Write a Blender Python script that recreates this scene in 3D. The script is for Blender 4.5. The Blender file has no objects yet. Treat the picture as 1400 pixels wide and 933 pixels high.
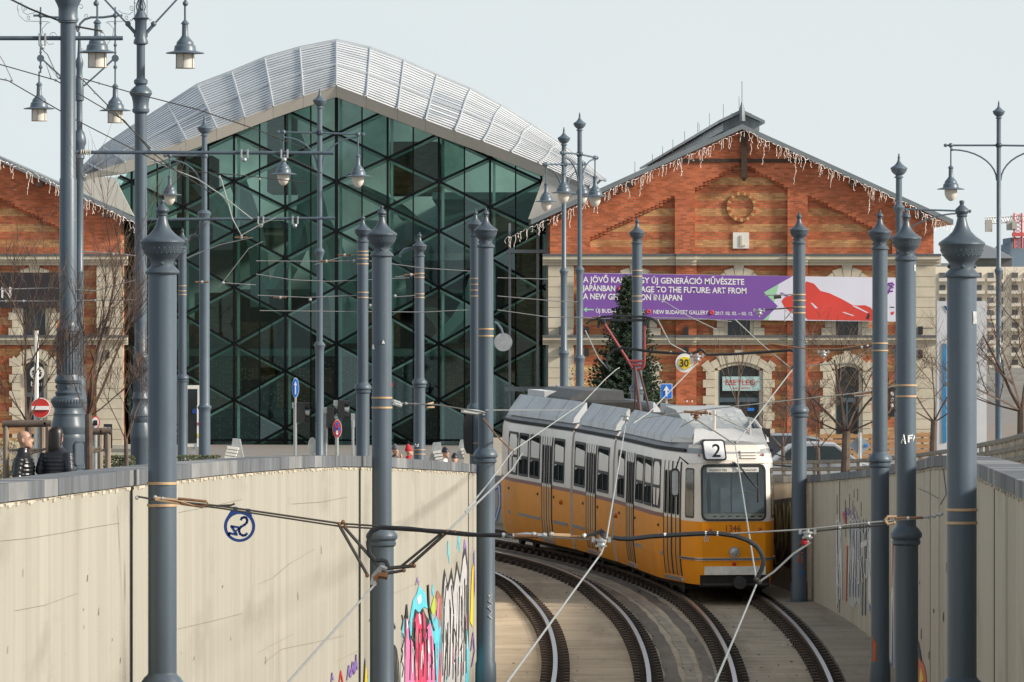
import bpy, math, random
from mathutils import Vector
R_ = math.radians
rnd = random.Random(7)
sc = bpy.context.scene
COL = sc.collection

# ---------------------------------------------------------------- camera, sky, sun, exposure
F = 9333.0            # focal length in photo pixels (240 mm on a 36 mm sensor, photo 1400 wide)
CZ = 6.0              # eye height
cam_d = bpy.data.cameras.new("camera")
cam_d.sensor_width = 36.0
cam_d.lens = F / 1400 * 36.0
cam_d.clip_start = 1.0
cam_d.clip_end = 9000.0
cam_d.shift_y = -(466.5 - 440.0) / 1400.0
cam = bpy.data.objects.new("camera", cam_d)
COL.objects.link(cam)
cam.location = (0, 0, CZ)
cam.rotation_euler = (R_(90), 0, 0)
sc.camera = cam

SUN_EL, SUN_AZ = 27.0, 106.0          # azimuth clockwise from +Y (view direction): right and a little behind
wd = bpy.data.worlds.new("World")
sc.world = wd
wd.use_nodes = True
nt = wd.node_tree
for n in list(nt.nodes):
    nt.nodes.remove(n)
sky = nt.nodes.new("ShaderNodeTexSky")
sky.sky_type = 'NISHITA'
sky.sun_disc = False
sky.sun_elevation = R_(SUN_EL)
sky.sun_rotation = R_(SUN_AZ)
sky.air_density = 1.0
sky.dust_density = 4.0
sky.ozone_density = 1.0
veil = nt.nodes.new("ShaderNodeMix")          # thin high cloud: the clear sky is veiled by a pale even layer
veil.data_type = 'RGBA'
veil.inputs[0].default_value = 0.86
cn = nt.nodes.new("ShaderNodeTexNoise"); cn.inputs['Scale'].default_value = 14.0; cn.inputs['Detail'].default_value = 4
cmx = nt.nodes.new("ShaderNodeMix"); cmx.data_type = 'RGBA'
cmx.inputs[6].default_value = (6.45, 7.15, 7.38, 1); cmx.inputs[7].default_value = (7.15, 7.65, 7.78, 1)
nt.links.new(cn.outputs['Fac'], cmx.inputs[0]); nt.links.new(cmx.outputs[2], veil.inputs[7])
bg = nt.nodes.new("ShaderNodeBackground")
bg.inputs[1].default_value = 0.105
wo = nt.nodes.new("ShaderNodeOutputWorld")
tco = nt.nodes.new("ShaderNodeTexCoord")
sxy = nt.nodes.new("ShaderNodeSeparateXYZ")
mrg = nt.nodes.new("ShaderNodeMapRange")       # the haze is thickest at the horizon and thins towards the zenith
mrg.inputs[1].default_value = 0.02; mrg.inputs[2].default_value = 0.75; mrg.inputs[3].default_value = 0.90; mrg.inputs[4].default_value = 0.25
nt.links.new(tco.outputs['Generated'], sxy.inputs[0]); nt.links.new(sxy.outputs[2], mrg.inputs[0]); nt.links.new(mrg.outputs[0], veil.inputs[0])
nt.links.new(sky.outputs[0], veil.inputs[6])
nt.links.new(veil.outputs[2], bg.inputs[0])
nt.links.new(bg.outputs[0], wo.inputs[0])

sun_d = bpy.data.lights.new("sun", 'SUN')
sun_d.energy = 5.0
sun_d.angle = R_(8.0)
sun_d.color = (1.0, 0.92, 0.81)
sun = bpy.data.objects.new("sun", sun_d)
COL.objects.link(sun)
to_sun = Vector((math.sin(R_(SUN_AZ)) * math.cos(R_(SUN_EL)), math.cos(R_(SUN_AZ)) * math.cos(R_(SUN_EL)), math.sin(R_(SUN_EL))))
sun.rotation_euler = to_sun.to_track_quat('Z', 'Y').to_euler()

sc.view_settings.view_transform = 'Standard'
sc.view_settings.look = 'None'
sc.view_settings.exposure = 0.22
sc.view_settings.gamma = 1.0
sc.view_settings.use_curve_mapping = False
sc.cycles.max_bounces = 8
sc.cycles.transparent_max_bounces = 12

# ---------------------------------------------------------------- helpers
def W(px, py, s):
    """photo pixel + local scale (pixels per metre) -> world point"""
    return Vector(((px - 700.0) / s, F / s, CZ + (440.0 - py) / s))

def zpx(py, s):
    return CZ + (440.0 - py) / s

ORG = {}

def tag(o, label=None, cat=None, group=None, kind=None):
    if label: o['label'] = label
    if cat: o['category'] = cat
    if group: o['group'] = group
    if kind: o['kind'] = kind
    return o

def thing(name, label, cat, loc, group=None):
    o = bpy.data.objects.new(name, None)
    o.empty_display_size = 0.3
    COL.objects.link(o)
    o.location = loc
    ORG[o] = Vector(loc)
    return tag(o, label, cat, group)

class MB:
    def __init__(self):
        self.v = []; self.f = []; self.m = []; self.s = []
    def face(self, pts, m=0, smooth=False):
        b = len(self.v)
        self.v += [Vector(p) for p in pts]
        self.f.append(tuple(range(b, b + len(pts)))); self.m.append(m); self.s.append(smooth)
        return self
    def grid(self, rows, m=0, smooth=True, closed=False):
        b = len(self.v); n = len(rows[0])
        for r in rows:
            self.v += [Vector(p) for p in r]
        for i in range(len(rows) - 1):
            for j in range(n if closed else n - 1):
                k = (j + 1) % n
                self.f.append((b + i*n + j, b + i*n + k, b + (i+1)*n + k, b + (i+1)*n + j))
                self.m.append(m(i, j) if callable(m) else m); self.s.append(smooth)
        return self
    def hexa(self, p, m=0):
        b = len(self.v); self.v += [Vector(q) for q in p]
        for q in ((0,3,2,1), (4,5,6,7), (0,1,5,4), (1,2,6,5), (2,3,7,6), (3,0,4,7)):
            self.f.append(tuple(b + i for i in q)); self.m.append(m); self.s.append(False)
        return self
    def box(self, c, d, rz=0.0, m=0):
        x, y, z = d[0]/2, d[1]/2, d[2]/2
        cs, sn = math.cos(rz), math.sin(rz)
        P = []
        for zz in (-z, z):
            for xx, yy in ((-x,-y), (x,-y), (x,y), (-x,y)):
                P.append((c[0] + xx*cs - yy*sn, c[1] + xx*sn + yy*cs, c[2] + zz))
        return self.hexa(P, m)
    def prism(self, pts, vec, m=0, side_m=None):
        vec = Vector(vec); n = len(pts); b = len(self.v)
        self.v += [Vector(p) for p in pts] + [Vector(p) + vec for p in pts]
        self.f.append(tuple(range(b, b+n))); self.m.append(m); self.s.append(False)
        self.f.append(tuple(range(b+2*n-1, b+n-1, -1))); self.m.append(m); self.s.append(False)
        for i in range(n):
            j = (i+1) % n
            self.f.append((b+i, b+n+i, b+n+j, b+j)); self.m.append(m if side_m is None else side_m); self.s.append(False)
        return self
    def tube(self, pts, r, n=8, m=0, cap=True):
        pts = [Vector(p) for p in pts]
        rs = r if isinstance(r, (list, tuple)) else [r]*len(pts)
        b = len(self.v); up = None
        for i, p in enumerate(pts):
            d = (pts[min(i+1, len(pts)-1)] - pts[max(i-1, 0)])
            if d.length < 1e-9: d = Vector((0,0,1))
            d.normalize()
            if up is None:
                up = Vector((0,0,1)) if abs(d.z) < .9 else Vector((1,0,0))
            e1 = (up - d*up.dot(d))
            if e1.length < 1e-6: e1 = d.orthogonal()
            e1.normalize(); up = e1; e2 = d.cross(e1)
            for k in range(n):
                a = 2*math.pi*k/n
                self.v.append(p + (e1*math.cos(a) + e2*math.sin(a))*rs[i])
        for i in range(len(pts)-1):
            for k in range(n):
                k2 = (k+1) % n
                self.f.append((b+i*n+k, b+i*n+k2, b+(i+1)*n+k2, b+(i+1)*n+k)); self.m.append(m); self.s.append(True)
        if cap:
            self.f.append(tuple(b+k for k in reversed(range(n)))); self.m.append(m); self.s.append(False)
            e = b + (len(pts)-1)*n
            self.f.append(tuple(e+k for k in range(n))); self.m.append(m); self.s.append(False)
        return self
    def lathe(self, c, prof, n=20, m=0, flute=0.0, cap=True):
        """prof: list of (radius, z), c: (x, y)"""
        b = len(self.v)
        for r, z in prof:
            for k in range(n):
                a = 2*math.pi*k/n
                q = r*(1 - flute*(k % 2))
                self.v.append(Vector((c[0] + q*math.cos(a), c[1] + q*math.sin(a), z)))
        for i in range(len(prof)-1):
            for k in range(n):
                k2 = (k+1) % n
                self.f.append((b+i*n+k, b+(i+1)*n+k, b+(i+1)*n+k2, b+i*n+k2)); self.m.append(m); self.s.append(flute == 0)
        if cap:
            self.f.append(tuple(b+k for k in range(n))); self.m.append(m); self.s.append(False)
            e = b + (len(prof)-1)*n
            self.f.append(tuple(e+k for k in reversed(range(n)))); self.m.append(m); self.s.append(False)
        return self
    def ball(self, c, r, n=8, m=0, sq=(1,1,1)):
        k = max(4, n//2+1)
        rows = []
        for i in range(k+1):
            t = math.pi*i/k
            rows.append([(c[0] + r*sq[0]*math.sin(t)*math.cos(2*math.pi*j/n), c[1] + r*sq[1]*math.sin(t)*math.sin(2*math.pi*j/n), c[2] + r*sq[2]*math.cos(t)) for j in range(n)])
        return self.grid(rows, m, True, True)
    def disc(self, c, r, nrm, t=.01, n=24, m=0, m2=None):
        c = Vector(c); nrm = Vector(nrm).normalized(); e1 = nrm.orthogonal().normalized(); e2 = nrm.cross(e1)
        pts = [c + (e1*math.cos(2*math.pi*k/n) + e2*math.sin(2*math.pi*k/n))*r for k in range(n)]
        return self.prism(pts, nrm*t, m)
    def build(self, name, mats, parent=None, org=None, sharp=38, **tg):
        me = bpy.data.meshes.new(name)
        if parent is not None: org = ORG[parent]
        elif org is None: org = Vector((0,0,0))
        org = Vector(org)
        me.from_pydata([tuple(p - org) for p in self.v], [], self.f)
        for mt in (mats if isinstance(mats, (list, tuple)) else [mats]):
            me.materials.append(mt)
        me.polygons.foreach_set("material_index", self.m)
        me.polygons.foreach_set("use_smooth", self.s)
        me.update()
        if any(self.s):
            try: me.set_sharp_from_angle(angle=R_(sharp))
            except Exception: pass
        o = bpy.data.objects.new(name, me)
        COL.objects.link(o)
        if parent is not None: o.parent = parent
        else: o.location = org
        ORG[o] = org
        return tag(o, **tg)

def copy_part(o, parent):
    c = o.copy(); COL.objects.link(c); c.parent = parent; ORG[c] = ORG[parent]
    return c

def text_mesh(body, size, pos, mat, parent, name, align='LEFT', xdir=(1,0,0), zdir=(0,0,1), width=None, bold=0.0, ext=0.0):
    cu = bpy.data.curves.new("lettering_curve", 'FONT')
    cu.body = body; cu.size = 1.0; cu.align_x = 'LEFT'; cu.offset = bold; cu.extrude = ext; cu.resolution_u = 3
    to = bpy.data.objects.new("lettering_curve", cu); COL.objects.link(to)
    dg = bpy.context.evaluated_depsgraph_get()
    me = bpy.data.meshes.new_from_object(to.evaluated_get(dg))
    bpy.data.objects.remove(to); bpy.data.curves.remove(cu)
    xs = [v.co.x for v in me.vertices] or [0]
    x0, x1 = min(xs), max(xs)
    kx = size if width is None else width / max(1e-6, x1 - x0)
    X, Z, P = Vector(xdir), Vector(zdir), Vector(pos); N = X.cross(Z)
    off = {'LEFT': -x0*kx, 'CENTER': -(x0+x1)/2*kx}[align]
    org = ORG[parent] if parent is not None else P
    for v in me.vertices:
        c = v.co.copy()
        v.co = P + X*(c.x*kx + off) + Z*(c.y*size) + N*(c.z*size) - org
    me.materials.clear(); me.materials.append(mat)
    o = bpy.data.objects.new(name, me); COL.objects.link(o)
    if parent is not None: o.parent = parent
    else: o.location = org
    ORG[o] = org
    return o

# ---------------------------------------------------------------- materials
def newmat(name):
    m = bpy.data.materials.new(name); m.use_nodes = True
    n = m.node_tree; bs = n.nodes["Principled BSDF"]
    return m, n, bs

def nd(n, t, **kw):
    x = n.nodes.new(t)
    for k, v in kw.items(): setattr(x, k, v)
    return x

def mixc(n, fac, a, b, mode='MIX'):
    x = nd(n, "ShaderNodeMix", data_type='RGBA', blend_type=mode)
    for i, val in ((0, fac), (6, a), (7, b)):
        if hasattr(val, 'is_linked'): n.links.new(val, x.inputs[i])
        elif i == 0: x.inputs[0].default_value = val
        else: x.inputs[i].default_value = (*val, 1)
    return x.outputs[2]

def noise(n, scale, detail=4, vec=None, stretch=None, rough=.6):
    t = nd(n, "ShaderNodeTexNoise"); t.inputs['Scale'].default_value = scale; t.inputs['Detail'].default_value = detail
    t.inputs['Roughness'].default_value = rough
    co = nd(n, "ShaderNodeTexCoord").outputs['Object'] if vec is None else vec
    if stretch:
        mp = nd(n, "ShaderNodeMapping"); mp.inputs['Scale'].default_value = stretch
        n.links.new(co, mp.inputs[0]); co = mp.outputs[0]
    n.links.new(co, t.inputs['Vector'])
    return t.outputs['Fac']

def ramp(n, fac, lo, hi):
    r = nd(n, "ShaderNodeMapRange"); r.inputs[1].default_value = lo; r.inputs[2].default_value = hi
    n.links.new(fac, r.inputs[0])
    return r.outputs[0]

def M(name, col, rough=.6, metal=0.0, var=.18, scale=6.0, bump=0.0, stretch=None, dirt=None, spec=.5, dscale=2.0, dlo=.5, dhi=.75, coat=0):
    m, n, b = newmat(name)
    f = ramp(n, noise(n, scale, 5, stretch=stretch), .3, .7)
    c = mixc(n, f, tuple(x*(1-var) for x in col), tuple(min(1, x*(1+var)) for x in col))
    if dirt:
        c = mixc(n, ramp(n, noise(n, dscale, 6, stretch=stretch), dlo, dhi), c, dirt)
    n.links.new(c, b.inputs['Base Color'])
    b.inputs['Roughness'].default_value = rough; b.inputs['Metallic'].default_value = metal
    b.inputs['Specular IOR Level'].default_value = spec
    if coat: b.inputs['Coat Weight'].default_value = coat; b.inputs['Coat Roughness'].default_value = .15
    if bump:
        bp = nd(n, "ShaderNodeBump"); bp.inputs['Strength'].default_value = bump; bp.inputs['Distance'].default_value = .02
        n.links.new(noise(n, scale*4, 4, stretch=stretch), bp.inputs['Height']); n.links.new(bp.outputs[0], b.inputs['Normal'])
    return m

def brick_mat(name, red, yel, band=True, z0=0.0, per=.722, duty=.47):
    m, n, b = newmat(name)
    co = nd(n, "ShaderNodeNewGeometry").outputs['Position']
    sx = nd(n, "ShaderNodeSeparateXYZ"); n.links.new(co, sx.inputs[0])
    ad = nd(n, "ShaderNodeMath", operation='ADD'); n.links.new(sx.outputs[0], ad.inputs[0]); n.links.new(sx.outputs[1], ad.inputs[1])
    cb = nd(n, "ShaderNodeCombineXYZ"); n.links.new(ad.outputs[0], cb.inputs[0]); n.links.new(sx.outputs[2], cb.inputs[1])
    def bt(c1, c2):
        t = nd(n, "ShaderNodeTexBrick"); n.links.new(cb.outputs[0], t.inputs[0])
        t.inputs['Scale'].default_value = 1; t.inputs['Brick Width'].default_value = .29; t.inputs['Row Height'].default_value = .09
        t.inputs['Mortar Size'].default_value = .007; t.inputs['Mortar'].default_value = (.30, .22, .16, 1); t.inputs['Bias'].default_value = -.1
        t.inputs['Color1'].default_value = (*c1, 1); t.inputs['Color2'].default_value = (*c2, 1)
        return t.outputs[0]
    c = bt(tuple(x*1.25 for x in red), tuple(x*.62 for x in red))
    if band:
        y = bt(tuple(min(1, x*1.3) for x in yel), tuple(x*.72 for x in yel))
        mo = nd(n, "ShaderNodeMath", operation='SUBTRACT'); n.links.new(sx.outputs[2], mo.inputs[0]); mo.inputs[1].default_value = z0
        dv = nd(n, "ShaderNodeMath", operation='DIVIDE'); n.links.new(mo.outputs[0], dv.inputs[0]); dv.inputs[1].default_value = per
        fr = nd(n, "ShaderNodeMath", operation='FRACT'); n.links.new(dv.outputs[0], fr.inputs[0])
        lt = nd(n, "ShaderNodeMath", operation='LESS_THAN'); n.links.new(fr.outputs[0], lt.inputs[0]); lt.inputs[1].default_value = duty
        c = mixc(n, lt.outputs[0], c, y)
    # stray pale / dark bricks and weather stains
    st = ramp(n, noise(n, .8, 6, vec=cb.outputs[0]), .45, .8)
    c = mixc(n, st, c, tuple(x*.55 for x in red))
    sp = ramp(n, noise(n, 5.0, 2, vec=cb.outputs[0], stretch=(.6, 2.2, 1)), .70, .74)
    c = mixc(n, sp, c, (.55, .42, .30))
    n.links.new(c, b.inputs['Base Color']); b.inputs['Roughness'].default_value = .9; b.inputs['Specular IOR Level'].default_value = .2
    return m

def G(name, col):
    return M(name, col, .7, 0, .22, 5, .1, dirt=tuple(x*.55 + y*.45 for x, y in zip(col, (.36, .34, .28))), dscale=3.5, dlo=.5, dhi=.72)

def glass_mat(name, tint, gloss=.25, rough=.03, gcol=(.9, .95, .95)):
    m, n, b = newmat(name)
    n.nodes.remove(b)
    tr = nd(n, "ShaderNodeBsdfTransparent"); tr.inputs[0].default_value = (*tint, 1)
    gl = nd(n, "ShaderNodeBsdfGlossy"); gl.inputs['Roughness'].default_value = rough; gl.inputs[0].default_value = (*gcol, 1)
    fr = nd(n, "ShaderNodeFresnel"); fr.inputs[0].default_value = 1.5
    ad = nd(n, "ShaderNodeMath", operation='ADD'); n.links.new(fr.outputs[0], ad.inputs[0]); ad.inputs[1].default_value = gloss - .04; ad.use_clamp = True
    mx = nd(n, "ShaderNodeMixShader"); n.links.new(ad.outputs[0], mx.inputs[0]); n.links.new(tr.outputs[0], mx.inputs[1]); n.links.new(gl.outputs[0], mx.inputs[2])
    n.links.new(mx.outputs[0], n.nodes["Material Output"].inputs[0])
    return m

def concrete_mat(name, c1, c2, streak=(2.2, 2.2, .12), stain=(.16, .13, .09)):
    m, n, b = newmat(name)
    a = noise(n, 1.0, 6, stretch=streak, rough=.7)
    c = mixc(n, ramp(n, a, .35, .7), c1, c2)
    f2 = noise(n, 1.0, 5, stretch=(11, 11, .25))
    c = mixc(n, ramp(n, f2, .52, .85), c, tuple(x*.78 for x in c1))
    f4 = noise(n, 1.0, 4, stretch=(.35, .35, 1.1))
    c = mixc(n, ramp(n, f4, .56, .8), c, tuple(x*.84 for x in c2))
    f3 = noise(n, .5, 7, stretch=(1.6, 1.6, .5))
    c = mixc(n, ramp(n, f3, .58, .9), c, stain)
    f5 = noise(n, 1.0, 3, stretch=(3.2, 3.2, .07))
    c = mixc(n, ramp(n, f5, .60, .72), c, tuple(x*.86 for x in c1))
    f6 = noise(n, 1.0, 2, stretch=(9, 9, 7))
    c = mixc(n, ramp(n, f6, .76, .79), c, tuple(x*.45 for x in c1))
    n.links.new(c, b.inputs['Base Color']); b.inputs['Roughness'].default_value = .9; b.inputs['Specular IOR Level'].default_value = .25
    bp = nd(n, "ShaderNodeBump"); bp.inputs['Strength'].default_value = .25; bp.inputs['Distance'].default_value = .015
    n.links.new(noise(n, 1, 6, stretch=(14, 14, 2)), bp.inputs['Height']); n.links.new(bp.outputs[0], b.inputs['Normal'])
    return m

def post_paint(name, col):
    m, n, b = newmat(name)
    c = mixc(n, ramp(n, noise(n, 1.0, 5, stretch=(5, 5, .35)), .35, .75), tuple(x*.82 for x in col), tuple(x*1.16 for x in col))
    c = mixc(n, ramp(n, noise(n, .9, 5, stretch=(1, 1, .7)), .55, .8), c, tuple(x*.72 for x in col))
    c = mixc(n, ramp(n, noise(n, 9.0, 3), .755, .77), c, (.34, .33, .30))
    c = mixc(n, ramp(n, noise(n, 3.2, 6, stretch=(1, 1, .45)), .73, .78), c, (.16, .075, .035))
    n.links.new(c, b.inputs['Base Color'])
    rr = nd(n, "ShaderNodeMapRange"); rr.inputs[3].default_value = .28; rr.inputs[4].default_value = .55
    n.links.new(noise(n, 2.0, 5, stretch=(2, 2, .5)), rr.inputs[0]); n.links.new(rr.outputs[0], b.inputs['Roughness'])
    bp = nd(n, "ShaderNodeBump"); bp.inputs['Strength'].default_value = .12; bp.inputs['Distance'].default_value = .01
    n.links.new(noise(n, 22, 3), bp.inputs['Height']); n.links.new(bp.outputs[0], b.inputs['Normal'])
    return m

def floor_mat(name, base):
    m, n, b = newmat(name)
    k = lambda f: tuple(x*f for x in base)
    c = mixc(n, ramp(n, noise(n, .5, 6), .3, .7), k(.80), k(1.12))
    c = mixc(n, ramp(n, noise(n, 1.0, 5, stretch=(.5, 3.2, 1)), .50, .78), c, k(.62))       # cross-wise scuffs
    c = mixc(n, ramp(n, noise(n, 1.0, 5, stretch=(1.4, .12, 1)), .52, .80), c, (base[0]*.60, base[1]*.56, base[2]*.50))   # brake dust along the rails
    c = mixc(n, ramp(n, noise(n, .9, 7), .60, .74), c, k(.50))
    c = mixc(n, ramp(n, noise(n, 7.0, 4), .66, .72), c, k(.55))
    c = mixc(n, ramp(n, noise(n, 5.0, 3), .72, .76), c, k(1.35))
    n.links.new(c, b.inputs['Base Color']); b.inputs['Roughness'].default_value = .95; b.inputs['Specular IOR Level'].default_value = .2
    bp = nd(n, "ShaderNodeBump"); bp.inputs['Strength'].default_value = .35; bp.inputs['Distance'].default_value = .02
    n.links.new(noise(n, 9, 6), bp.inputs['Height']); n.links.new(bp.outputs[0], b.inputs['Normal'])
    return m

MT = dict(
    pole=post_paint("grey_blue_pole_paint", (.078, .108, .138)),
    poled=post_paint("grey_blue_cast_iron_paint", (.066, .088, .11)),
    lampgrey=M("lamp_post_paint", (.085, .118, .15), .40, 0, .1, 3),
    band=M("tan_strap", (.50, .34, .20), .5, .2, .15, 8),
    steel=M("galvanised_steel", (.42, .44, .44), .4, .6, .15, 9),
    rust=M("rusty_fitting", (.20, .10, .05), .8, .1, .3, 20),
    wire=M("dark_wire", (.055, .05, .045), .5, .2, .2, 10),
    wiregrey=M("grey_wire", (.28, .28, .27), .5, .3, .2, 10),
    wirepale=M("pale_wire", (.36, .375, .36), .45, .3, .1, 10),
    cable=M("black_rubber_cable", (.02, .022, .025), .45, 0, .2, 10),
    porcelain=M("insulator", (.45, .42, .36), .35, 0, .1, 10),
    concl=concrete_mat("board_marked_concrete", (.375, .36, .31), (.30, .285, .24), stain=(.205, .18, .135)),
    concr=concrete_mat("weathered_concrete", (.52, .47, .38), (.41, .37, .30), stain=(.20, .17, .12)),
    coping=M("slate_coping", (.115, .127, .14), .7, 0, .35, 1.6, .1, stretch=(2, 2, .5), dirt=(.06, .066, .075), dscale=2),
    joint=M("dark_joint", (.09, .085, .075), .9),
    floor=floor_mat("trench_concrete", (.50, .405, .295)),
    streak=M("oily_track_strip", (.17, .135, .10), .9, 0, .3, 1.2, .1, stretch=(1, .2, 1), dirt=(.27, .225, .175), dscale=1.6, dlo=.52, dhi=.7),
    kerb=floor_mat("trench_walkway", (.36, .305, .235)),
    railtop=M("polished_rail", (.42, .40, .42), .28, .8, .08, 3),
    railside=M("rusty_rail", (.105, .062, .035), .85, 0, .3, 6),
    clip=M("greasy_rail_clip", (.055, .036, .024), .85, 0, .4, 8),
    asphalt=M("asphalt", (.10, .10, .10), .95, 0, .2, .8, .1),
    paving=M("grey_paving", (.19, .178, .16), .9, 0, .15, .7),
    cream=M("cream_stone", (.54, .485, .375), .85, 0, .12, 1.3, .1, dirt=(.46, .40, .30), dscale=.8),
    flash=M("dark_flashing", (.09, .10, .11), .6, 0, .15),
    roofgrey=M("grey_roof_metal", (.20, .225, .24), .45, .3, .12, 1.0),
    timber=M("weathered_timber", (.06, .038, .028), .85, 0, .3, 3, .2, stretch=(6, 6, .6)),
    silver=M("brushed_aluminium", (.78, .795, .805), .42, .45, .07, .5, dirt=(.64, .67, .69), dscale=.35, dlo=.5, dhi=.6),
    silverpan=M("plain_metal_panel", (.50, .54, .57), .45, .5, .08, .6),
    fascia=M("beige_fascia", (.50, .48, .43), .7, 0, .06, .5),
    mullion=M("black_mullion", (.008, .010, .011), .6, 0, .2, spec=.08),
    grnsteel=M("pale_green_steel", (.86, .95, .88), .5, 0, .06, 1),
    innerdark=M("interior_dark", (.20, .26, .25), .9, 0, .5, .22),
    innerfloor=M("interior_slab", (.30, .33, .31), .8, 0, .2, .5),
    pstep=M("pale_step_stone", (.42, .39, .33), .85, 0, .15, 1), innerwhite=M("interior_white_panel", (.62, .68, .68), .7, 0, .1, .3),
    tree=M("bark", (.10, .075, .06), .9, 0, .3, 8),
    twig=M("twigs", (.095, .06, .045), .9, 0, .3, 8),
    pine=M("pine_needles", (.030, .055, .028), .85, 0, .55, 3),
    hedge=M("hedge_leaves", (.05, .06, .025), .8, 0, .6, 3),
    drygrass=M("dry_plants", (.30, .23, .11), .9, 0, .4, 3),
    wood=M("orange_wood", (.40, .22, .10), .7, 0, .25, 2, stretch=(1, 1, 6)),
    stake=M("grey_wood_stake", (.24, .19, .145), .85, 0, .25, 4, .1, stretch=(6, 6, .8)),
    white=M("white_paint", (.78, .78, .77), .5, 0, .05, 2),
    offwhite=M("off_white", (.70, .68, .63), .6, 0, .08, 2),
    black=M("black_paint", (.016, .017, .019), .45, 0, .2, 4),
    rubber=M("black_rubber", (.022, .022, .024), .6, 0, .2, 4),
    red=M("red_paint", (.55, .03, .025), .45, 0, .1, 3),
    blue=M("blue_paint", (.015, .16, .60), .45, 0, .1, 3),
    dkblue=M("dark_blue_paint", (.01, .045, .21), .45, 0, .1, 3),
    yellow=M("yellow_paint", (.85, .62, .02), .45, 0, .05, 3),
    orange=M("tram_yellow", (.90, .315, .004), .5, 0, .05, .9, dirt=(.74, .265, .012), dscale=.8, spec=.25, coat=.06),
    orangef=M("tram_front_yellow", (.64, .275, .014), .3, 0, .03, .9, coat=.4),
    maroon=M("maroon_stripe", (.20, .045, .04), .4, 0, .1),
    tcream=M("tram_cream", (.80, .73, .65), .36, 0, .05, .9, dirt=(.70, .62, .54), dscale=1, coat=.3),
    troof=M("tram_roof_grey", (.30, .31, .32), .6, 0, .12, 2),
    tshroud=M("tram_roof_panel", (.56, .58, .59), .5, 0, .08, 1.2, dirt=(.40, .41, .41), dscale=1.6, dlo=.5, dhi=.8),
    tvent=M("tram_louvre_grey", (.34, .365, .37), .55, 0, .08, 2),
    tdark=M("under_frame_black", (.018, .016, .014), .8, 0, .3, 4),
    alum=M("aluminium_trim", (.55, .56, .57), .35, .7, .1, 4),
    chrome=M("chrome_ring", (.6, .6, .6), .2, 1, .05),
    lens=M("headlamp_lens", (.45, .47, .47), .15, .3, .3, 30),
    lensred=M("red_lens", (.6, .02, .015), .2, 0, .05),
    lensorg=M("orange_lens", (.55, .13, .02), .25, 0, .05),
    tglass=glass_mat("tram_glass", (.74, .78, .80), .07, .02),
    sglass=glass_mat("tram_side_glass", (.30, .33, .31), .22, .03),
    wglass=glass_mat("whale_glass", (.50, .71, .65), .05, .01, (.56, .78, .75)),
    dglass=M("dark_window_glass", (.018, .026, .026), .08, 0, .4, 1, spec=.6),
    lampglass=M("frosted_lamp_glass", (.62, .58, .52), .35, 0, .06, 8),
    panto=M("red_pantograph_tube", (.24, .04, .045), .45, 0, .2, 6),
    lights=M("icicle_light_cable", (.78, .70, .64), .7, 0, .15, 4),
    purple=M("purple_banner", (.185, .075, .34), .7, 0, .07, .35),
    bwhite=M("banner_white", (.66, .66, .76), .7, 0, .05, .35),
    bred=M("banner_red", (.62, .055, .04), .7, 0, .10, .4),
    bgreen=M("banner_green", (.30, .58, .36), .7, 0, .05, .5),
    skin=M("skin", (.46, .27, .19), .5, 0, .1, 8),
    jacket=M("black_puffer", (.012, .013, .016), .3, 0, .3, 6, spec=.6),
    jacket2=M("dark_navy_jacket", (.016, .018, .026), .4, 0, .3, 6),
    hair=M("black_hair", (.012, .009, .008), .4, 0, .3, 12),
    jeans=M("dark_trousers", (.025, .028, .035), .8, 0, .2, 6),
    redcloth=M("red_cloth", (.45, .02, .025), .85, 0, .15, 8),
    bluecloth=M("blue_cloth", (.02, .12, .45), .8, 0, .15, 8),
    greycloth=M("grey_cloth", (.10, .105, .12), .85, 0, .2, 8),
    carblack=M("dark_car_paint", (.015, .018, .025), .2, 0, .1, 2, coat=.6),
    carsilver=M("silver_car_paint", (.34, .35, .36), .25, .3, .05, 2, coat=.5),
    vanwhite=M("white_van_paint", (.70, .70, .68), .3, 0, .05, 2, coat=.3),
    lime=G("graffiti_olive", (.30, .32, .10)), gblack=G("graffiti_black", (.018, .02, .022)),
    gpink=G("graffiti_pink", (.72, .16, .36)), ghot=G("graffiti_crimson", (.58, .03, .11)),
    gteal=G("graffiti_cyan", (.08, .50, .62)), gsilver=G("graffiti_silver", (.46, .46, .47)),
    ggreen=G("graffiti_lime", (.36, .48, .05)), gbrown=G("graffiti_brown", (.28, .12, .08)),
    gwhite=G("graffiti_white", (.68, .68, .68)), gviolet=G("graffiti_violet", (.20, .12, .38)),
    gblue=G("graffiti_blue", (.03, .14, .42)), gorange=G("graffiti_orange", (.62, .12, .02)),
    gnavy=G("graffiti_navy", (.05, .10, .17)),
    farcream=M("far_block_render", (.78, .70, .57), .9, 0, .06, .05),
    farbalc=M("far_balcony", (.66, .60, .52), .9, 0, .1, .1),
    fardark=M("far_window", (.10, .105, .11), .5, 0, .4, .1),
    farroof=M("far_roof", (.16, .18, .205), .8, 0, .1, .05),
    farblue=M("far_blue_block", (.18, .25, .32), .8, 0, .1, .05),
    craned=M("crane_red", (.60, .10, .10), .6), cranew=M("crane_white", (.7, .7, .7), .6),
    water=M("river_water", (.07, .085, .08), .15, 0, .2, .05),
)
ZB0 = zpx(253, 29.5)
MT['brickred'] = brick_mat("red_brick", (.50, .135, .058), (0, 0, 0), False)
MT['brickband'] = brick_mat("banded_red_and_yellow_brick", (.48, .140, .060), (.52, .275, .115), True, ZB0)
MT['brickin'] = brick_mat("inner_brick", (.36, .15, .07), (0, 0, 0), False)
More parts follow.
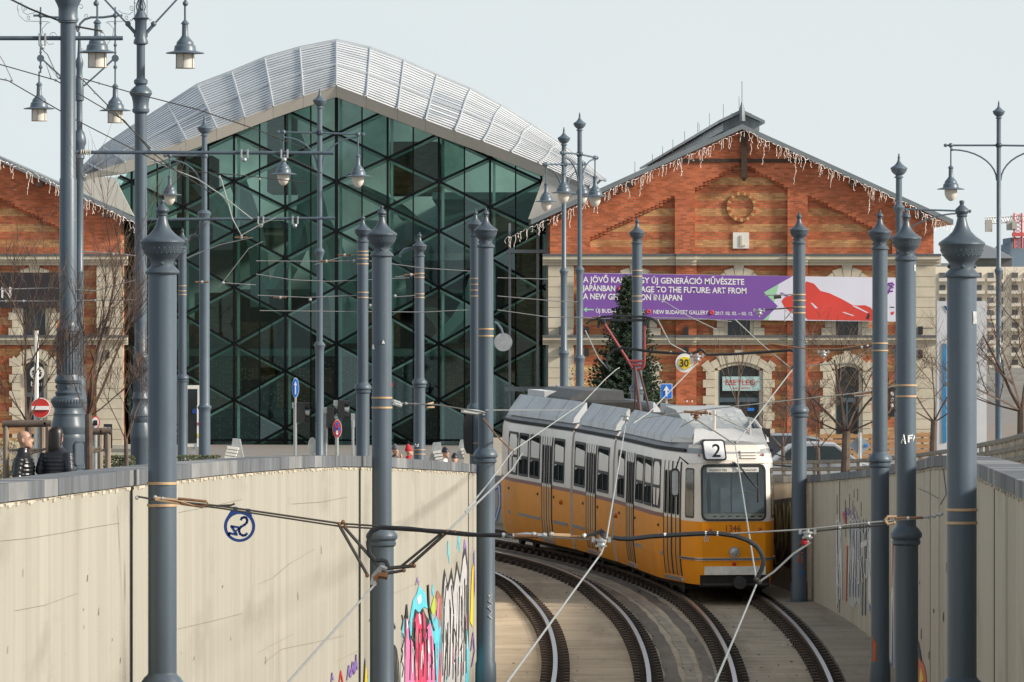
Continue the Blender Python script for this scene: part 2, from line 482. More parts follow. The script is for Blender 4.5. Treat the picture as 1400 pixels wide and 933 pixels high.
# ---------------------------------------------------------------- plan curves (Z = distance from the eye)
def hermite(pts):
    pts = sorted(pts)
    xs = [p[0] for p in pts]; ys = [p[1] for p in pts]; n = len(xs)
    d = [(ys[i+1]-ys[i])/(xs[i+1]-xs[i]) for i in range(n-1)]
    t = [d[0]] + [(d[i-1]*(xs[i+1]-xs[i]) + d[i]*(xs[i]-xs[i-1]))/(xs[i+1]-xs[i-1]) for i in range(1, n-1)] + [d[-1]]
    def f(x):
        if x <= xs[0]: return ys[0] + t[0]*(x-xs[0])
        if x >= xs[-1]: return ys[-1] + t[-1]*(x-xs[-1])
        i = max(k for k in range(n-1) if xs[k] <= x)
        h = xs[i+1]-xs[i]; u = (x-xs[i])/h
        return (2*u**3-3*u**2+1)*ys[i] + (u**3-2*u**2+u)*h*t[i] + (-2*u**3+3*u**2)*ys[i+1] + (u**3-u**2)*h*t[i+1]
    return f

floorz = lambda Z: CZ - 7.0 + 115.0/F*Z
topz_ = hermite([(40, -1.06), (49, -1.16), (65, -1.33), (78, -1.53), (98, -2.0), (109, -2.28), (119, -2.56), (135, -3.05), (150, -3.4), (165, -3.75), (200, -3.95)])
topz = lambda Z: CZ + topz_(Z)
gz_ = hermite([(30, -2.2), (49, -2.5), (78, -2.9), (93, -3.22), (119, -3.9), (139, -4.45), (170, -4.95), (316, -5.75), (420, -6.2)])
gz = lambda Z: CZ + gz_(Z) if Z < 420 else CZ - 6.2
trackR = hermite([(57, 1.75), (70, 2.75), (83, 3.45), (96, 3.95), (104, 4.19), (112, 4.36), (120, 4.40), (127, 4.32), (133.5, 4.10), (143, 3.25), (151, 2.05), (157, .80), (165, -1.4), (177, -6.2), (193, -14.5)])
trackL = hermite([(57, -1.2), (70, -.15), (83, .6), (96, 1.12), (103, 1.31), (111, 1.46), (118, 1.48), (127, 1.33), (134, 1.03), (140, .68), (147, -.15), (156, -2.0), (168, -5.6), (190, -15)])
wallL = hermite([(36, -4.3), (57.3, -3.2), (83.3, -1.87), (97, -1.16), (108, -.66), (119.6, -.42), (127, -.5), (133.5, -.8), (140, -1.3), (147, -2.2), (155, -4.0), (165, -7.0), (180, -13.0), (200, -24)])
wallR = hermite([(36, 3.2), (57.3, 4.08), (83.3, 5.2), (107, 6.15), (120, 6.33), (127, 6.13), (132, 5.87), (138.7, 5.3), (147, 4.4), (157, 2.7), (165, .7), (169, -.4), (180, -4.6), (196, -12.5)])

def frange(a, b, st):
    n = max(1, int(round((b-a)/st)))
    return [a + (b-a)*i/n for i in range(n+1)]

def zlist(a, b): return frange(a, b, 1.5)

# ---------------------------------------------------------------- ground
g = MB()
ZS = zlist(36, 196)
for side, wf, ex in ((-1, wallL, -.32), (1, wallR, .32)):
    rows = []
    for Z in ZS:
        zz = gz(Z)
        x0 = wf(Z) + ex
        rows.append([(x0, Z, zz), (x0 + side*3, Z, zz), (x0 + side*12, Z, zz), (side*260, Z, zz)])
    if side < 0: rows = [r[::-1] for r in rows]
    g.grid(rows, 0, True)
rows = []
for Z in [196, 210, 230, 260, 300, 340, 420]:
    rows.append([(-260, Z, gz(Z)), (-14, Z, gz(Z)), (0, Z, gz(Z)), (260, Z, gz(Z))])
g.grid(rows, 0, True)
g.grid([[(-260, 420, CZ-6.2), (260, 420, CZ-6.2)], [(-260, 520, CZ-6.3), (260, 520, CZ-6.3)]], 0, True)
g.build("street_ground", MT['paving'], kind='structure')
far = MB()
far.grid([[(x, y, CZ - 10.5) for x in (-4000, -400, 400, 4000)] for y in (-30, 400, 1400, 7000)], 0, True)
far.build("river_plain", M("far_ground", (.16, .15, .13), .95, 0, .3, .02), kind='structure')

# carriageway left of the trench with kerb and paint, seen only as a sliver
rd = MB()
rd.grid([[(wallL(Z) - 6.5, Z, gz(Z)+.004), (wallL(Z) - 14.5, Z, gz(Z)+.004)][::-1] for Z in zlist(60, 150)], 0, True)
rd.build("road", MT['asphalt'], kind='structure')
kb = MB()
for Z0, Z1 in zip(zlist(60, 150)[:-1], zlist(60, 150)[1:]):
    a, b = wallL(Z0) - 6.35, wallL(Z1) - 6.35
    kb.hexa([(a-.15, Z0, gz(Z0)-.1), (a, Z0, gz(Z0)-.1), (b, Z1, gz(Z1)-.1), (b-.15, Z1, gz(Z1)-.1),
             (a-.15, Z0, gz(Z0)+.12), (a, Z0, gz(Z0)+.12), (b, Z1, gz(Z1)+.12), (b-.15, Z1, gz(Z1)+.12)])
kb.build("kerb", MT['paving'], kind='structure')

# trench floor, strip between the tracks, walkway at the right wall
fl = MB()
rows = []
for Z in ZS:
    a, b = wallL(Z), wallR(Z)
    rows.append([(a + (b-a)*k/8, Z, floorz(Z) - .16) for k in range(9)])
fl.grid(rows, 0, True)
fl.build("trench_floor", MT['floor'], kind='structure')
def strip(name, f, off, w, h, mat, a=40, b=190, wob=0.0):
    m = MB(); r2 = random.Random(3)
    rows = []
    for Z in zlist(a, b):
        sl = (f(Z+.5) - f(Z-.5)); nx, ny = 1/math.hypot(1, sl), -sl/math.hypot(1, sl)
        o1 = off - w/2 + r2.uniform(-wob, wob); o2 = off + w/2 + r2.uniform(-wob, wob)
        rows.append([(f(Z) + nx*o1, Z + ny*o1, floorz(Z) + h), (f(Z) + nx*o2, Z + ny*o2, floorz(Z) + h)])
    m.grid(rows, 0, True)
    return m.build(name, mat, kind='structure')
mid = lambda Z: (trackL(Z) + trackR(Z))/2
strip("oily_strip", mid, -.30, .24, -.152, MT['streak'], wob=.03)
strip("oily_strip", mid, .30, .22, -.152, MT['streak'], wob=.03)
strip("pale_joint_strip", mid, .0, .16, -.150, M("pale_joint", (.34, .29, .22), .95, 0, .3, 2), wob=.035)
m = MB()
rows = []
for Z in zlist(40, 190):
    x1 = wallR(Z) + .02; x0 = max(trackR(Z) + 1.02, x1 - 1.6); x0 = min(x0, x1-.25)
    rows.append([(x0, Z, floorz(Z) - .17), (x0, Z, floorz(Z) - .06), (x1, Z, floorz(Z) - .05)])
m.grid(rows, 0, False)
m.build("trench_walkway", MT['kerb'], kind='structure')

# rails with their rows of clips
def track(f, nm):
    for sd in (-1, 1):
        o = sd*.755
        rl = MB(); cl = MB()
        prof = [(-.07, -.155, 1), (-.07, -.13, 1), (-.02, -.11, 1), (-.02, -.05, 1), (-.04, -.035, 1), (-.04, -.002, 0), (.032, -.002, 1), (.032, -.035, 1), (.02, -.05, 1), (.02, -.11, 1), (.07, -.13, 1), (.07, -.155, 1)]
        rows = []
        for Z in frange(40, 190, .8):
            sl = f(Z+.5) - f(Z-.5); L = math.hypot(1, sl); nx, ny = 1/L, -sl/L
            rows.append([(f(Z) + nx*(o+p), Z + ny*(o+p), floorz(Z) + q) for p, q, _ in prof])
        rl.grid(rows, lambda i, j: 1 if prof[j][2] == 1 else 0, False)
        rail = rl.build("rail", [MT['railtop'], MT['railside']], kind='structure')
        # dark groove bed with clips, both sides of the rail
        k = 0
        rows = []
        for Z in frange(60, 172, .8):
            sl = f(Z+.5) - f(Z-.5); L = math.hypot(1, sl); nx, ny = 1/L, -sl/L
            rows.append([(f(Z) + nx*(o+p), Z + ny*(o+p), floorz(Z) - .1545 + .004) for p in (-.15, .15)])
        bed = MB().grid(rows, 0, False).build("rail_bed", MT['clip'], parent=rail, kind='structure')
        Z = 62.0
        while Z < 172:
            sl = f(Z+.5) - f(Z-.5); L = math.hypot(1, sl); nx, ny = 1/L, -sl/L
            for e in (-1, 1):
                cx = o + e*.135
                c = (f(Z) + nx*cx, Z + ny*cx, floorz(Z) - .112)
                cl.box(c, (.20, .27, .09), math.atan2(-sl, 1)*1)
                c2 = (f(Z) + nx*(o + e*.10), Z + ny*(o + e*.10), floorz(Z) - .065)
                cl.box(c2, (.07, .10, .05), math.atan2(-sl, 1))
            Z += .74
        cl.build("rail_clips", MT['clip'], parent=rail, kind='stuff')
track(trackR, "right"); track(trackL, "left")

# leaf litter and grit beside the rails
lt = MB(); rl_ = random.Random(17)
for _ in range(900):
    Z = rl_.uniform(86, 150); f = rl_.choice([trackL, trackR, trackR]); x = f(Z) + rl_.choice([-.755, .755]) + rl_.gauss(0, .32)
    a = rl_.uniform(0, 6.28); r_ = rl_.uniform(.012, .045); z = floorz(Z) - .135
    lt.face([(x + r_*math.cos(a + k*1.57)*(1 if k % 2 else .5), Z + r_*2*math.sin(a + k*1.57), z + rl_.uniform(0, .03)) for k in range(4)], 0 if rl_.random() < .8 else 1)
lt.face([(2.9, 104.2, floorz(104)-.13), (3.05, 104.2, floorz(104)-.12), (3.05, 104.6, floorz(104)-.13), (2.9, 104.6, floorz(104)-.13)], 1)
lt.build("litter", [M("dead_leaves", (.07, .045, .03), .9, 0, .5, 9), M("paper_scraps", (.55, .53, .50), .8)], kind='stuff', label="dead leaves and scraps lying beside the rails", cat="litter")

# ---------------------------------------------------------------- trench walls
def trench_wall(f, side, label, mat, z0, z1):
    zs = frange(z0, z1, 1.0)
    r = thing("trench_wall", label, "retaining wall", (f(zs[0]), zs[0], floorz(zs[0])-.2))
    m = MB(); t = .30*side
    rows = [[(f(Z), Z, floorz(Z)-.3), (f(Z), Z, floorz(Z)*.5 + topz(Z)*.5), (f(Z), Z, topz(Z)-.14), (f(Z)+t, Z, topz(Z)-.14), (f(Z)+t, Z, gz(Z)-.4)] for Z in zs]
    if side > 0: rows = [q[::-1] for q in rows]
    m.grid(rows, 0, True)
    m.build("wall_face", mat, parent=r, sharp=30)
    # crumbling mortar lip under the coping
    lip = MB(); rr = random.Random(5)
    for Z in frange(z0, z1, .16)[:-1]:
        h = rr.uniform(.008, .04) if rr.random() < .6 else .006
        x = f(Z)
        lip.hexa([(x - side*.012, Z, topz(Z)-.14-h), (x + side*.02, Z, topz(Z)-.14-h), (f(Z+.16)+side*.02, Z+.16, topz(Z+.16)-.14-h*.8), (f(Z+.16)-side*.012, Z+.16, topz(Z+.16)-.14-h*.8),
                  (x - side*.012, Z, topz(Z)-.136), (x + side*.02, Z, topz(Z)-.136), (f(Z+.16)+side*.02, Z+.16, topz(Z+.16)-.136), (f(Z+.16)-side*.012, Z+.16, topz(Z+.16)-.136)])
    lip.build("mortar_lip", M('crumbling_mortar', (.50, .45, .36), .9, 0, .2, 6) if side < 0 else mat, parent=r)
    cp = MB(); rr = random.Random(11)
    Z = z0
    while Z < z1 - .2:
        L = rr.uniform(.75, 1.15); Z2 = min(z1, Z + L) - .010
        d0 = rr.uniform(-.002, .002)
        a, b = f(Z) - side*(.035 + d0), f(Z2) - side*(.035 + d0)
        a2, b2 = f(Z) + side*.36, f(Z2) + side*.36
        q = [(a, Z, topz(Z)-.13+d0), (a2, Z, topz(Z)-.13+d0), (b2, Z2, topz(Z2)-.13+d0), (b, Z2, topz(Z2)-.13+d0)]
        cp.hexa(q + [(p[0], p[1], p[2]+.13) for p in q], 0 if rr.random() < .75 else 1)
        Z += L
    cp.build("coping", [MT['coping'], M("pale_slate_%d" % side, (.20, .208, .212), .7, 0, .3, 2)], parent=r)
    return r

WL = trench_wall(wallL, -1, "long sunlit beige concrete trench wall on the left with pink and silver graffiti", MT['concl'], 38, 190)
WR = trench_wall(wallR, 1, "shaded grey concrete trench wall on the right behind the tram and poles", MT['concr'], 38, 193)

def solve_px(f, px, lo, hi):
    best = lo; bd = 1e9
    for Z in frange(lo, hi, .05):
        d = abs(700 + f(Z)*F/Z - px)
        if d < bd - 1e-6: bd, best = d, Z
    return best

# vertical expansion joints
for f, root, pxs, lo, hi, sd in ((wallL, WL, (180, 492, 640), 45, 118, 1), (wallR, WR, (1360, 1272, 1232, 1148), 48, 128, -1)):
    jm = MB()
    for px in pxs:
        Z = solve_px(f, px, lo, hi); h = .05
        jm.hexa([(f(Z-h)-.05*sd, Z-h, floorz(Z)), (f(Z-h)+.006*sd, Z-h, floorz(Z)), (f(Z+h)+.006*sd, Z+h, floorz(Z)), (f(Z+h)-.05*sd, Z+h, floorz(Z)),
                 (f(Z-h)-.05*sd, Z-h, topz(Z)-.145), (f(Z-h)+.006*sd, Z-h, topz(Z)-.145), (f(Z+h)+.006*sd, Z+h, topz(Z)-.145), (f(Z+h)-.05*sd, Z+h, topz(Z)-.145)])
    jm.build("expansion_joints", MT['joint'], parent=root)

# ---------------------------------------------------------------- graffiti: flat paint on the walls, as column slices of traced outlines
class Paint:
    def __init__(self, f, lo, hi, side):
        self.f, self.lo, self.hi, self.side = f, lo, hi, side
        self.tab = [(700 + f(Z)*F/Z, Z) for Z in frange(lo, hi, .02)]
        self.n = 0; self.bm = {}
    def zat(self, px):
        return min(self.tab, key=lambda t: abs(t[0]-px))[1]
    def poly(self, pts, mat, step=1.2, layer=1):
        key = (mat, layer)
        mb = self.bm.setdefault(mat, MB())
        off = (.006 + .004*layer)*self.side
        x0, x1 = min(p[0] for p in pts), max(p[0] for p in pts)
        n = max(2, int((x1-x0)/step))
        def spans(x):
            ys = []
            for i in range(len(pts)):
                (ax, ay), (bx, by) = pts[i], pts[(i+1) % len(pts)]
                if (ax <= x < bx) or (bx <= x < ax):
                    ys.append(ay + (by-ay)*(x-ax)/(bx-ax))
            ys.sort(); return ys
        for k in range(n):
            xa, xb = x0 + (x1-x0)*k/n, x0 + (x1-x0)*(k+1)/n
            ya, yb = spans(xa + (x1-x0)*.02/n), spans(xb - (x1-x0)*.02/n)
            m = min(len(ya), len(yb))//2
            Za, Zb = self.zat(xa), self.zat(xb)
            if abs(Za-Zb) < 1e-4: continue
            for q in range(m):
                P = lambda x, y, Z: (self.f(Z) + off, Z, CZ + (440-y)*Z/F)
                mb.face([P(xa, ya[2*q], Za), P(xb, yb[2*q], Zb), P(xb, yb[2*q+1], Zb), P(xa, ya[2*q+1], Za)])
    def stroke(self, pts, w, mat, layer=2, wx=None):
        """a painted line: a band round each segment"""
        for (ax, ay), (bx, by) in zip(pts[:-1], pts[1:]):
            dx, dy = bx-ax, by-ay; L = math.hypot(dx, dy) or 1
            nx, ny = -dy/L*w/2, dx/L*w/2; ex, ey = dx/L*w*.3, dy/L*w*.3
            self.poly([(ax+nx-ex, ay+ny-ey), (bx+nx+ex, by+ny+ey), (bx-nx+ex, by-ny+ey), (ax-nx-ex, ay-ny-ey)], mat, .8, layer)
    def done(self, root):
        for mat, mb in self.bm.items():
            if mb.f: mb.build("graffiti", MT[mat], parent=root)

pl = Paint(wallL, 46, 118, 1); gr0 = random.Random(4)
MT['crack'] = M('wall_crack', (.215, .195, .15), .9, 0, .2, 4)
# silver letters with dark outline at the far end
pl.poly([(600,935),(604,800),(607,776),(612,800),(617,776),(620,800),(624,766),(629,790),(633,752),(636,748),(639,770),(640,935)], 'gblack', layer=0)
pl.poly([(602,935),(606,806),(608,786),(611,812),(616,788),(619,812),(624,778),(628,800),(633,762),(635,758),(637.5,778),(637.5,935)], 'gsilver', layer=1)
for a in ([(606,935),(609,880),(607,850)], [(613,925),(615,870),(614,820)], [(622,935),(622,890),(624,850)], [(629,935),(631,880),(630,815)], [(616,850),(618,880)], [(634,840),(635,880)]):
    pl.stroke(a, 1.6, 'gblack', 2)
pl.poly([(633,752),(634.5,735),(637,748),(638.5,765),(636,748)], 'gviolet', layer=0)
# pink letters
pl.poly([(552,935),(552,842),(555,838),(558,850),(561,870),(563,838),(567,832),(572,838),(577,830),(582,842),(588,850),(593,880),(595,935)], 'gblack', layer=0)
pl.poly([(553,935),(554,846),(556,846),(560,872),(564,880),(566,935)], 'gpink', layer=1)
pl.poly([(566,935),(566,850),(569,838),(573,842),(578,836),(581,850),(583,935)], 'ghot', layer=1)
pl.poly([(583,935),(583,858),(588,850),(592,880),(594,935)], 'gpink', layer=1)
pl.poly([(571,840),(573,838),(574.5,852),(572,856)], 'gwhite', layer=2)
pl.poly([(583,880),(585,872),(586.5,890),(584,898)], 'gwhite', layer=2)
pl.poly([(554.5,850),(556,846),(557,858),(555,862)], 'gwhite', layer=2)
pl.poly([(565,890),(566.5,884),(567.5,912),(566,920)], 'gwhite', layer=2)
pl.poly([(576,884),(577.5,878),(578,905),(576.5,912)], 'gwhite', layer=2)
# cyan and lime background bursts
pl.poly([(557,872),(560,842),(564,820),(569,812),(572,800),(576,806),(581,812),(584,832),(578,830),(572,838),(566,832),(563,850),(561,880)], 'gteal', layer=1)
pl.poly([(569,818),(574,812),(575,822),(571,828)], 'gwhite', layer=2)
pl.poly([(586,850),(589,838),(592,850),(596,842),(602,850),(603,880),(598,935),(594,935),(593,880)], 'gteal', layer=1)
pl.poly([(588,832),(593,814),(597,826),(594,838),(590,842)], 'ggreen', layer=1)
pl.poly([(594,822),(597,806),(601,812),(604,820),(604,850),(599,862),(596,842)], 'gbrown', layer=1)
pl.poly([(596,842),(597.5,820),(599.5,818),(599,850)], 'gpink', layer=2)
pl.poly([(598,935),(600,870),(603,850),(602.5,935)], 'ghot', layer=1)
pl.stroke([(584,800),(585,830),(588,848),(592,862)], 2.0, 'gblack', 3)
pl.stroke([(561,870),(564,876),(567,872)], 2.0, 'gblack', 3)
pl.stroke([(576,880),(577,862),(576,838)], 1.4, 'gblack', 3)
pl.stroke([(566,900),(567,870)], 1.4, 'gblack', 3); pl.stroke([(587,912),(590,905),(588,895)], 1.6, 'gblack', 3)
pl.poly([(553,842),(553.5,826),(556.5,826),(557,846)], 'gblack', layer=2)
pl.poly([(537,935),(538,880),(542,888),(545,910),(546,935)], 'gblack', layer=1)
pl.poly([(538,850),(540,858),(538.5,864)], 'gblack', layer=1)
for x, y in ((549, 855), (550, 880), (548.5, 900), (549.5, 920)):
    pl.stroke([(x, y-14), (x+1.3, y-6), (x-.6, y+6)], 1.3, 'gblack', 1)
pl.poly([(548.5,870),(551,848),(552.5,846),(552,872)], 'gteal', layer=0)
pl.poly([(635,935),(636.5,850),(640,890),(640,935)], 'gteal', layer=2)
pl.poly([(642,850),(645,768),(647,775),(646.5,860)], 'yellow', layer=1); pl.poly([(647,760),(648.5,745),(649,800),(647.6,830)], 'gviolet', layer=1)
pl.stroke([(643,890),(646,865),(648,890),(644,912)], 1.2, 'gviolet', 2)
# small tags nearer the camera
pl.poly([(462,935),(465,914),(469,935),(467,935),(465,920),(463.5,935)], 'red', layer=1)
pl.stroke([(452,935),(453,920),(455,930)], 1.2, 'gviolet', 1)
for a in ([(474,930),(476,910),(478,926)], [(479,926),(481,905),(483,922),(484,905)], [(485,920),(486,895),(487.5,915)]):
    pl.stroke(a, 1.6, 'gviolet', 1)
pl.poly([(496,935),(498,892),(501,935)], 'gblack', layer=0); pl.poly([(497.6,935),(499,905),(501.5,930),(501.5,935)], 'yellow', layer=1); pl.poly([(501.6,935),(502.4,920),(503.2,935)], 'gteal', layer=1)
for a in ([(0, 741), (40, 737), (85, 729), (120, 721), (162, 716)], [(205, 880), (240, 862), (290, 848), (330, 838)], [(352, 893), (375, 880), (400, 866)], [(352, 800), (372, 790), (395, 772), (430, 752)],
          [(360, 905), (385, 888), (430, 878), (470, 868)], [(530, 815), (552, 806), (575, 795)], [(530, 720), (548, 712)], [(20, 835), (60, 828), (105, 812)], [(460, 905), (490, 890)], [(244, 700), (290, 692), (330, 684)], [(400, 690), (440, 686), (475, 680)]):
    pl.stroke([(x + gr0.uniform(-1, 1), y + gr0.uniform(-1.5, 1.5)) for x, y in a], .5, 'crack', 0)
for k in range(26):
    x = gr0.uniform(8, 636); y = gr0.uniform(690, 900); pl.stroke([(x, y), (x + gr0.uniform(-.5, .5), y + gr0.uniform(3, 11))], gr0.uniform(.5, 1.0), 'crack', 0)
# inner lettering of the silver and pink pieces
for a in ([(604,925),(606,830),(609,800)], [(610,930),(611,850)], [(618,930),(619,840),(616,800)], [(625,925),(627,800)], [(632,925),(634,790)], [(636,920),(636,800)], [(607,900),(611,880),(608,860)], [(620,905),(624,880),(620,860)], [(628,890),(633,870),(629,850)]):
    pl.stroke(a, .9, 'gblack', 3)
for a in ([(605,915),(607,850)], [(615,910),(616,830)], [(623,900),(625,810)], [(631,905),(632,800)]): pl.stroke(a, 1.1, 'gwhite', 3)
for a in ([(559,930),(560,880),(557,850)], [(566,930),(566,850)], [(571,930),(572,860)], [(583,930),(583,860)], [(577,925),(579,880),(575,860)], [(589,930),(588,870)], [(594,930),(593,880)]):
    pl.stroke(a, 1.0, 'gblack', 3)
for a in ([(562,920),(563,885)], [(574,915),(575,890)], [(591,915),(591,890)]): pl.stroke(a, 1.0, 'gwhite', 3)
pl.poly([(547,935),(549,880),(552,850),(552,935)], 'gsilver', layer=0); pl.poly([(603,935),(602,850),(606,812),(605,935)], 'gteal', layer=0)
# drips and overspray of the big pieces
for k in range(34):
    x = gr0.uniform(553, 638); y = gr0.uniform(840, 925); pl.stroke([(x, y), (x + gr0.uniform(-.4, .4), y + gr0.uniform(8, 26))], gr0.uniform(.4, .9), gr0.choice(['gpink', 'gteal', 'gsilver', 'gblack', 'gwhite', 'ghot']), 4)
for (a, m_) in (([(568, 800), (570, 790), (572, 800)], 'gviolet'), ([(612, 760), (612, 740), (614, 770)], 'gteal'), ([(625, 750), (627, 730), (628, 755)], 'gteal'), ([(590, 812), (591, 800), (592, 815)], 'gteal')):
    pl.stroke(a, 1.2, m_, 0)
pl.done(WL)

pr = Paint(wallR, 66, 128, -1)
gr = random.Random(21)
def blobs(x0, x1, y0, y1, n, w, mat, layer=1):
    """tall letter-like loops"""
    for i in range(n):
        xc = x0 + (x1-x0)*(i+.5)/n; hw = (x1-x0)/n*.34
        a, b = y0 + gr.uniform(0, 10), y1 - gr.uniform(0, 10)
        kind = gr.randrange(4)
        if kind == 0: P = [(xc-hw, b), (xc-hw, a), (xc+hw, a+4), (xc+hw, (a+b)/2), (xc-hw, (a+b)/2+3), (xc+hw, b)]
        elif kind == 1: P = [(xc+hw, a), (xc-hw, a+8), (xc-hw, b-8), (xc+hw, b), (xc+hw, (a+b)/2+8), (xc, (a+b)/2+8)]
        elif kind == 2: P = [(xc-hw, a), (xc-hw*.4, b), (xc+hw*.4, a+12), (xc+hw, b)]
        else: P = [(xc-hw, a), (xc+hw, a+3), (xc-hw*.6, (a+b)/2), (xc+hw, (a+b)/2+6), (xc-hw, b)]
        pr.stroke(P, w, mat, layer)
blobs(1117, 1136, 700, 808, 3, 2.2, 'gsilver'); blobs(1118, 1137, 703, 800, 3, 1.2, 'gblack', 2)
blobs(1136, 1152, 698, 826, 3, 1.8, 'gwhite')
pr.poly([(1160,824),(1162,708),(1167,702),(1172,716),(1176,710),(1177,828),(1172,822),(1168,832)], 'gsilver', layer=0)
for x in (1163, 1167.5, 1171, 1175): pr.poly([(x-1.1, 815), (x-.9, 716), (x+1.2, 712), (x+1.1, 822)], 'gnavy', layer=1)
for x in (1180, 1184): pr.poly([(x-1.3, 840), (x-1, 722), (x+1.4, 708), (x+1.2, 846)], 'gnavy', layer=1)
pr.poly([(1178,742),(1186,738),(1186,746),(1178,750)], 'gwhite', layer=2)
pr.poly([(1187,722),(1189.5,716),(1192,720),(1192,838),(1188,830)], 'gwhite', layer=1)
pr.stroke([(1187,730),(1190,718),(1192,724)], 1.3, 'gblue', 2); pr.poly([(1188.5,824),(1192,830),(1192,838),(1189,834)], 'gblue', layer=2)
pr.stroke([(1158,822),(1158.5,748),(1161,746),(1160.5,760)], 1.8, 'gorange', 2)
pr.stroke([(1153,702),(1157,716),(1155,700)], 1.6, 'red', 2)
blobs(1118, 1150, 704, 790, 6, .9, 'gwhite', 3); blobs(1120, 1150, 770, 812, 7, .8, 'gwhite', 3); blobs(1160, 1192, 716, 800, 6, .8, 'gwhite', 3); blobs(1154, 1176, 690, 712, 4, .7, 'gviolet', 3); blobs(1108, 1118, 720, 790, 2, .8, 'gblack', 3)
for k in range(22):
    x = gr.uniform(1108, 1190); y = gr.uniform(668, 730); pr.stroke([(x, y), (x, y + gr.uniform(6, 30))], .6, 'gblack', 0)
for k in range(30):
    x = gr.uniform(1255, 1398); y = gr.uniform(690, 900); pr.stroke([(x, y), (x, y + gr.uniform(3, 14))], gr.uniform(.6, 1.1), 'gblack', 0)
pr.stroke([(1290, 640), (1294, 676), (1286, 690)], .8, 'gblack', 0); pr.stroke([(1338, 704), (1352, 716), (1372, 730), (1398, 742)], 1.0, 'gblack', 0); pr.stroke([(1256, 668), (1270, 674), (1284, 682)], .8, 'gblack', 0)
pr.stroke([(1140,790),(1146,780),(1145,830)], 1.2, 'gwhite', 2)
pr.poly([(1218,935),(1218.6,735),(1222,735),(1223,935)], 'gwhite', layer=0)
pr.poly([(1219.5,805),(1220,735),(1221.8,735),(1221.5,800)], 'gorange', layer=1); pr.poly([(1219.5,920),(1220,830),(1221.6,800),(1222,910)], 'gblue', layer=1)
pr.poly([(1254,935),(1256,885),(1260,900),(1266,915),(1268,935)], 'gorange', layer=1); pr.poly([(1254,900),(1255.5,872),(1259,890),(1262,908),(1258,900)], 'gblack', layer=2)
pr.poly([(1258,935),(1260,910),(1264,930)], 'yellow', layer=2)
pr.done(WR)
# dark piece with olive outlines behind the tram's right flank, on the bend
pq = Paint(wallR, 131, 146, -1)
pq.poly([(1057,776),(1058,684),(1084,680),(1086,740),(1080,778),(1070,772)], 'gblack', layer=0)
for a in ([(1061,690),(1065,740),(1067,696),(1070,742)], [(1072,688),(1075,750),(1078,692)], [(1081,686),(1083,760)], [(1059,745),(1061,772),(1068,768),(1076,745)], [(1064,750),(1066,700)]):
    pq.stroke(a, 1.7, 'lime', 1)
pq.done(WR)
pb = Paint(wallR, 162, 178, -1)
for a in ([(677,668),(683,664),(684,690),(678,712)], [(686,676),(690,680),(688,694)]):
    pb.stroke(a, 4.5, 'gblue', 1); pb.stroke(a, 1.6, 'gwhite', 2)
pb.done(WR)

# low railings outside both parapets
MT['darkstake'] = M('weathered_grey_rail', (.15, .14, .12), .8, 0, .3, 3)
def railing(f, side, z0, z1, off, label):
    zs = frange(z0, z1, 1.25)
    r = thing("railing", label, "railing", (f(zs[0]) + off, zs[0], gz(zs[0])))
    P = lambda Z, h: (f(Z) + off, Z, topz(Z) + h)
    for h in (.30, .15, .0):
        MB().tube([P(Z, h) for Z in zs], .04, 6).build("rail_bar", MT['darkstake'], parent=r)
    for Z in frange(z0, z1, 2.1): MB().box((f(Z)+off, Z, topz(Z)-.35), (.06, .10, 1.3)).build("railing_post", MT['darkstake'], parent=r)
railing(wallR, 1, 62, 150, 1.25, "low grey post and bar railing along the road beyond the right trench wall")
# ---------------------------------------------------------------- the brick halls (elevation laid out in photo pixels at SB px per metre)
SB = 29.5
ZB = F/SB
AXX = -.019            # the halls run away slightly to the left
def icicles(label, runs, seed, s, zoff, loc):
    """a string of light cable with hanging strands"""
    rr = random.Random(seed); r = None; mb = MB()
    for pts in runs:
        for (ax, ay), (bx, by) in zip(pts[:-1], pts[1:]):
            n = max(2, int(math.hypot(bx-ax, by-ay)/2.3)); prev = None
            for i in range(n+1):
                x, y = ax + (bx-ax)*i/n + rr.uniform(-.6, .6), ay + (by-ay)*i/n + rr.uniform(-1.5, 2.0)
                p = W(x, y, s); p.y -= zoff + rr.uniform(-.1, .1)
                if prev is not None: mb.tube([prev, p], .013, 3, cap=False)
                prev = p
                if rr.random() < .62:
                    L = rr.uniform(5, 15) if rr.random() < .9 else rr.uniform(20, 42)
                    q = [p]; k = max(2, int(L/3.5))
                    for j in range(1, k+1):
                        q.append(p + Vector((rr.uniform(-.04, .04) - .012*j, rr.uniform(-.05, .05), -L/s*j/k)))
                    mb.tube(q, .009, 3, cap=False)
                    for c in q[1:]:
                        if rr.random() < .6: mb.tube([c, c + Vector((rr.uniform(-.07, .07), 0, rr.uniform(-.1, .02)))], .011, 3, cap=False)
    return mb.build("icicle_lights", MT['lights'], org=loc, label=label, cat="string lights")

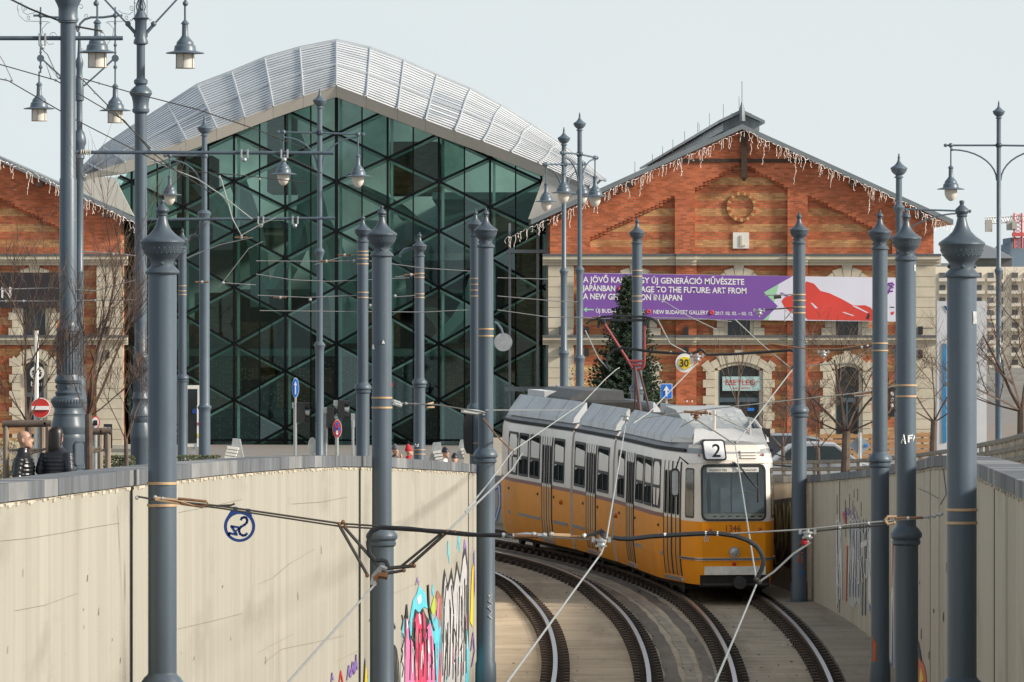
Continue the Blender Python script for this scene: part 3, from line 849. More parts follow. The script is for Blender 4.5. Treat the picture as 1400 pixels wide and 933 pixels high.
def hall(cx, label, vis, lower):
    org = Vector(((cx-700)/SB, ZB, zpx(645, SB)))
    root = thing("brick_hall", label, "building", org)
    def G(dx, py, off=0.0): return Vector(((cx+dx-700)/SB, ZB-off, CZ + (440-py)/SB))
    def slab(x0, x1, y0, y1, o0, o1, mb, m=0):
        a, b = G(x0, y1, o1), G(x1, y0, o0)
        mb.box(((a.x+b.x)/2, (a.y+b.y)/2, (a.z+b.z)/2), (abs(b.x-a.x), abs(b.y-a.y), abs(b.z-a.z)), 0, m)
    HW = 262
    gab = lambda d: 178 + abs(d)*.452
    body = MB()
    poly = [G(-HW, 660), G(HW, 660), G(HW, gab(HW)), G(0, gab(0)), G(-HW, gab(HW))]
    body.prism(poly, (AXX*100, 100, 0), 0)
    body.build("wall", MT['brickband'], parent=root)
    # raised red brick: gable field with stepped corbels, edge strips, pilasters
    def ptop(d):
        a = abs(d)
        if a <= 62: return 222 + a*.57
        if 90 <= a <= 206: return 267 + (a-90)*.50
        return None
    cols = []
    x = -HW
    while x < HW:
        cols.append((x, min(HW, x+5.5))); x += 5.5
    rm = MB(); T = .24
    prev = None
    for a, b in cols:
        c = (a+b)/2; yb = ptop(c)
        if yb is None: yb = 352
        else: yb = round(yb/2.4)*2.4
        rm.face([G(a, yb, T), G(b, yb, T), G(b, gab(b), T), G(a, gab(a), T)])
        if yb < 350: rm.face([G(a, yb, -.02), G(b, yb, -.02), G(b, yb, T), G(a, yb, T)])
        if yb < 345:      # second corbel course, half as proud
            rm.face([G(a, yb+3.4, T*.55), G(b, yb+3.4, T*.55), G(b, yb-.1, T*.55), G(a, yb-.1, T*.55)])
            rm.face([G(a, yb+3.4, -.02), G(b, yb+3.4, -.02), G(b, yb+3.4, T*.55), G(a, yb+3.4, T*.55)])
        if prev is not None and abs(prev-yb) > .1:
            rm.face([G(a, min(prev, yb), T), G(a, max(prev, yb), T), G(a, max(prev, yb), -.02), G(a, min(prev, yb), -.02)])
        prev = yb
    for sx in (-1, 1):
        rm.face([G(sx*HW, 352, T), G(sx*HW, gab(HW), T), G(sx*HW, gab(HW), -.02), G(sx*HW, 352, -.02)])
        slab(*sorted((sx*62, sx*90)), 358, 660, -.02, T, rm)
    rm.build("raised_red_brick", MT['brickred'], parent=root)
    # cornices: flashing, mouldings, breaks over the pilasters
    for y, hh in ((348, 1.0), (459, .85)):
        co = MB(); fla = MB()
        for (x0, x1, e) in ((-272, -90, 0), (-90, -62, .14), (-62, 62, 0), (62, 90, .14), (90, 272, 0)):
            slab(x0, x1, y+2.2, y+7*hh, 0, .46+e, co); slab(x0, x1, y+7*hh+.06, y+11*hh, 0, .30+e, co); slab(x0, x1, y+11*hh+.06, y+15*hh, 0, .20+e, co)
            slab(x0-.3, x1+.3, y-.6, y+2.1, 0, .50+e, fla)
        cor = co.build("cornice", MT['cream'], parent=root); fla.build("cornice_flashing", MT['flash'], parent=cor)
    # cream corner piers in courses
    for sx in (-1, 1):
        q = MB(); y = 365.0
        while y < 655:
            if not 455 < y+13 < 476:
                y1 = min(y + 13.2, 458) if y < 459 else y + 13.2
                slab(*sorted((sx*229.5, sx*HW + sx*2.5)), y, y1, -.6, .22, q)
            y += 14.0
            if 455 < y < 475: y = 475.5
        slab(*sorted((sx*230.2, sx*HW + sx*2.0)), 363.5, 655, -.5, .185, q)
        q.build("corner_pier", MT['cream'], parent=root)
    # round brick ring and plaque, timber post and tie
    if 'ring' in vis:
        rg = MB()
        for k in range(26):
            a0, a1 = 2*math.pi*(k+.06)/26, 2*math.pi*(k+.94)/26
            p = [G(r*math.cos(a), 283 - r*math.sin(a), 0) for r, a in ((16, a0), (20.5, a0), (20.5, a1), (16, a1))]
            rg.prism([v + Vector((0, -.09, 0)) for v in p], (0, .1, 0), k % 2)
        rg.build("brick_ring", [MT['brickred'], M("yellow_brick", (.52, .33, .13), .9)], parent=root)
        pqm = MB(); slab(-12, 10, 318, 340, -.01, .06, pqm)
        plq = pqm.build("plaque", MT['offwhite'], parent=root)
        rel = MB(); slab(-2.2, .8, 322, 334.5, .06, .10, rel); slab(-2.2, 5, 334.5, 337, .06, .10, rel); rel.build("relief", MT['cream'], parent=root)
        tb = MB(); slab(-1, 7, 182, 243, .16, .50, tb); tb.prism([G(-1, 243, .5), G(3, 249, .4), G(7, 243, .5)], (0, .3, 0)); slab(-86, 92, 217.5, 222.5, .15, .30, tb)
        tb.build("gable_timbers", MT['timber'], parent=root)
    # windows
    def voussoirs(mb, dx, yc, rin, outs, o, a0=10, a1=170):
        n = len(outs)
        for k, ro in enumerate(outs):
            t0, t1 = R_(a1 + (a0-a1)*(k+.03)/n), R_(a1 + (a0-a1)*(k+.97)/n)
            p = [G(dx + r*math.cos(t), yc - r*math.sin(t), o) for r, t in ((rin, t0), (ro, t0), (ro, t1), (rin, t1))]
            mb.prism(p, (0, o+.02, 0))
    wins = [d for d in (-146, -4, 144) if ('w%d' % d) in vis]
    for dx in wins:
        st = MB(); hw = 15.2
        slab(dx-20, dx-hw, 384, 459, -.02, .10, st); slab(dx+hw, dx+20, 384, 459, -.02, .10, st)
        for k in range(7):
            y0 = 385 + k*10.6; e = 30 if k % 2 else 35
            slab(dx-e, dx-20.1, y0, y0+10.1, -.02, .16, st); slab(dx+20.1, dx+e, y0, y0+10.1, -.02, .16, st)
        voussoirs(st, dx, 412, 28, [36, 44, 46.5, 50, 46.5, 44, 36], .16, 28, 152)
        sur = st.build("window_surround", MT['cream'], parent=root)
        wm = MB(); slab(dx-hw, dx+hw, 384, 458.5, -.03, .02, wm)
        wo = wm.build("window", MT['dglass'], parent=root)
        fr = MB(); slab(dx-.6, dx+.6, 386, 458, .02, .06, fr); slab(dx-hw, dx+hw, 410, 411.4, .02, .06, fr)
        for xx in (dx-hw, dx+hw-1.4): slab(xx, xx+1.4, 384, 458.4, .02, .07, fr)
        fr.build("window_frame", M("teal_frame", (.03, .06, .065), .4), parent=wo)
    for dx, hw, ys, yr in lower:
        st = MB()
        slab(dx-hw-5, dx-hw, ys, 655, -.02, .12, st); slab(dx+hw, dx+hw+5, ys, 655, -.02, .12, st)
        k = 0; y0 = ys - 10
        while y0 < 650:
            e = hw + (17 if k % 2 else 21)
            slab(dx-e, dx-hw-5.1, y0, y0+10.6, -.02, .19, st); slab(dx+hw+5.1, dx+e, y0, y0+10.6, -.02, .19, st)
            y0 += 11.2; k += 1
        # segmental arch ring and voussoirs
        rad = (hw*hw + yr*yr)/(2*yr); yc = ys - yr + rad; am = math.degrees(math.acos(hw/rad))
        voussoirs(st, dx, yc, rad, [rad+4.6]*9, .12, am, 180-am)
        voussoirs(st, dx, yc, rad+4.8, [rad+v for v in (20, 15.5, 18, 17.5, 21, 17.5, 18, 15.5, 20)], .20, am-13, 193-am)
        st.build("window_surround", MT['cream'], parent=root)
        P = [G(dx-hw, 655, .03), G(dx+hw, 655, .03)] + [G(dx + rad*math.cos(R_(a)), yc - rad*math.sin(R_(a)), .03) for a in [am + (180-2*am)*i/10 for i in range(11)]]
        wo = MB().prism(P, (0, .05, 0)).build("arched_window", MT['dglass'], parent=root)
        fr = MB(); slab(dx-hw, dx+hw, ys+37, ys+43, .03, .09, fr)
        for xx in (dx-hw, dx-1.2, dx+hw-2): slab(xx, xx+2, ys+ (43 if xx == dx-1.2 else 0), 652, .03, .10, fr)
        fr.build("window_frame", M("blue_grey_frame", (.06, .095, .115), .4), parent=wo)
    # roof: dark verge boards over the gable, eaves, ridge monitor
    rf = MB()
    for sx in (-1, 1):
        e = [G(0, 170.5, .75), G(sx*288, 170.5 + 288*.452, .75), G(sx*288, 177.5 + 288*.452, .75), G(0, 177.5, .75)]
        rf.prism(e, (AXX*101.5, 101.5, 0))
    rf.build("roof", MT['roofgrey'], parent=root)
    ks = MB()
    for sx in (-1, 1):
        for d in range(12, 280, 20): # rafter ends under the verge
            a = G(sx*d, gab(d)-1.6, .70); ks.box((a.x, a.y+.4, a.z+.05), (.16, .7, .14))
        a = G(sx*152, gab(152)+6, .6); ks.box((a.x, a.y+.2, a.z), (.30, .8, .22)); a = G(sx*244, gab(244)+6, .6); ks.box((a.x, a.y+.2, a.z), (.30, .8, .22))
    ks.build("rafter_ends", MT['timber'], parent=root)
    if 'monitor' in vis:
        mo = MB(); off = -1.6
        mo.prism([G(-24, 178, off), G(26, 178, off), G(26, 166, off), G(1, 154, off), G(-24, 166, off)], (AXX*96, 96, 0))
        mo.build("ridge_monitor", M("monitor_panels", (.22, .25, .265), .55, .2, .12, 1.5), parent=root)
        mr = MB()
        for sx in (-1, 1):
            mr.prism([G(1, 148.5, off+.5), G(1+sx*32, 164, off+.5), G(1+sx*32, 168, off+.5), G(1, 153.5, off+.5)], (AXX*97, 97, 0))
        for dx in (-12, 14): mr.box(G(dx, 167, off+.03), (.05, .06, .9))
        mr.build("monitor_roof", MT['roofgrey'], parent=root)
        sp = MB(); p = G(1.5, 150, off+.5); sp.lathe((p.x, p.y), [(.16, p.z-.5), (.13, p.z+.05), (.02, p.z+.42)], 8); sp.tube([p + Vector((0, 0, .4)), p + Vector((0, 0, 1.35))], .018, 5); sp.build("roof_spire", MT['roofgrey'], parent=root)
        for q, (xx, yy) in enumerate(((-3.5, 150), (-25, 160), (-44, 172), (-60, 184), (-78, 196), (-94, 207), (-108, 216), (-122, 226), (-146, 236), (-58, 184))):
            a = G(xx, yy, 0); a.y += 6 + q*8; k = a.y/ZB; a.x = a.x*k; a.z = CZ + (a.z-CZ)*k
            MB().tube([a - Vector((0, 0, .5)), a + Vector((0, 0, .62))], .016, 4).build("lightning_rod", MT['roofgrey'], parent=root)
    # small black wall lanterns
    if 'lantern' in vis:
        for dx, y in ((-246, 452), (-212, 452), (-76, 453), (76, 453), (244, 452), (-246, 480), (-212, 482), (-76, 480), (244, 484)):
            lm = MB(); slab(dx-3, dx+3, y-5.5, y+5.5, .2, .42, lm); slab(dx-1, dx+1, y-2, y+2, .0, .3, lm); lm.build("wall_lamp", MT['black'], parent=root)
    return root, G, slab

HR, GR, SR = hall(1014, "red and yellow brick gabled hall on the right carrying the purple banner", {'ring', 'monitor', 'lantern', 'w-146', 'w-4', 'w144'}, [(-146, 16, 507, 6), (-4, 28, 507, 7.5), (144, 16, 507, 6)])
HL, GL, SL = hall(-97, "red brick gabled hall cut off by the left edge of the picture", {'w-4', 'w144', 'lantern'}, [(144, 13, 500, 6)])
icicles("icicle string lights hanging along the roof edge of the right brick hall", [[(692, 326), (752, 300), (850, 253), (1016, 180)], [(1020, 180), (1150, 240), (1228, 274), (1302, 312)]], 3, SB, .85, W(1016, 180, SB))
icicles("icicle string lights hanging along the roof edge of the left brick hall", [[(-10, 215), (60, 243), (128, 277), (186, 306)]], 4, SB, .85, W(90, 260, SB))
# dark boards and posters on the right hall
bd = MB(); SR(-89, -64, 528, 557, .14, .20, bd); bo = bd.build("notice_board", MT['black'], parent=HR)
fg = MB()
for dx in (-75, -68): SR(dx-2, dx+2, 551, 556, .20, .21, fg); p = GR(dx, 549, .205); fg.ball(p, .06, 6)
fg.build("white_figures", MT['white'], parent=bo)
bd = MB(); SR(61, 76, 530, 570, .14, .20, bd); bo = bd.build("poster_door", MT['black'], parent=HR)
fg = MB(); rr = random.Random(8)
for k in range(11): a = rr.uniform(62.5, 74); b = rr.uniform(536, 566); SR(a, a+rr.uniform(.6, 1.6), b, b+rr.uniform(2, 6), .20, .21, fg)
fg.build("poster_scrawl", MT['gviolet'], parent=bo)
bd = MB(); SR(202, 209, 528, 570, .05, .16, bd); bd.build("hanging_sign", MT['black'], parent=HR)
fg = MB()
for y in (536, 544, 552): SR(203.5, 207.5, y, y+5, .16, .17, fg)
fg.build("sign_symbols", MT['offwhite'], parent=HR)
# shop board in the arched window
sb = MB(); SR(-26.5, 26, 515, 534.5, .10, .14, sb); shop = sb.build("shop_board", M("pale_aqua_board", (.38, .55, .54), .5, 0, .06), parent=HR)
text_mesh("ESETLEG", .37, GR(-22, 526.8, .146), MT['red'], HR, "shop_lettering", width=40/SB)
text_mesh("BAR & BISTRO", .13, GR(-12, 532.2, .146), MT['red'], HR, "shop_lettering", width=24/SB)
sb = MB(); SR(-25, 24.5, 521.9, 522.6, .143, .1455, sb); sb.build("shop_line", MT['red'], parent=HR)
sb = MB(); SR(8, 17, 558, 562, .10, .12, sb); sb.build("blue_sticker", MT['blue'], parent=HR)
# dark board with white letter on the left hall, and the round shop signs at its window
sb = MB(); SL(60, 210, 373, 421, .20, .30, sb); bl = sb.build("dark_banner", M("dark_banner_cloth", (.022, .018, .022), .7, 0, .2, 2), parent=HL)
text_mesh("N", .68, GL(99.5, 407, .31), MT['white'], HL, "banner_letter", bold=.02)
sb = MB(); sb.disc(GL(148.5, 510, .3), .33, (0, -1, 0), .05, 20); sb.build("round_shop_sign", MT['offwhite'], parent=HL)
sb = MB()
for k in range(9): a = k*.7; sb.disc(GL(148.5 + 5.2*math.cos(a), 510 + 5.2*math.sin(a), .355), .07 if k % 2 else .05, (0, -1, 0), .01, 6)
sb.build("sign_scrollwork", MT['black'], parent=HL)
text_mesh("bor", .34, GL(139.5, 528, .05), MT['offwhite'], HL, "window_lettering", width=18/SB)
sb = MB(); SL(262.6, 265, 352, 655, -.1, .12, sb); sb.build("downpipe", MT['steel'], parent=HL)

# ---------------------------------------------------------------- the purple exhibition banner
bx0, by0 = -219, 373
bq = thing("banner", "long purple white and red exhibition banner with white lettering stretched across the brick hall", "banner", GR(0, 438, .5))
O = .50
def flat(pts, mat, off, name):
    n = MB().prism([GR(x-1014, y, off) for x, y in pts], (0, .004, 0)).build(name, MT[mat], parent=bq); return n
MB().prism([GR(-219, 373.5, O), GR(211, 380, O), GR(211, 440, O), GR(-219, 435.5, O)], (0, .03, 0)).build("banner_cloth", MT['bwhite'], parent=bq)
flat([(795.4, 373.9), (1083, 378), (1044, 400), (1063, 419), (1043, 437.6), (795.4, 435.1)], 'purple', O+.006, "purple_field")
flat([(1044, 400), (1064, 389), (1058, 414)], 'bgreen', O+.006, "green_field"); flat([(1043, 437.4), (1053, 428.5), (1050, 437.8)], 'bgreen', O+.006, "green_field")
flat([(1068, 412), (1072, 407), (1080, 404.5), (1092, 402), (1097, 392), (1102, 385), (1112, 388), (1121, 398), (1133, 401), (1150, 409), (1166, 418), (1182, 417.5), (1190, 421), (1196, 430), (1200, 439.2), (1104, 437.4), (1097, 430), (1088, 431), (1080, 427), (1072, 420)], 'bred', O+.006, "red_figure")
flat([(1107.5, 414.5), (1110, 414.5), (1117.5, 421.5), (1114, 422)], 'bwhite', O+.010, "white_brush_line"); flat([(1150, 427), (1154, 427), (1168, 432), (1164, 432)], 'bwhite', O+.010, "white_brush_line")
flat([(1164, 418.5), (1170, 419), (1187, 428), (1184, 428)], 'bwhite', O+.010, "white_brush_line"); flat([(1066, 401), (1068, 400), (1078, 405), (1075, 406)], 'gviolet', O+.010, "violet_brush_line")
flat([(1183, 436), (1186, 428), (1189, 431), (1187, 437)], 'timber', O+.010, "dark_brush_mark")
em = MB(); 
for q in ([(1214, 393), (1218, 388), (1223, 387), (1226, 390)], [(1215, 396), (1219, 399), (1224, 398)], [(1219, 388), (1221, 393), (1219, 398), (1217, 402)], [(1222, 390), (1225, 394)]):
    em.tube([GR(x-1014-4, y, O+.012) for x, y in q], .035, 4)
em.build("violet_emblem", M("emblem_violet", (.20, .03, .30), .6), parent=bq)
flat([(1216, 419.5), (1222, 419.8), (1222, 421), (1216, 420.7)], 'black', O+.010, "small_logo"); flat([(1217, 427), (1222, 426), (1221, 430), (1218, 431)], 'bred', O+.010, "small_logo")
sl = (380-373.5)/430
def line(txt, x0, x1, yb, h, mat='white', bold=.008):
    text_mesh(txt, h/SB/.72, GR(x0-1014, yb, O+.012), MT[mat], bq, "banner_lettering", xdir=Vector((1, 0, -.0151)).normalized(), width=(x1-x0)/SB, bold=bold)
line("A JÖVŐ KAPUI: EGY ÚJ GENERÁCIÓ MŰVÉSZETE", 797, 1017, 386.2, 8.0, bold=.02)
line("JAPÁNBAN", 796, 841, 397.8, 8.0, bold=.02); line("PASSAGE TO THE FUTURE: ART FROM", 856, 1020, 399.2, 8.0, bold=.02)
line("A NEW GENERATION IN JAPAN", 797, 932, 409.2, 8.0, bold=.02)
line("ÚJ BUDAPEST GALÉRIA", 814.5, 882, 427.6, 5.4, bold=.014); line("NEW BUDAPEST GALLERY", 893, 968, 429.2, 5.4, bold=.014); line("2017. 02. 02. – 03. 12.", 977, 1029, 430.6, 4.6, bold=.01)
def ringat(x, y, r):
    q = MB(); p = [GR(x-1014 + r*math.cos(a), y + r*math.sin(a), O+.014) for a in [2*math.pi*k/14 for k in range(15)]]
    q.tube(p, .045, 5); q.build("red_ring", MT['bred'], parent=bq)
ringat(848.6, 395.2, 2.7); ringat(886.5, 426.2, 1.8); ringat(972.6, 427.6, 1.7)
flat([(797.5, 423.5), (802, 420), (802, 422.6), (811.5, 422.8), (811.5, 424.6), (802, 424.4), (802, 427.5)], 'bgreen', O+.012, "green_arrow")

# ---------------------------------------------------------------- the whale: glass front and swelling aluminium roof
SG = 29.1
ZG = F/SG
wh = thing("glass_hall", "glass fronted modern hall with swelling silver roof between the two brick halls", "building", W(460, 645, SG))
gp = [(460, 131), (745, 236), (757, 300), (757, 652), (160, 652), (160, 300), (157, 243)]   # clip outline (photo px)
def clipseg(a, b):
    t0, t1 = 0.0, 1.0
    n = len(gp)
    cx = sum(p[0] for p in gp)/n; cy = sum(p[1] for p in gp)/n
    for i in range(n):
        p, q = gp[i], gp[(i+1) % n]
        nx, ny = q[1]-p[1], -(q[0]-p[0])
        if (cx-p[0])*nx + (cy-p[1])*ny < 0: nx, ny = -nx, -ny
        da = (a[0]-p[0])*nx + (a[1]-p[1])*ny; db = (b[0]-p[0])*nx + (b[1]-p[1])*ny
        if da < 0 and db < 0: return None
        if da < 0: t0 = max(t0, da/(da-db))
        elif db < 0: t1 = min(t1, da/(da-db))
    if t0 >= t1: return None
    L = lambda t: (a[0] + (b[0]-a[0])*t, a[1] + (b[1]-a[1])*t)
    return L(t0), L(t1)
def gy(k):       # diagonal node rows: y for half-step k (even rows on the 460 columns, odd rows on the 530 columns)
    tab = [84, 118, 150, 183, 216, 248, 283, 316, 353, 393, 430, 470, 507, 547, 585, 624, 662, 700]
    return tab[k]
def P2(x, y, off): v = W(x, y, SG); v.y -= off; return v
mul = MB(); steel = MB()
def bar(a, b, w, d, off, mb, shift=(0, 0)):
    a = (a[0]+shift[0], a[1]+shift[1]); b = (b[0]+shift[0], b[1]+shift[1])
    c = clipseg(a, b)
    if not c: return
    (ax, ay), (bx, by) = c
    if math.hypot(bx-ax, by-ay) < 2: return
    L = math.hypot(bx-ax, by-ay); nx, ny = -(by-ay)/L*w/2, (bx-ax)/L*w/2
    mb.prism([P2(ax+nx, ay+ny, off), P2(bx+nx, by+ny, off), P2(bx-nx, by-ny, off), P2(ax-nx, ay-ny, off)], (0, d, 0))
segs = []
for c in range(-5, 6):
    x0 = 460 + 70*c
    for k in range(len([0]*17)):
        # node (x0, gy(k)) exists if parity matches
        if (k + c) % 2 == 1:
            for s2 in (-1, 1):
                if k+1 < 18: segs.append(((x0, gy(k)), (x0 + 70*s2, gy(k+1))))
for a, b in segs:
    bar(a, b, 3.3, .16, .10, mul)
    bar(a, b, 3.0, .28, -.55, steel, (0, 3.4))
verts = []
for i in range(-10, 11):
    x = 460 + 35*i
    heavy = (i % 2 == 0)
    bar((x, 90), (x, 655), 4.6 if i == 0 else (3.0 if heavy else 1.9), .16, .11, mul)
    if heavy: bar((x+5.5, 90), (x+5.5, 655), 3.8, .28, -.60, steel)
bar((150, 602), (760, 602), 2.6, .14, .09, mul)
mul.build("mullions", MT['mullion'], parent=wh)
steel.build("inner_steelwork", MT['grnsteel'], parent=wh)
# glass: one pane per cell of the lattice, each set a hair out of true
gm = MB(); gr2 = random.Random(12)
def diag_y(x, k, c):   # y of the diagonals at column x -- list of all crossing values
    ys = []
    for a, b in segs:
        x0, x1 = min(a[0], b[0]), max(a[0], b[0])
        if x0 <= x <= x1: ys.append(a[1] + (b[1]-a[1])*(x-a[0])/(b[0]-a[0]))
    return ys
def inside_span(x):
    ys = []
    for i in range(len(gp)):
        (ax, ay), (bx, by) = gp[i], gp[(i+1) % len(gp)]
        if (ax <= x < bx) or (bx <= x < ax): ys.append(ay + (by-ay)*(x-ax)/(bx-ax))
    return (min(ys), max(ys)) if len(ys) >= 2 else None
for i in range(-10, 10):
    xa, xb = 460 + 35*i + .01, 460 + 35*(i+1) - .01
    xa, xb = max(xa, 157.5), min(xb, 756.5)
    if xb - xa < 1: continue
    lines = []
    for a, b in segs:
        x0, x1 = min(a[0], b[0]), max(a[0], b[0])
        if x0 <= xa + .5 and x1 >= xb - .5:
            f_ = lambda x: a[1] + (b[1]-a[1])*(x-a[0])/(b[0]-a[0])
            lines.append((f_(xa), f_(xb)))
    lines.sort(key=lambda t: t[0]+t[1])
    sa, sb_ = inside_span(xa), inside_span(xb)
    if not sa or not sb_: continue
    cl = lambda v, s_: max(s_[0], min(s_[1], v))
    lines = [(sa[0], sb_[0])] + [(cl(u, sa), cl(v, sb_)) for u, v in lines] + [(sa[1], sb_[1])]
    for (u0, v0), (u1, v1) in zip(lines[:-1], lines[1:]):
        if u1-u0 + v1-v0 < 1: continue
        tx, ty = gr2.uniform(-.03, .03), gr2.uniform(-.05, .05)
        cx_, cy_ = (xa+xb)/2, (u0+u1+v0+v1)/4
        pts = [(xa, u0), (xb, v0), (xb, v1), (xa, u1)]
        if abs(u1-u0) < .3: pts = [(xa, u0), (xb, v0), (xb, v1)]
        if abs(v1-v0) < .3: pts = [(xa, u0), (xb, v0), (xa, u1)]
        gm.face([P2(x, y, ((x-cx_)*tx + (y-cy_)*ty)/SG) for x, y in pts][::-1], gr2.choice([0, 0, 0, 1, 2, 2, 3]))
gm.build("glass_curtain", [MT['wglass'], glass_mat("whale_glass_dark", (.30, .52, .46), .05, .015, (.5, .78, .72)), glass_mat("whale_glass_clear", (.66, .90, .82), .04, .015, (.5, .78, .72)), glass_mat("whale_glass_sheen", (.42, .64, .58), .11, .03, (.66, .88, .86))], parent=wh)
# interior: floors, brick flank walls of the old halls, stair flank, pale curved balconies, back wall
inn = MB()
def P3d(x, y, d):
    Z = ZG + d; return Vector(((x-700)*Z/F, Z, CZ + (440-y)*Z/F))
P3 = lambda x, y, d: (W(x, y, SG) + Vector((0, d, 0)))
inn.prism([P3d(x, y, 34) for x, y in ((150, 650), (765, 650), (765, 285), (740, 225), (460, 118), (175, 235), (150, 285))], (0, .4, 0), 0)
fl2 = MB()
for y, x0, x1, d0, d1 in ((262, 590, 757, 3, 40), (300, 160, 380, 6, 40), (345, 500, 757, 7, 40), (395, 300, 640, 10, 42), (478, 200, 757, 2.5, 42), (566, 160, 470, 12, 40), (648, 150, 760, .6, 44)):
    a, b = P3(x0, y, d0), P3(x1, y, d1)
    fl2.box(((a.x+b.x)/2, ZG + (d0+d1)/2, a.z-.15), (b.x-a.x, d1-d0, .34))
fl2.build("interior_floors", MT['innerfloor'], parent=wh)
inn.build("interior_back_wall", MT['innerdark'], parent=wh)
bw = MB()
for x0, x1, y0, y1, d in ((172, 240, 380, 640, 2.5), (262, 322, 400, 560, 3), (322, 372, 440, 520, 4), (236, 285, 210, 300, 4), (530, 600, 190, 262, 5), (440, 545, 420, 476, 4), (610, 650, 470, 560, 4), (660, 690, 560, 620, 2.5), (690, 757, 330, 620, 2.0), (360, 395, 150, 260, 5), (372, 450, 505, 560, 6)):
    a, b = P3(x0, y1, d), P3(x1, y0, d)
    bw.box(((a.x+b.x)/2, ZG+d+4, (a.z+b.z)/2), (b.x-a.x, 8, b.z-a.z))
bw.build("inner_brick_walls", MT['brickin'], parent=wh)
cw = MB()
for x0, y0, x1, y1, w, d in ((392, 180, 440, 400, 34, 3), (430, 300, 470, 470, 40, 3.2), (420, 250, 372, 395, 30, 4), (230, 400, 190, 540, 40, 2.2), (610, 300, 720, 262, 40, 3), (480, 250, 560, 300, 26, 5), (318, 240, 350, 420, 26, 4), (660, 380, 600, 470, 40, 3.5), (505, 300, 540, 420, 26, 4), (270, 250, 300, 330, 30, 4), (580, 420, 610, 470, 30, 5)):
    n = 8; rows = []
    for k in range(n+1):
        t = k/n; x = x0 + (x1-x0)*t + 12*math.sin(t*3.1); y = y0 + (y1-y0)*t
        rows.append([P3(x - w/2, y, d), P3(x, y, d-.7), P3(x + w/2, y, d+.2)])
    cw.grid(rows, 0, True)
cw.build("pale_curved_panels", M('interior_pale', (.70, .80, .78), .6, 0, .25, .35), parent=wh)
# roof shell: rib lines traced as pairs (ridge point, verge point)
ribs = [((100, 244), (118, 240)), ((120, 224), (138, 233)), ((142, 202), (172, 222)), ((180, 176), (212, 209)), ((230, 144), (255, 192.5)), ((270, 118), (297, 177)), ((317, 100), (335, 162)), ((362, 81), (374, 147)), ((410, 67), (415, 132.5)),
        ((460, 57), (460, 118)), ((506, 67), (501, 133.5)), ((552, 84), (544, 150.5)), ((597, 104), (582, 165)), ((643, 123), (622, 180)), ((686, 146), (660, 194)), ((727, 172), (699, 209)), ((768, 199), (736, 224)), ((800, 224), (772, 241)), ((828, 248), (806, 255))]
NS = 20
def shell_pt(rg, q):
    (sx, sy), (fx, fy) = rg
    i = ribs.index(rg) if rg in ribs else 0
    d = -.6 + 15*(q**1.7)
    x = fx + (sx-fx)*q; y = fy + (sy-fy)*q
    sw = max(0.0, (x-600)/230.0)
    x += 5*sw*math.sin(q*math.pi*2); y -= 7*sw*math.sin(q*math.pi)*(1 if q < .8 else .8)
    Z = ZG + d
    return Vector(((x-700)*Z/F, Z, CZ + (440-y)*Z/F))
sh = MB(); rr = random.Random(2)
for i in range(len(ribs)-1):
    for k in range(NS):
        q0, q1 = k/NS, (k+1)/NS
        a0, a1 = shell_pt(ribs[i], q0), shell_pt(ribs[i], q1); b0, b1 = shell_pt(ribs[i+1], q0), shell_pt(ribs[i+1], q1)
        drop = .20 if k % 1 == 0 else 0
        up = (a1-a0).normalized(); 
        # each course leans out at its foot and leaves a shadow step
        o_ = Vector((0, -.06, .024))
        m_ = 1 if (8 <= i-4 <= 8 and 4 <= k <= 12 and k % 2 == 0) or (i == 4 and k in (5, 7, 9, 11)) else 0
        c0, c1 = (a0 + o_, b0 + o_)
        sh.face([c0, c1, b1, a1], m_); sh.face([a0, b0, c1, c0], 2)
    # the back of the shell falls away behind the ridge line
a_rows = []
for rg in ribs:
    p = shell_pt(rg, 1.0)
    a_rows.append([p, p + Vector((-.1, 2.0, .12)), p + Vector((-.4, 7, -.1))])
sh.grid(a_rows, 0, True)
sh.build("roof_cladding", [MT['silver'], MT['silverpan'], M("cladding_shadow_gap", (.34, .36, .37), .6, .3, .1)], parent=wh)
MT['ribgrey'] = M('rib_metal', (.52, .55, .57), .45, .5, .08, 1)
rb = MB()
for rg in ribs: rb.tube([shell_pt(rg, k/10) + Vector((0, -.24, .02)) for k in range(11)], .05, 6)
rb.tube([shell_pt(rg, .47) + Vector((0, -.22, .02)) for rg in ribs], .05, 5)
rb.tube([shell_pt(rg, 1.0) + Vector((0, -.1, .04)) for rg in ribs], .09, 6)
rb.build("roof_ribs", MT['ribgrey'], parent=wh)
fa = MB()
fr_ = [rg[1] for rg in ribs]
th = lambda x: 15.5 if 170 < x < 760 else 9
for (ax, ay), (bx, by) in zip(fr_[:-1], fr_[1:]):
    pa = [P2(ax+.15, ay, .75), P2(bx-.15, by, .75), P2(bx-.15, by+th(bx), .45), P2(ax+.15, ay+th(ax), .45)]
    fa.prism(pa, (0, .7, 0))
fa.build("verge_fascia", MT['fascia'], parent=wh)
sp = MB(); sp.prism([P2(112, 242, .5), P2(157, 243, .5), P2(184, 296, .5), P2(150, 280, .5), P2(112, 262, .5)], (0, .5, 0)); sp.build("side_cladding", MT['fascia'], parent=wh)
sp = MB(); sp.prism([P2(745, 238, .5), P2(815, 260, .5), P2(815, 300, .5), P2(722, 300, .5)], (0, .5, 0))
sp.build("side_cladding", MT['fascia'], parent=wh)
# entrance slot at the right end, dark inner frames beside the hall
en = MB()
for x in (697, 735, 748): en.box(P2(x, 480, .3), (.12, .12, 12))
en.box(P2(722, 532, .35), (2.2, .2, .22)); en.box(P2(722, 344, .35), (2.0, .14, .16)); en.box(P2(722, 562, .35), (2.0, .12, .12))
en.build("entrance_frame", MT['roofgrey'], parent=wh)
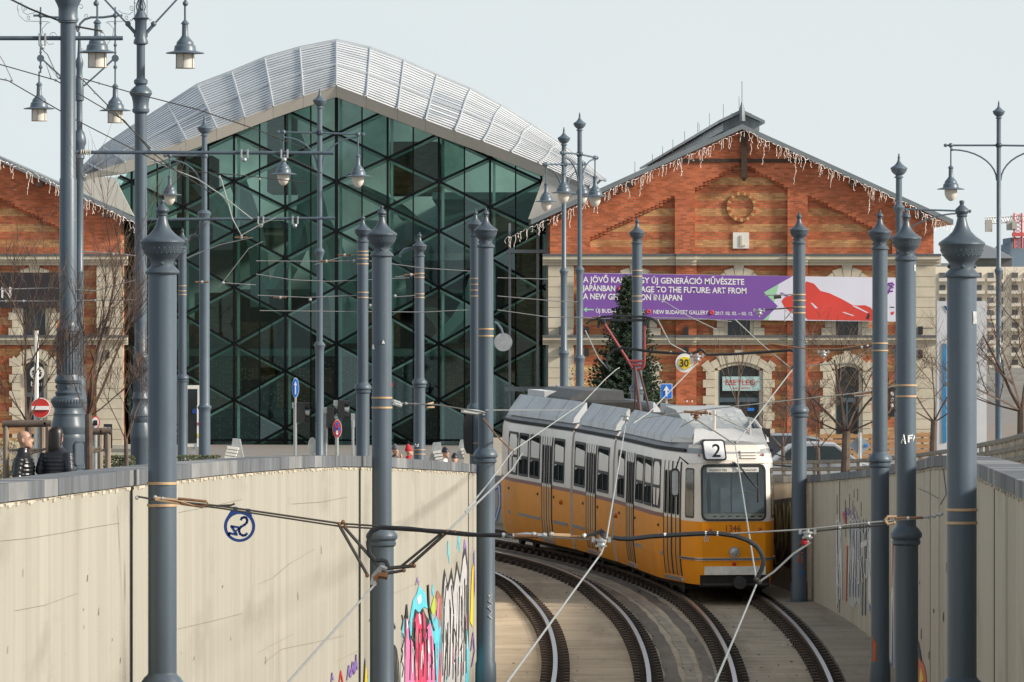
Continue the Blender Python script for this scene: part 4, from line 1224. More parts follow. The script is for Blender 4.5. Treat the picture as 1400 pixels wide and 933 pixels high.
# curtain of tiny fairy lights behind the lower glass
cu = MB(); rr = random.Random(31)
for x in range(250, 690, 5):
    for y in range(488, 632, 5):
        if rr.random() < .5:
            p = P3(x + rr.uniform(-.8, .8), y + rr.uniform(-2, 2), .45); cu.box(p, (.035, .03, .06))
cu.build("light_curtain", M("fairy_lights", (.52, .50, .36), .5), org=P3(460, 632, .45), label="curtain of tiny pale fairy lights hung behind the lower glass", cat="string lights", kind='stuff')

# ---------------------------------------------------------------- far side of the river: flats, roofs, crane
def far_block():
    s = 6.0; Z = F/s
    P = lambda x, y, d=0.0: W(x, y, s) + Vector((0, -d, 0))
    r = thing("apartment_block", "cream apartment block with rows of balconies far behind the right edge", "building", P(1330, 600))
    def bx(x0, x1, y0, y1, d0, d1, mb):
        a, b = P(x0, y1, d1), P(x1, y0, d0); mb.box(((a.x+b.x)/2, (a.y+b.y)/2, (a.z+b.z)/2), (b.x-a.x, abs(b.y-a.y), b.z-a.z))
    m = MB(); bx(1180, 1460, 365, 620, -30, 0, m); m.build("wall", MT['farcream'], parent=r)
    rr = random.Random(9)
    for row in range(13):
        y = 373 + row*17.0
        for c in range(9):
            x = 1268 + c*16.5
            if c == 4 and row > 9: continue
            if c not in (2,) or row < 2:
                wm = MB(); bx(x, x+ (8 if c % 3 else 4), y, y+9, 0, .4, wm); wm.build("window", MT['fardark'], parent=r)
            if c % 3 != 0: bm = MB(); bx(x-1.5, x+12, y+7.5, y+12, 0, 1.5, bm); bm.build("balcony", MT['farbalc'], parent=r)
    m = MB(); bx(1322, 1386, 349, 364.5, -20, -6, m); m.build("penthouse", MT['fardark'], parent=r)
    m = MB()
    m.prism([P(1312, 353, -4), P(1389, 353, -4), P(1362, 338, -8), P(1342, 331, -8), P(1318, 331, -8)], (0, 24, 0)); bx(1262, 1312, 360, 365, -20, -2, m); m.build("roof", MT['farroof'], parent=r)
far_block()
s_ = 5.2
m = MB(); P = lambda x, y, d=0.0: W(x, y, s_) + Vector((0, d, 0))
m.prism([P(1368, 420), P(1420, 420), P(1420, 334), P(1402, 325), P(1382, 325), P(1382, 333), P(1374, 334), P(1368, 342)], (0, 30, 0))
m.build("blue_tower_block", MT['farblue'], org=P(1390, 420), label="blue grey hipped block beneath the red crane at the right edge", cat="building")
cr = thing("tower_crane", "red and white tower crane over the far blue block", "crane", P(1391, 340, -2))
def lattice(mb, a, b, w, n, r=.22):
    a, b = Vector(a), Vector(b)
    ax = (b-a).normalized(); u = Vector((0, 0, 1)) if abs(ax.z) < .5 else Vector((1, 0, 0)); v = ax.cross(u).normalized()
    C = [(u*sx + v*sy)*w/2 for sx, sy in ((-1, -1), (1, -1), (1, 1), (-1, 1))]
    for c in C: mb.tube([a+c, b+c], r, 4)
    for k in range(n):
        p, q = a + (b-a)*k/n, a + (b-a)*(k+1)/n
        for j in range(4): mb.tube([p + C[j], q + C[(j+1) % 4]], r*.7, 3, cap=False)
m = MB(); lattice(m, P(1391, 340, -2), P(1391, 292, -2), 2.0, 9, .15); m.box(P(1391, 321, -2), (3.0, 3, 1.0)); m.build("mast", MT['craned'], parent=cr)
m = MB(); lattice(m, P(1346, 302, -2), P(1440, 297, -2), 1.5, 26, .2); m.build("jib", MT['cranew'], parent=cr)
m = MB(); m.box(P(1351, 309, -2), (1.8, 2, 3.2)); m.box(P(1382, 309, -3), (2.6, 2.4, 2.4)); m.box(P(1385, 309, -4), (1.2, 1.4, 1.8)); m.build("counterweight", M("crane_counterweight", (.42, .40, .36), .8), parent=cr)
# ---------------------------------------------------------------- catenary posts
HEADP = [(.02, 0), (.15, .02), (.18, .15), (.13, .28), (.20, .38), (.42, .58), (.48, .74), (.42, .88), (.33, .96), (.37, 1.02), (.36, 1.09), (.30, 1.14), (.33, 1.32), (.43, 1.7), (.62, 2.08), (.95, 2.42), (1.32, 2.68), (1.54, 2.83), (1.58, 2.93), (1.55, 3.02), (1.47, 3.10), (1.42, 3.45), (1.22, 3.82), (.97, 4.08), (.88, 4.2), (.82, 4.4), (.84, 4.62), (1.0, 4.78), (1.16, 4.97), (1.21, 5.06), (1.19, 5.15), (1.0, 5.2)]
HEADL = [(.02, 0), (.10, .05), (.16, .22), (.12, .45), (.22, .55), (.26, .75), (.20, .95), (.26, 1.05), (.25, 1.2), (.34, 1.5), (.55, 1.85), (.9, 2.2), (1.3, 2.45), (1.52, 2.6), (1.58, 2.75), (1.45, 2.95), (1.35, 3.3), (.95, 3.75), (.62, 3.95), (.62, 4.15), (.85, 4.3), (.85, 4.45), (.55, 4.5)]
COLP = [(1.0, -.25), (1.08, -.1), (1.30, .1), (1.36, .22), (1.55, .45), (1.62, .7), (1.58, .95), (1.40, 1.08), (1.36, 1.2), (1.46, 1.3), (1.44, 1.6), (1.24, 1.78)]
def post(px, s, top, col, label, group, bands=(), base=None, R=.12, lowR=1.22, hook=None, clampz=()):
    x, Z = (px-700)/s, F/s
    zt = zpx(top, s); zc = zpx(col, s)
    zb = floorz(Z) - .1 if base == 'trench' else gz(Z)
    r = thing("catenary_post", label, "post", (x, Z, zb), group)
    c = (x, Z)
    fin = MB(); fin.lathe(c, [(q*R, zt - d*R) for q, d in HEADP], 28)
    n = 26
    for row, (rad, d) in enumerate(((1.405, 3.35), (1.27, 3.68))):
        for k in range(n):
            a = 2*math.pi*(k + .5*row)/n
            fin.ball((x + rad*R*math.cos(a), Z + rad*R*math.sin(a), zt - d*R), .075*R, 5)
    for k in range(4):
        a = math.pi/4 + k*math.pi/2
        fin.ball((x + .86*R*math.cos(a+.8), Z + .86*R*math.sin(a+.8), zt - 4.45*R), .14*R, 6)
    fin.build("finial", MT['poled'], parent=r)
    MB().lathe(c, [(R, zt - 5.2*R), (R, zc + .25*R)], 28).build("shaft", MT['pole'], parent=r)
    MB().lathe(c, [(q*R, zc - d*R) for q, d in COLP], 28).build("collar", MT['pole'], parent=r)
    L = lowR*R
    MB().lathe(c, [(L, zc - 1.78*R), (L, zb + .45), (L*1.12, zb + .40), (L*1.15, zb + .06), (L*1.9, zb + .05), (L*1.9, zb)], 28).build("lower_shaft", MT['pole'], parent=r)
    for y in bands:
        zz = zpx(y, s); rr_ = (R if zz > zc else L) + .004
        MB().lathe(c, [(rr_, zz - .012), (rr_ + .004, zz - .01), (rr_ + .004, zz + .01), (rr_, zz + .012)], 24, cap=False).build("clamp_band", MT['band'], parent=r)
    if hook:
        pts = [W(a, b, s) for a, b in hook]
        MB().tube(pts, .035, 8).build("hook_bracket", MT['lampgrey'], parent=r)
    return r
PG = "grey catenary posts with urn shaped finials along the tram cutting"
PA = post(222, 163, 273.5, 925, "nearest grey post at far left, one tan strap just under the concrete wall's coping", PG, (661, 691), 'trench', hook=None)
PD = post(1315, 170, 274, 930, "thickest grey post on the right with a small white sticker high on its shaft", PG, (697, 715), 'trench')
PB = post(522, 112, 281.5, 724, "thick grey post with rust streaked urn head before the glass front", PG, (544, 557.5), 'trench')
PE = post(1239, 113, 286.5, 722, "grey post tagged with white scrawl, in front of the banner's right end", PG, (527, 542), 'trench')
PC = post(664, 87, 284.5, 615, "grey post by the tram's rear where the left concrete wall ends", PG, (450, 459.5), 'trench')
PF = post(1203, 87, 287.5, 621, "grey post with an orange paint patch at its foot, right of the tram", PG, (469.5, 479.5), 'trench')
PGp = post(1092.5, 70.5, 290, 556, "grey post right beside the tram's front with faint orange scrawl at its foot", PG, (403, 411, 420, 428), 'trench')
PH = post(871, 60, 298, 527, "grey post rising in front of the dark green conifer", PG, (370, 378, 405, 412), None, R=.115)
PI = post(496, 62, 293, 525, "thin grey post with five tan straps just left of the rust streaked post", PG, (344, 349, 354, 361, 400, 407))
PJ = post(573.5, 54, 317.5, 519, "thin grey post with a curved hook arm before the glass front", PG, (374, 379.5, 402, 407, 615, 621), hook=[(571, 345), (568, 341), (561, 339.5), (553, 341), (548, 346), (546.5, 352)])
PK = post(650, 60, 286, 553, "grey post with a black signal board, half hidden behind another post", PG, (381, 389, 397, 405, 606, 622.5), lowR=1.1)
PM = post(249.5, 46, 312, 513, "grey post mostly hidden behind the nearest left post", PG, (391, 398, 403))
MT['stickergrey'] = M('worn_sticker', (.36, .38, .39), .6, 0, .4, 30)
# white scrawl and sticker, paint patches on the posts: flat marks on the shafts
def on_post(root, px, s, pts_list, mat, R, name):
    x0, Z0 = (px-700)/s, F/s
    mb = MB()
    for pts in pts_list:
        q = []
        for X, y in pts:
            d = max(-.98, min(.98, (X-px)/s/R)); q.append(Vector((x0 + d*(R+.005), Z0 - math.sqrt(1-d*d)*(R+.005), zpx(y, s))))
        if len(q) == 4: mb.face(q)
        else: mb.tube(q, .012, 4)
    mb.build(name, MT[mat], parent=root)
RL = .12*1.22
on_post(PE, 1239, 113, [[(1232, 606), (1235, 595), (1237, 607)], [(1233, 602), (1237, 601.5)], [(1241, 605), (1241, 596), (1247, 595)], [(1241, 600), (1246, 599)], [(1247, 604), (1249, 595), (1251, 604), (1250, 598)]], 'white', .12, "scrawl")
on_post(PD, 1315, 170, [[(1329, 426), (1334, 426), (1334, 443), (1329, 443)]], 'stickergrey', .12, "sticker")
on_post(PE, 1239, 113, [[(1249, 362), (1251.5, 362), (1251.5, 371), (1249, 371)]], 'stickergrey', .12, "sticker")
on_post(PF, 1203, 87, [[(1193, 870), (1197.5, 880), (1197.5, 933), (1193, 933)]], 'gorange', RL, "paint_patch")
on_post(PGp, 1092.5, 70.5, [[(1091, 745), (1096, 742), (1097, 750), (1091, 754), (1098, 756)], [(1091, 768), (1092, 760), (1096, 760), (1096, 769), (1092, 768)]], 'gorange', RL, "scrawl")
on_post(PGp, 1092.5, 70.5, [[(1092, 780), (1098, 780), (1096, 786), (1093, 786)]], 'gblue', RL, "paint_patch")
on_post(PB, 522, 112, [[(510, 477), (511, 472), (512, 478)], [(523, 470), (524, 466), (525, 470)]], 'white', .12, "scrawl")
on_post(PC, 664, 87, [[(668, 815), (672, 812), (668, 822), (673, 826), (667, 830), (672, 836), (668, 842), (672, 846)]], 'gsilver', RL, "scrawl")
on_post(PJ, 573.5, 54, [[(567, 611), (568.5, 607), (570, 611)], [(571, 611), (572, 607)]], 'white', RL, "scrawl")
# black signal backboard on the half hidden post
MB().prism([W(x, y, 60) + Vector((0, -.16, 0)) for x, y in ((633.5, 580), (634.5, 570), (638, 565), (646, 565), (646, 621), (638, 620), (634.5, 612), (633.5, 602))], (0, .08, 0)).build("signal_board", MT['black'], parent=PK)

# ---------------------------------------------------------------- lamp posts with hanging bell lamps
def bell(px, brim, s, rad, parent, egg, top, prefix=""):
    """one hanging lamp: stem, hat, glass; rad = brim radius in metres"""
    c = ((px-700)/s, F/s) if not isinstance(px, Vector) else (px.x, px.y)
    z = zpx(brim, s) if not isinstance(px, Vector) else px.z
    u = rad/222.0
    ztop = top if isinstance(px, Vector) else zpx(top, s)
    hat = MB()
    hat.lathe(c, [(12*u, ztop), (12*u, z + 380*u), (22*u, z + 372*u), (46*u, z + 344*u), (46*u, z + 335*u), (34*u, z + 328*u), (38*u, z + 200*u), (62*u, z + 165*u), (92*u, z + 132*u), (98*u, z + 120*u), (100*u, z + 98*u), (120*u, z + 82*u), (126*u, z + 40*u), (132*u, z + 26*u), (218*u, z + 6*u), (222*u, z), (218*u, z - 5*u), (110*u, z + 5*u)], 24)
    h = hat.build("lamp_shade", MT['lampgrey'], parent=parent)
    gl = MB()
    if egg:
        gl.lathe(c, [(100*u, z - 2*u), (103*u, z - 40*u), (96*u, z - 95*u), (72*u, z - 145*u), (40*u, z - 178*u), (8*u, z - 190*u)], 18)
    else:
        gl.lathe(c, [(104*u, z - 4*u), (104*u, z - 170*u), (90*u, z - 172*u)], 18)
    g_ = gl.build("lamp_glass", MT['lampglass'], parent=parent)
    if not egg:
        cg = MB()
        for k in range(6):
            a = 2*math.pi*(k+.4)/6; x, y = c[0] + 110*u*math.cos(a), c[1] + 110*u*math.sin(a)
            cg.tube([(x, y, z - 2*u), (x, y, z - 176*u)], 4.5*u, 5)
        for zz in (-8, -172): cg.tube([(c[0] + 109*u*math.cos(a), c[1] + 109*u*math.sin(a), z + zz*u) for a in [2*math.pi*k/18 for k in range(19)]], 4*u, 5)
        cg.build("lamp_cage", M("aged_brass", (.30, .24, .17), .5, .4) if 'aged_brass' not in bpy.data.materials else bpy.data.materials['aged_brass'], parent=parent)
    return h
LG = "slender street lamps with hanging bell shaped lanterns"
def street_lamp(px, s, top, ru, cols, rl, army, lamps, label, headR=None, hook=None):
    """lamps: list of (px of lantern, brim y, hat radius px, arm end y, arm end depth offset)"""
    x, Z = (px-700)/s, F/s; zb = gz(Z)
    r = thing("street_lamp", label, "street lamp", (x, Z, zb), LG)
    hr = (headR or ru*1.75)/s
    c = (x, Z); zt = zpx(top, s)
    MB().lathe(c, [(q*hr, zt - d*hr) for q, d in HEADL], 18).build("finial", MT['lampgrey'], parent=r)
    prof = [(ru/s, zt - 4.5*hr)]; cur = ru
    for (y, cr_, below) in cols:
        z = zpx(y, s)
        prof += [(cur/s, z + 5/s), (cr_*.75/s, z + 3/s), (cr_/s, z), (cr_*.8/s, z - 4/s), (below/s, z - 8/s)]; cur = below
    prof += [(cur/s, zb + .5), (cur*1.3/s, zb + .45), (cur*1.3/s, zb)]
    MB().lathe(c, prof, 18).build("shaft", MT['lampgrey'], parent=r)
    for (lp, brim, hat, ae, dz) in lamps:
        e = W(lp, ae, s); e.y += dz; a = Vector((x, Z, zpx(army, s)))
        k = e.y/Z; e.x = (lp-700)/s*k; e.z = CZ + (440-ae)/s*k
        am = MB(); d = (e-a); d.z = 0; L = d.length; d.normalize()
        am.tube([a, e + d*.12], 1.3/s, 8); am.ball(e + d*.14, 2.6/s, 6); am.ball(e, 3.4/s, 8); am.ball(a, ru*1.5/s, 8)
        pts = [Vector((x, Z, 0)) + d*(ru/s*.9 + (L*.93)*(1-math.cos(t))) + Vector((0, 0, a.z - 48/s + 42/s*math.sin(t))) for t in [math.pi/2*i/9 for i in range(10)]]
        am.tube(pts, 1.1/s, 6); am.ball(pts[-1], 1.9/s, 5)
        am.build("arm", MT['lampgrey'], parent=r)
        zb_ = CZ + (440-brim)/s*k
        bell(Vector((e.x, e.y, zb_)), 0, s, hat/s*k, r, True, e.z)
    if hook: MB().tube([W(a, b, s) for a, b in hook], .035, 8).build("hook_bracket", MT['lampgrey'], parent=r)
    return r

street_lamp(437, 50, 121, 3.5, [(344, 7, 4.2), (472, 8, 5.6)], 5.6, 182, [(387.5, 238.5, 18, 181, 0), (489.5, 241.5, 18, 184, 0)], "tall lamp with two lanterns standing before the centre left of the glass front")
street_lamp(279.5, 46, 158, 3.6, [(292, 9.5, 7), (557, 10, 8)], 8, 213, [(232, 267, 16.5, 213, 0)], "stout lamp with a single lantern at the glass front's left side", hook=[(275, 332), (272, 324), (266, 321), (260, 323), (257.5, 330)])
street_lamp(771, 43, 174, 3.2, [(371, 6.2, 4.5), (483, 7.5, 5.6)], 5.6, 225, [(746.7, 276, 15.5, 225, -1.0), (796, 266, 15.5, 224, 1.0)], "shorter one of the two lamps at the right end of the glass front")
street_lamp(792.5, 48, 154, 3.2, [(369, 6.5, 4.5), (490, 8, 5.6)], 5.6, 211, [(770.5, 264, 17, 209, -1.0), (813.5, 269, 17, 216, 1.0)], "taller one of the two lamps at the right end of the glass front")
street_lamp(1365.5, 53, 138, 3.1, [(370, 6.2, 3.8), (500, 7, 5)], 5, 199, [(1300, 259, 19, 199, 0), (1431, 259, 19, 200, 0)], "tall lamp standing alone against the sky at the right edge")
street_lamp(1229, 62, 210, 4.3, [(284, 8, 4.5), (480, 8.5, 6)], 6, 286, [(1317, 345, 20, 289, 0)], "lamp whose long arm runs behind the right foreground post, its lantern hidden")

# ---------------------------------------------------------------- big ornate cast iron posts on the left pavement
OG = "large ornate cast iron posts on the left pavement"
def ornate(px, s, prof, flutes, beads, label, zb, extra=None):
    x, Z = (px-700)/s, F/s
    r = thing("ornate_post", label, "lamp post" if extra else "post", (x, Z, zb), OG)
    c = (x, Z)
    upper = [(q/s, zpx(y, s)) for q, y in prof if y < 440]; lower = [(q/s, zpx(y, s)) for q, y in prof if y >= 440] 
    MB().lathe(c, upper + lower[:1], 28).build("shaft", MT['pole'], parent=r)
    lower.append((lower[-1][0], zb + .12)); lower.append((lower[-1][0]*1.15, zb + .1)); lower.append((lower[-1][0], zb))
    MB().lathe(c, lower, 32).build("pedestal", MT['poled'], parent=r)
    fm = MB(); q, y0, y1 = flutes
    for k in range(24):
        a = 2*math.pi*k/24; xx, yy = x + q/s*math.cos(a), Z + q/s*math.sin(a); fm.tube([(xx, yy, zpx(y0, s)), (xx, yy, zpx(y1, s))], q/s*.085, 5)
    fm.build("fluting", MT['poled'], parent=r)
    bm = MB()
    for q, y, rb_, n in beads:
        for k in range(n):
            a = 2*math.pi*k/n; bm.ball((x + q/s*math.cos(a), Z + q/s*math.sin(a), zpx(y, s)), rb_/s, 6, 0, (1, 1, 1.6 if rb_ > 1.5 else 1))
    bm.build("beading", MT['poled'], parent=r)
    return r, x, Z
P1, x1, Z1 = ornate(93, 85, [(10, -60), (10, -40), (14, -30), (20, -12), (18.5, 0), (14.5, 8), (13.2, 12), (13.2, 24), (14.4, 26), (14.4, 28.5), (13.4, 29), (13.4, 31), (10.6, 32), (10.6, 243), (11.8, 245.5), (11.8, 440),
    (11.8, 441), (13, 446), (15.8, 449), (16, 453), (15, 454), (15, 512), (15.4, 514), (18.5, 520), (17.5, 524), (15.4, 525), (15.4, 534), (18, 537), (16.5, 541), (21.5, 544), (22.8, 549), (21.5, 555), (19, 558), (19, 563), (20.5, 566), (19.8, 568), (20.5, 571), (22.5, 580), (23.5, 583), (23.5, 586), (23, 588), (23, 592), (22.2, 594), (23.2, 597), (23.2, 600)],
    (15, 456, 512), [(15.8, 537, 1.2, 34), (21.8, 549, 2.1, 34), (18.8, 565, 1.1, 34), (17, 520, 1.5, 4), (15.5, 529, 2.0, 4)], "massive ornate grey post carrying the overhead bars beside the dark haired woman", gz(F/85))
hm = MB()
for (a, b, c_, d) in ((104, 116, 604, 636), (106, 116, 640, 668)):
    pts = [W(x, y, 85) + Vector((0, 0, 0)) for x, y in ((a+2, c_), (b-1, c_), (b, c_+3), (b, d-3), (b-1, d), (a+2, d), (a, d-3), (a, c_+3))]
    for p in pts:
        dx = p.x - x1; p.y = Z1 - math.sqrt(max(.0004, (23.2/85)**2 - dx*dx)) - .012
    hm.tube(pts + pts[:1], .016, 5)
hm.build("access_door", MT['poled'], parent=P1)
P2_, x2, Z2 = ornate(192.5, 62, [(3, 8), (4, 14), (6, 17), (9, 24), (12, 25), (9.5, 27), (8, 29), (8, 52), (10, 57), (10, 60), (5.8, 62), (5.8, 107), (9.5, 110), (9.5, 114), (7, 117), (11.5, 121), (14.8, 124.5), (15.6, 128), (14, 131), (12.5, 133), (11, 140), (10.6, 148), (12, 150), (11.8, 153), (8.5, 156), (8.3, 440),
    (8.3, 484), (9.6, 486), (10.6, 490), (9.8, 492), (9.6, 536), (10.5, 540), (12.5, 545), (10.6, 548), (10.6, 556), (12, 560), (13.8, 566), (13.6, 574), (11.8, 578), (13.5, 584), (14.6, 596), (14.6, 600), (14.0, 602)],
    (9.5, 494, 536), [(13.4, 569, 1.5, 28), (11.6, 583, .9, 28), (10.5, 551, 1.4, 4)], "tall ornate post holding two caged bell lanterns high at the upper left", gz(F/62), True)
P3_, x3, Z3 = ornate(108.5, 51, [(1.5, 44), (2.2, 60), (3, 78), (5, 83), (5.6, 88), (4.2, 95), (4.4, 106), (6, 110), (6, 128), (6.5, 137), (4.2, 139), (4.2, 178), (7, 182), (9.2, 190), (9.6, 196), (7.5, 201), (6.8, 212), (7.6, 216), (5.6, 219), (5.4, 370), (6.6, 372), (6, 376), (6, 440),
    (6.2, 441), (7.5, 446), (7.5, 450), (7.0, 452), (7, 515), (9, 520), (8, 530), (10, 545), (10, 555), (9, 560), (10.5, 585), (10.8, 590), (10.4, 600)],
    (7, 454, 513), [(10, 550, 1.3, 22)], "ornate scrolled lamp post half hidden behind the massive post", gz(F/51), True)
# arms and caged lanterns of the two ornate lamps
am = MB(); s = 62
for sx in (-1, 1):
    X = lambda d: 192.5 + sx*d
    am.tube([W(X(7), 46, s), W(X(15), 37, s), W(X(20), 32, s)], 2.4/s, 8); am.ball(W(X(17.5), 33, s), 4/s, 8)
    am.tube([W(X(18), 33.5, s), W(X(60), -12, s), W(X(66), -22, s)], 1.3/s, 6); am.tube([W(X(61), -13, s), W(X(61), 4, s)], 1.6/s, 6); am.ball(W(X(61), 5, s), 4/s, 8)
    am.prism([W(X(6), 38, s) + Vector((0, -.03, 0)), W(X(9), 42, s) + Vector((0, -.03, 0)), W(X(9.5), 50, s) + Vector((0, -.03, 0)), W(X(6), 54, s) + Vector((0, -.03, 0))], (0, .06, 0))
    am.tube([W(X(8.5), -30, s), W(X(8.5), 23, s), W(X(12), 28, s), W(X(14.5), 27, s)], .5/s, 5)
for k in range(6):
    a = 2*math.pi*k/6; pts = [(x2 + q/s*math.cos(a), Z2 + q/s*math.sin(a), zpx(y, s)) for q, y in ((1, -6), (4, 2), (6.2, 9), (5, 14), (2, 17))]; am.tube(pts, .9/s, 5)
am.tube([W(192.5, 16, s), W(192.5, -40, s)], 3/s, 8)
am.build("arm", MT['lampgrey'], parent=P2_)
bell(253, 73, 62, 26.5/62, P2_, False, 5); bell(133, 72, 62, 26.5/62, P2_, False, 5)
am = MB(); s = 51
def spiral(cx, cy, r0, turns, a0, n=18):
    return [W(cx + r0*(1-.8*k/n)*math.cos(a0 + turns*2*math.pi*k/n), cy + r0*(1-.8*k/n)*math.sin(a0 + turns*2*math.pi*k/n), s) for k in range(n+1)]
for sx in (-1, 1):
    X = lambda d: 106.5 + sx*d
    am.tube([W(X(0), 44, s), W(X(3), 33, s), W(X(9), 27, s), W(X(18), 24, s), W(X(34), 24, s), W(X(52), 21.5, s), W(X(61), 21.5, s)], 1.6/s, 8)
    am.ball(W(X(51), 21.5, s), 3.6/s, 8); am.tube([W(X(51), 10, s), W(X(51), 50, s)], 1.2/s, 6); am.ball(W(X(51), 32, s), 1.9/s, 6)
    for yy, rr_ in ((50, 2.5), (62, 2.6), (72, 2.0), (92, 3.0)): am.ball(W(X(51), yy, s), rr_/s, 7)
    am.tube([W(X(51), 50, s), W(X(51), 100, s)], 1.2/s, 6); am.disc(W(X(51), 80, s) + Vector((0, -.04, 0)), 5/s, (0, 1, 0), .08, 14)
    am.tube([W(X(50), 80, s), W(X(24), 104, s), W(X(8), 118, s)], 1.2/s, 6)
    wv = .38/s
    am.tube(spiral(X(74), 11, 4.2, 1.3, 0), wv, 4); am.tube([W(X(80), 16, s), W(X(83), 10, s), W(X(81), 5, s), W(X(76), 4, s)], wv, 4)
    am.tube([W(X(83), 12, s), W(X(80), 22, s), W(X(72), 29, s), W(X(40), 30, s)], wv, 4); am.tube([W(X(76), 16, s), W(X(70), 20, s), W(X(60), 18, s), W(X(55), 14, s)], wv, 4)
    am.tube(spiral(X(67), 24, 3.2, 1.2, 1), wv, 4); am.tube(spiral(X(33), 49, 6, 1.3, 2), wv, 4); am.tube([W(X(33), 60, s), W(X(40), 61, s), W(X(47), 52, s), W(X(49), 40, s), W(X(42), 32, s), W(X(38), 31, s)], wv, 4)
    am.tube(spiral(X(4), 10, 5, 1.1, 2.5), wv, 4); am.tube(spiral(X(12), 22, 4, 1.2, .5), wv, 4); am.tube(spiral(X(6), 68, 2.5, 1, 0), wv, 4); am.tube(spiral(X(6), 84, 2.5, 1, 2), wv, 4)
am.build("scrolled_arm", MT['lampgrey'], parent=P3_)
bell(53.5, 149, 51, 21.5/51, P3_, False, 98); bell(157.5, 151.5, 51, 21.5/51, P3_, False, 98)
# overhead bars carried by the posts
ob = MB(); ob.tube([W(-30, 52.5, 85), W(168, 52.5, 85)], 3/85, 10)
ob.build("overhead_bar", MT['pole'], parent=P1)
ob = MB(); ob.tube([W(103, 208.5, 85), W(116, 208.5, 85)], 2.4/85, 8); ob.tube([W(124, 208.5, 85), W(456, 209.5, 85)], 2.5/85, 10)
ob.build("overhead_bar", MT['pole'], parent=P1)
for k in range(5): MB().ball(W(111 + k*3, 208.5, 85), 4.0/85, 8, 0, (.35, 1, 1)).build("insulator_disc", MT['porcelain'], parent=P1)
def hanger(x0, dx, y0, y1, s, r, root):
    q = MB(); o = Vector((0, -.05, 0))
    q.tube([W(x0, y0, s)+o, W(x0, y1, s)+o, W(x0+dx*.5, y1+2, s)+o, W(x0+dx, y1, s)+o, W(x0+dx, y0, s)+o], r/s, 6); q.ball(W(x0+dx*.5, y1+3, s)+o, 2.5*r/s, 8)
    q.build("bar_insulator", MT['steel'], parent=root)
hanger(54, 8, 46, 62, 85, 1.4, P1); hanger(330, 8.5, 204.5, 216, 85, 1.4, P1); hanger(384.5, 8.5, 204.5, 216, 85, 1.4, P1)
ob = MB(); ob.tube([W(203, 300.5, 62), W(458, 298.5, 62)], 2.0/62, 10); ob.build("overhead_bar", MT['pole'], parent=P2_)
hanger(353, 7, 296, 306, 62, 1.2, P2_); hanger(400, 7, 296, 306, 62, 1.2, P2_)
# ---------------------------------------------------------------- the tram: three bodies on the bend
TR0 = Vector((4.32, 132.9, floorz(133)))
tram = thing("tram", "old yellow and cream articulated tram number 1346 on route 2 coming down the curved cutting", "tram", TR0)
class Sec:
    def __init__(self, a, b):
        self.a = Vector((a[0], a[1])); d = Vector((b[0]-a[0], b[1]-a[1])); self.L = d.length; self.b = d/self.L; self.r = Vector((self.b.y, -self.b.x))
    def p(self, u, v, w):
        q = self.a + self.b*u + self.r*v
        return Vector((q.x, q.y, floorz(q.y) + w))
S1 = Sec((4.32, 132.9), (3.27, 142.4)); S2 = Sec((3.23, 142.62), (2.45, 148.1)); S3 = Sec((2.40, 148.32), (.50, 158.4))
WL_ = [.24, .34, .43, .62, .80, 1.0, 1.30, 1.47, 1.55, 1.62, 2.0, 2.35, 2.57, 2.66, 2.78, 2.86, 2.95]
def kside(w):
    tab = [(.24, .925), (.43, .965), (.62, .985), (.8, 1.0), (1.62, 1.0), (2.35, .985), (2.66, .965), (2.78, .945), (2.86, .92), (2.95, .86)]
    for (a, p), (b, q) in zip(tab[:-1], tab[1:]):
        if w <= b: return p + (q-p)*(w-a)/(b-a)
    return .86
NOSE = [(0, 0), (0, .31), (.004, .62), (.05, .70), (.12, .745), (.34, .80), (.62, .875), (1.0, .93), (1.6, 1.01), (2.2, 1.075), (2.9, 1.13), (3.3, 1.15)]
def hwid(sec, u):
    if sec is S2: return 1.15
    uu = u if sec is S1 else sec.L - u
    if uu >= 3.3: return 1.15
    for (a, p), (b, q) in zip(NOSE[2:-1], NOSE[3:]):
        if uu <= b: return p + (q-p)*(uu-a)/(b-a)
    return 1.15
def rake(w): return max(0, w-1.5)*.10 + max(0, w-2.66)*.9
def mat_of(w, nose):
    if w < 1.47: return 0
    if w < 1.55 and not nose: return 1
    return 2 if w < 2.80 else 3
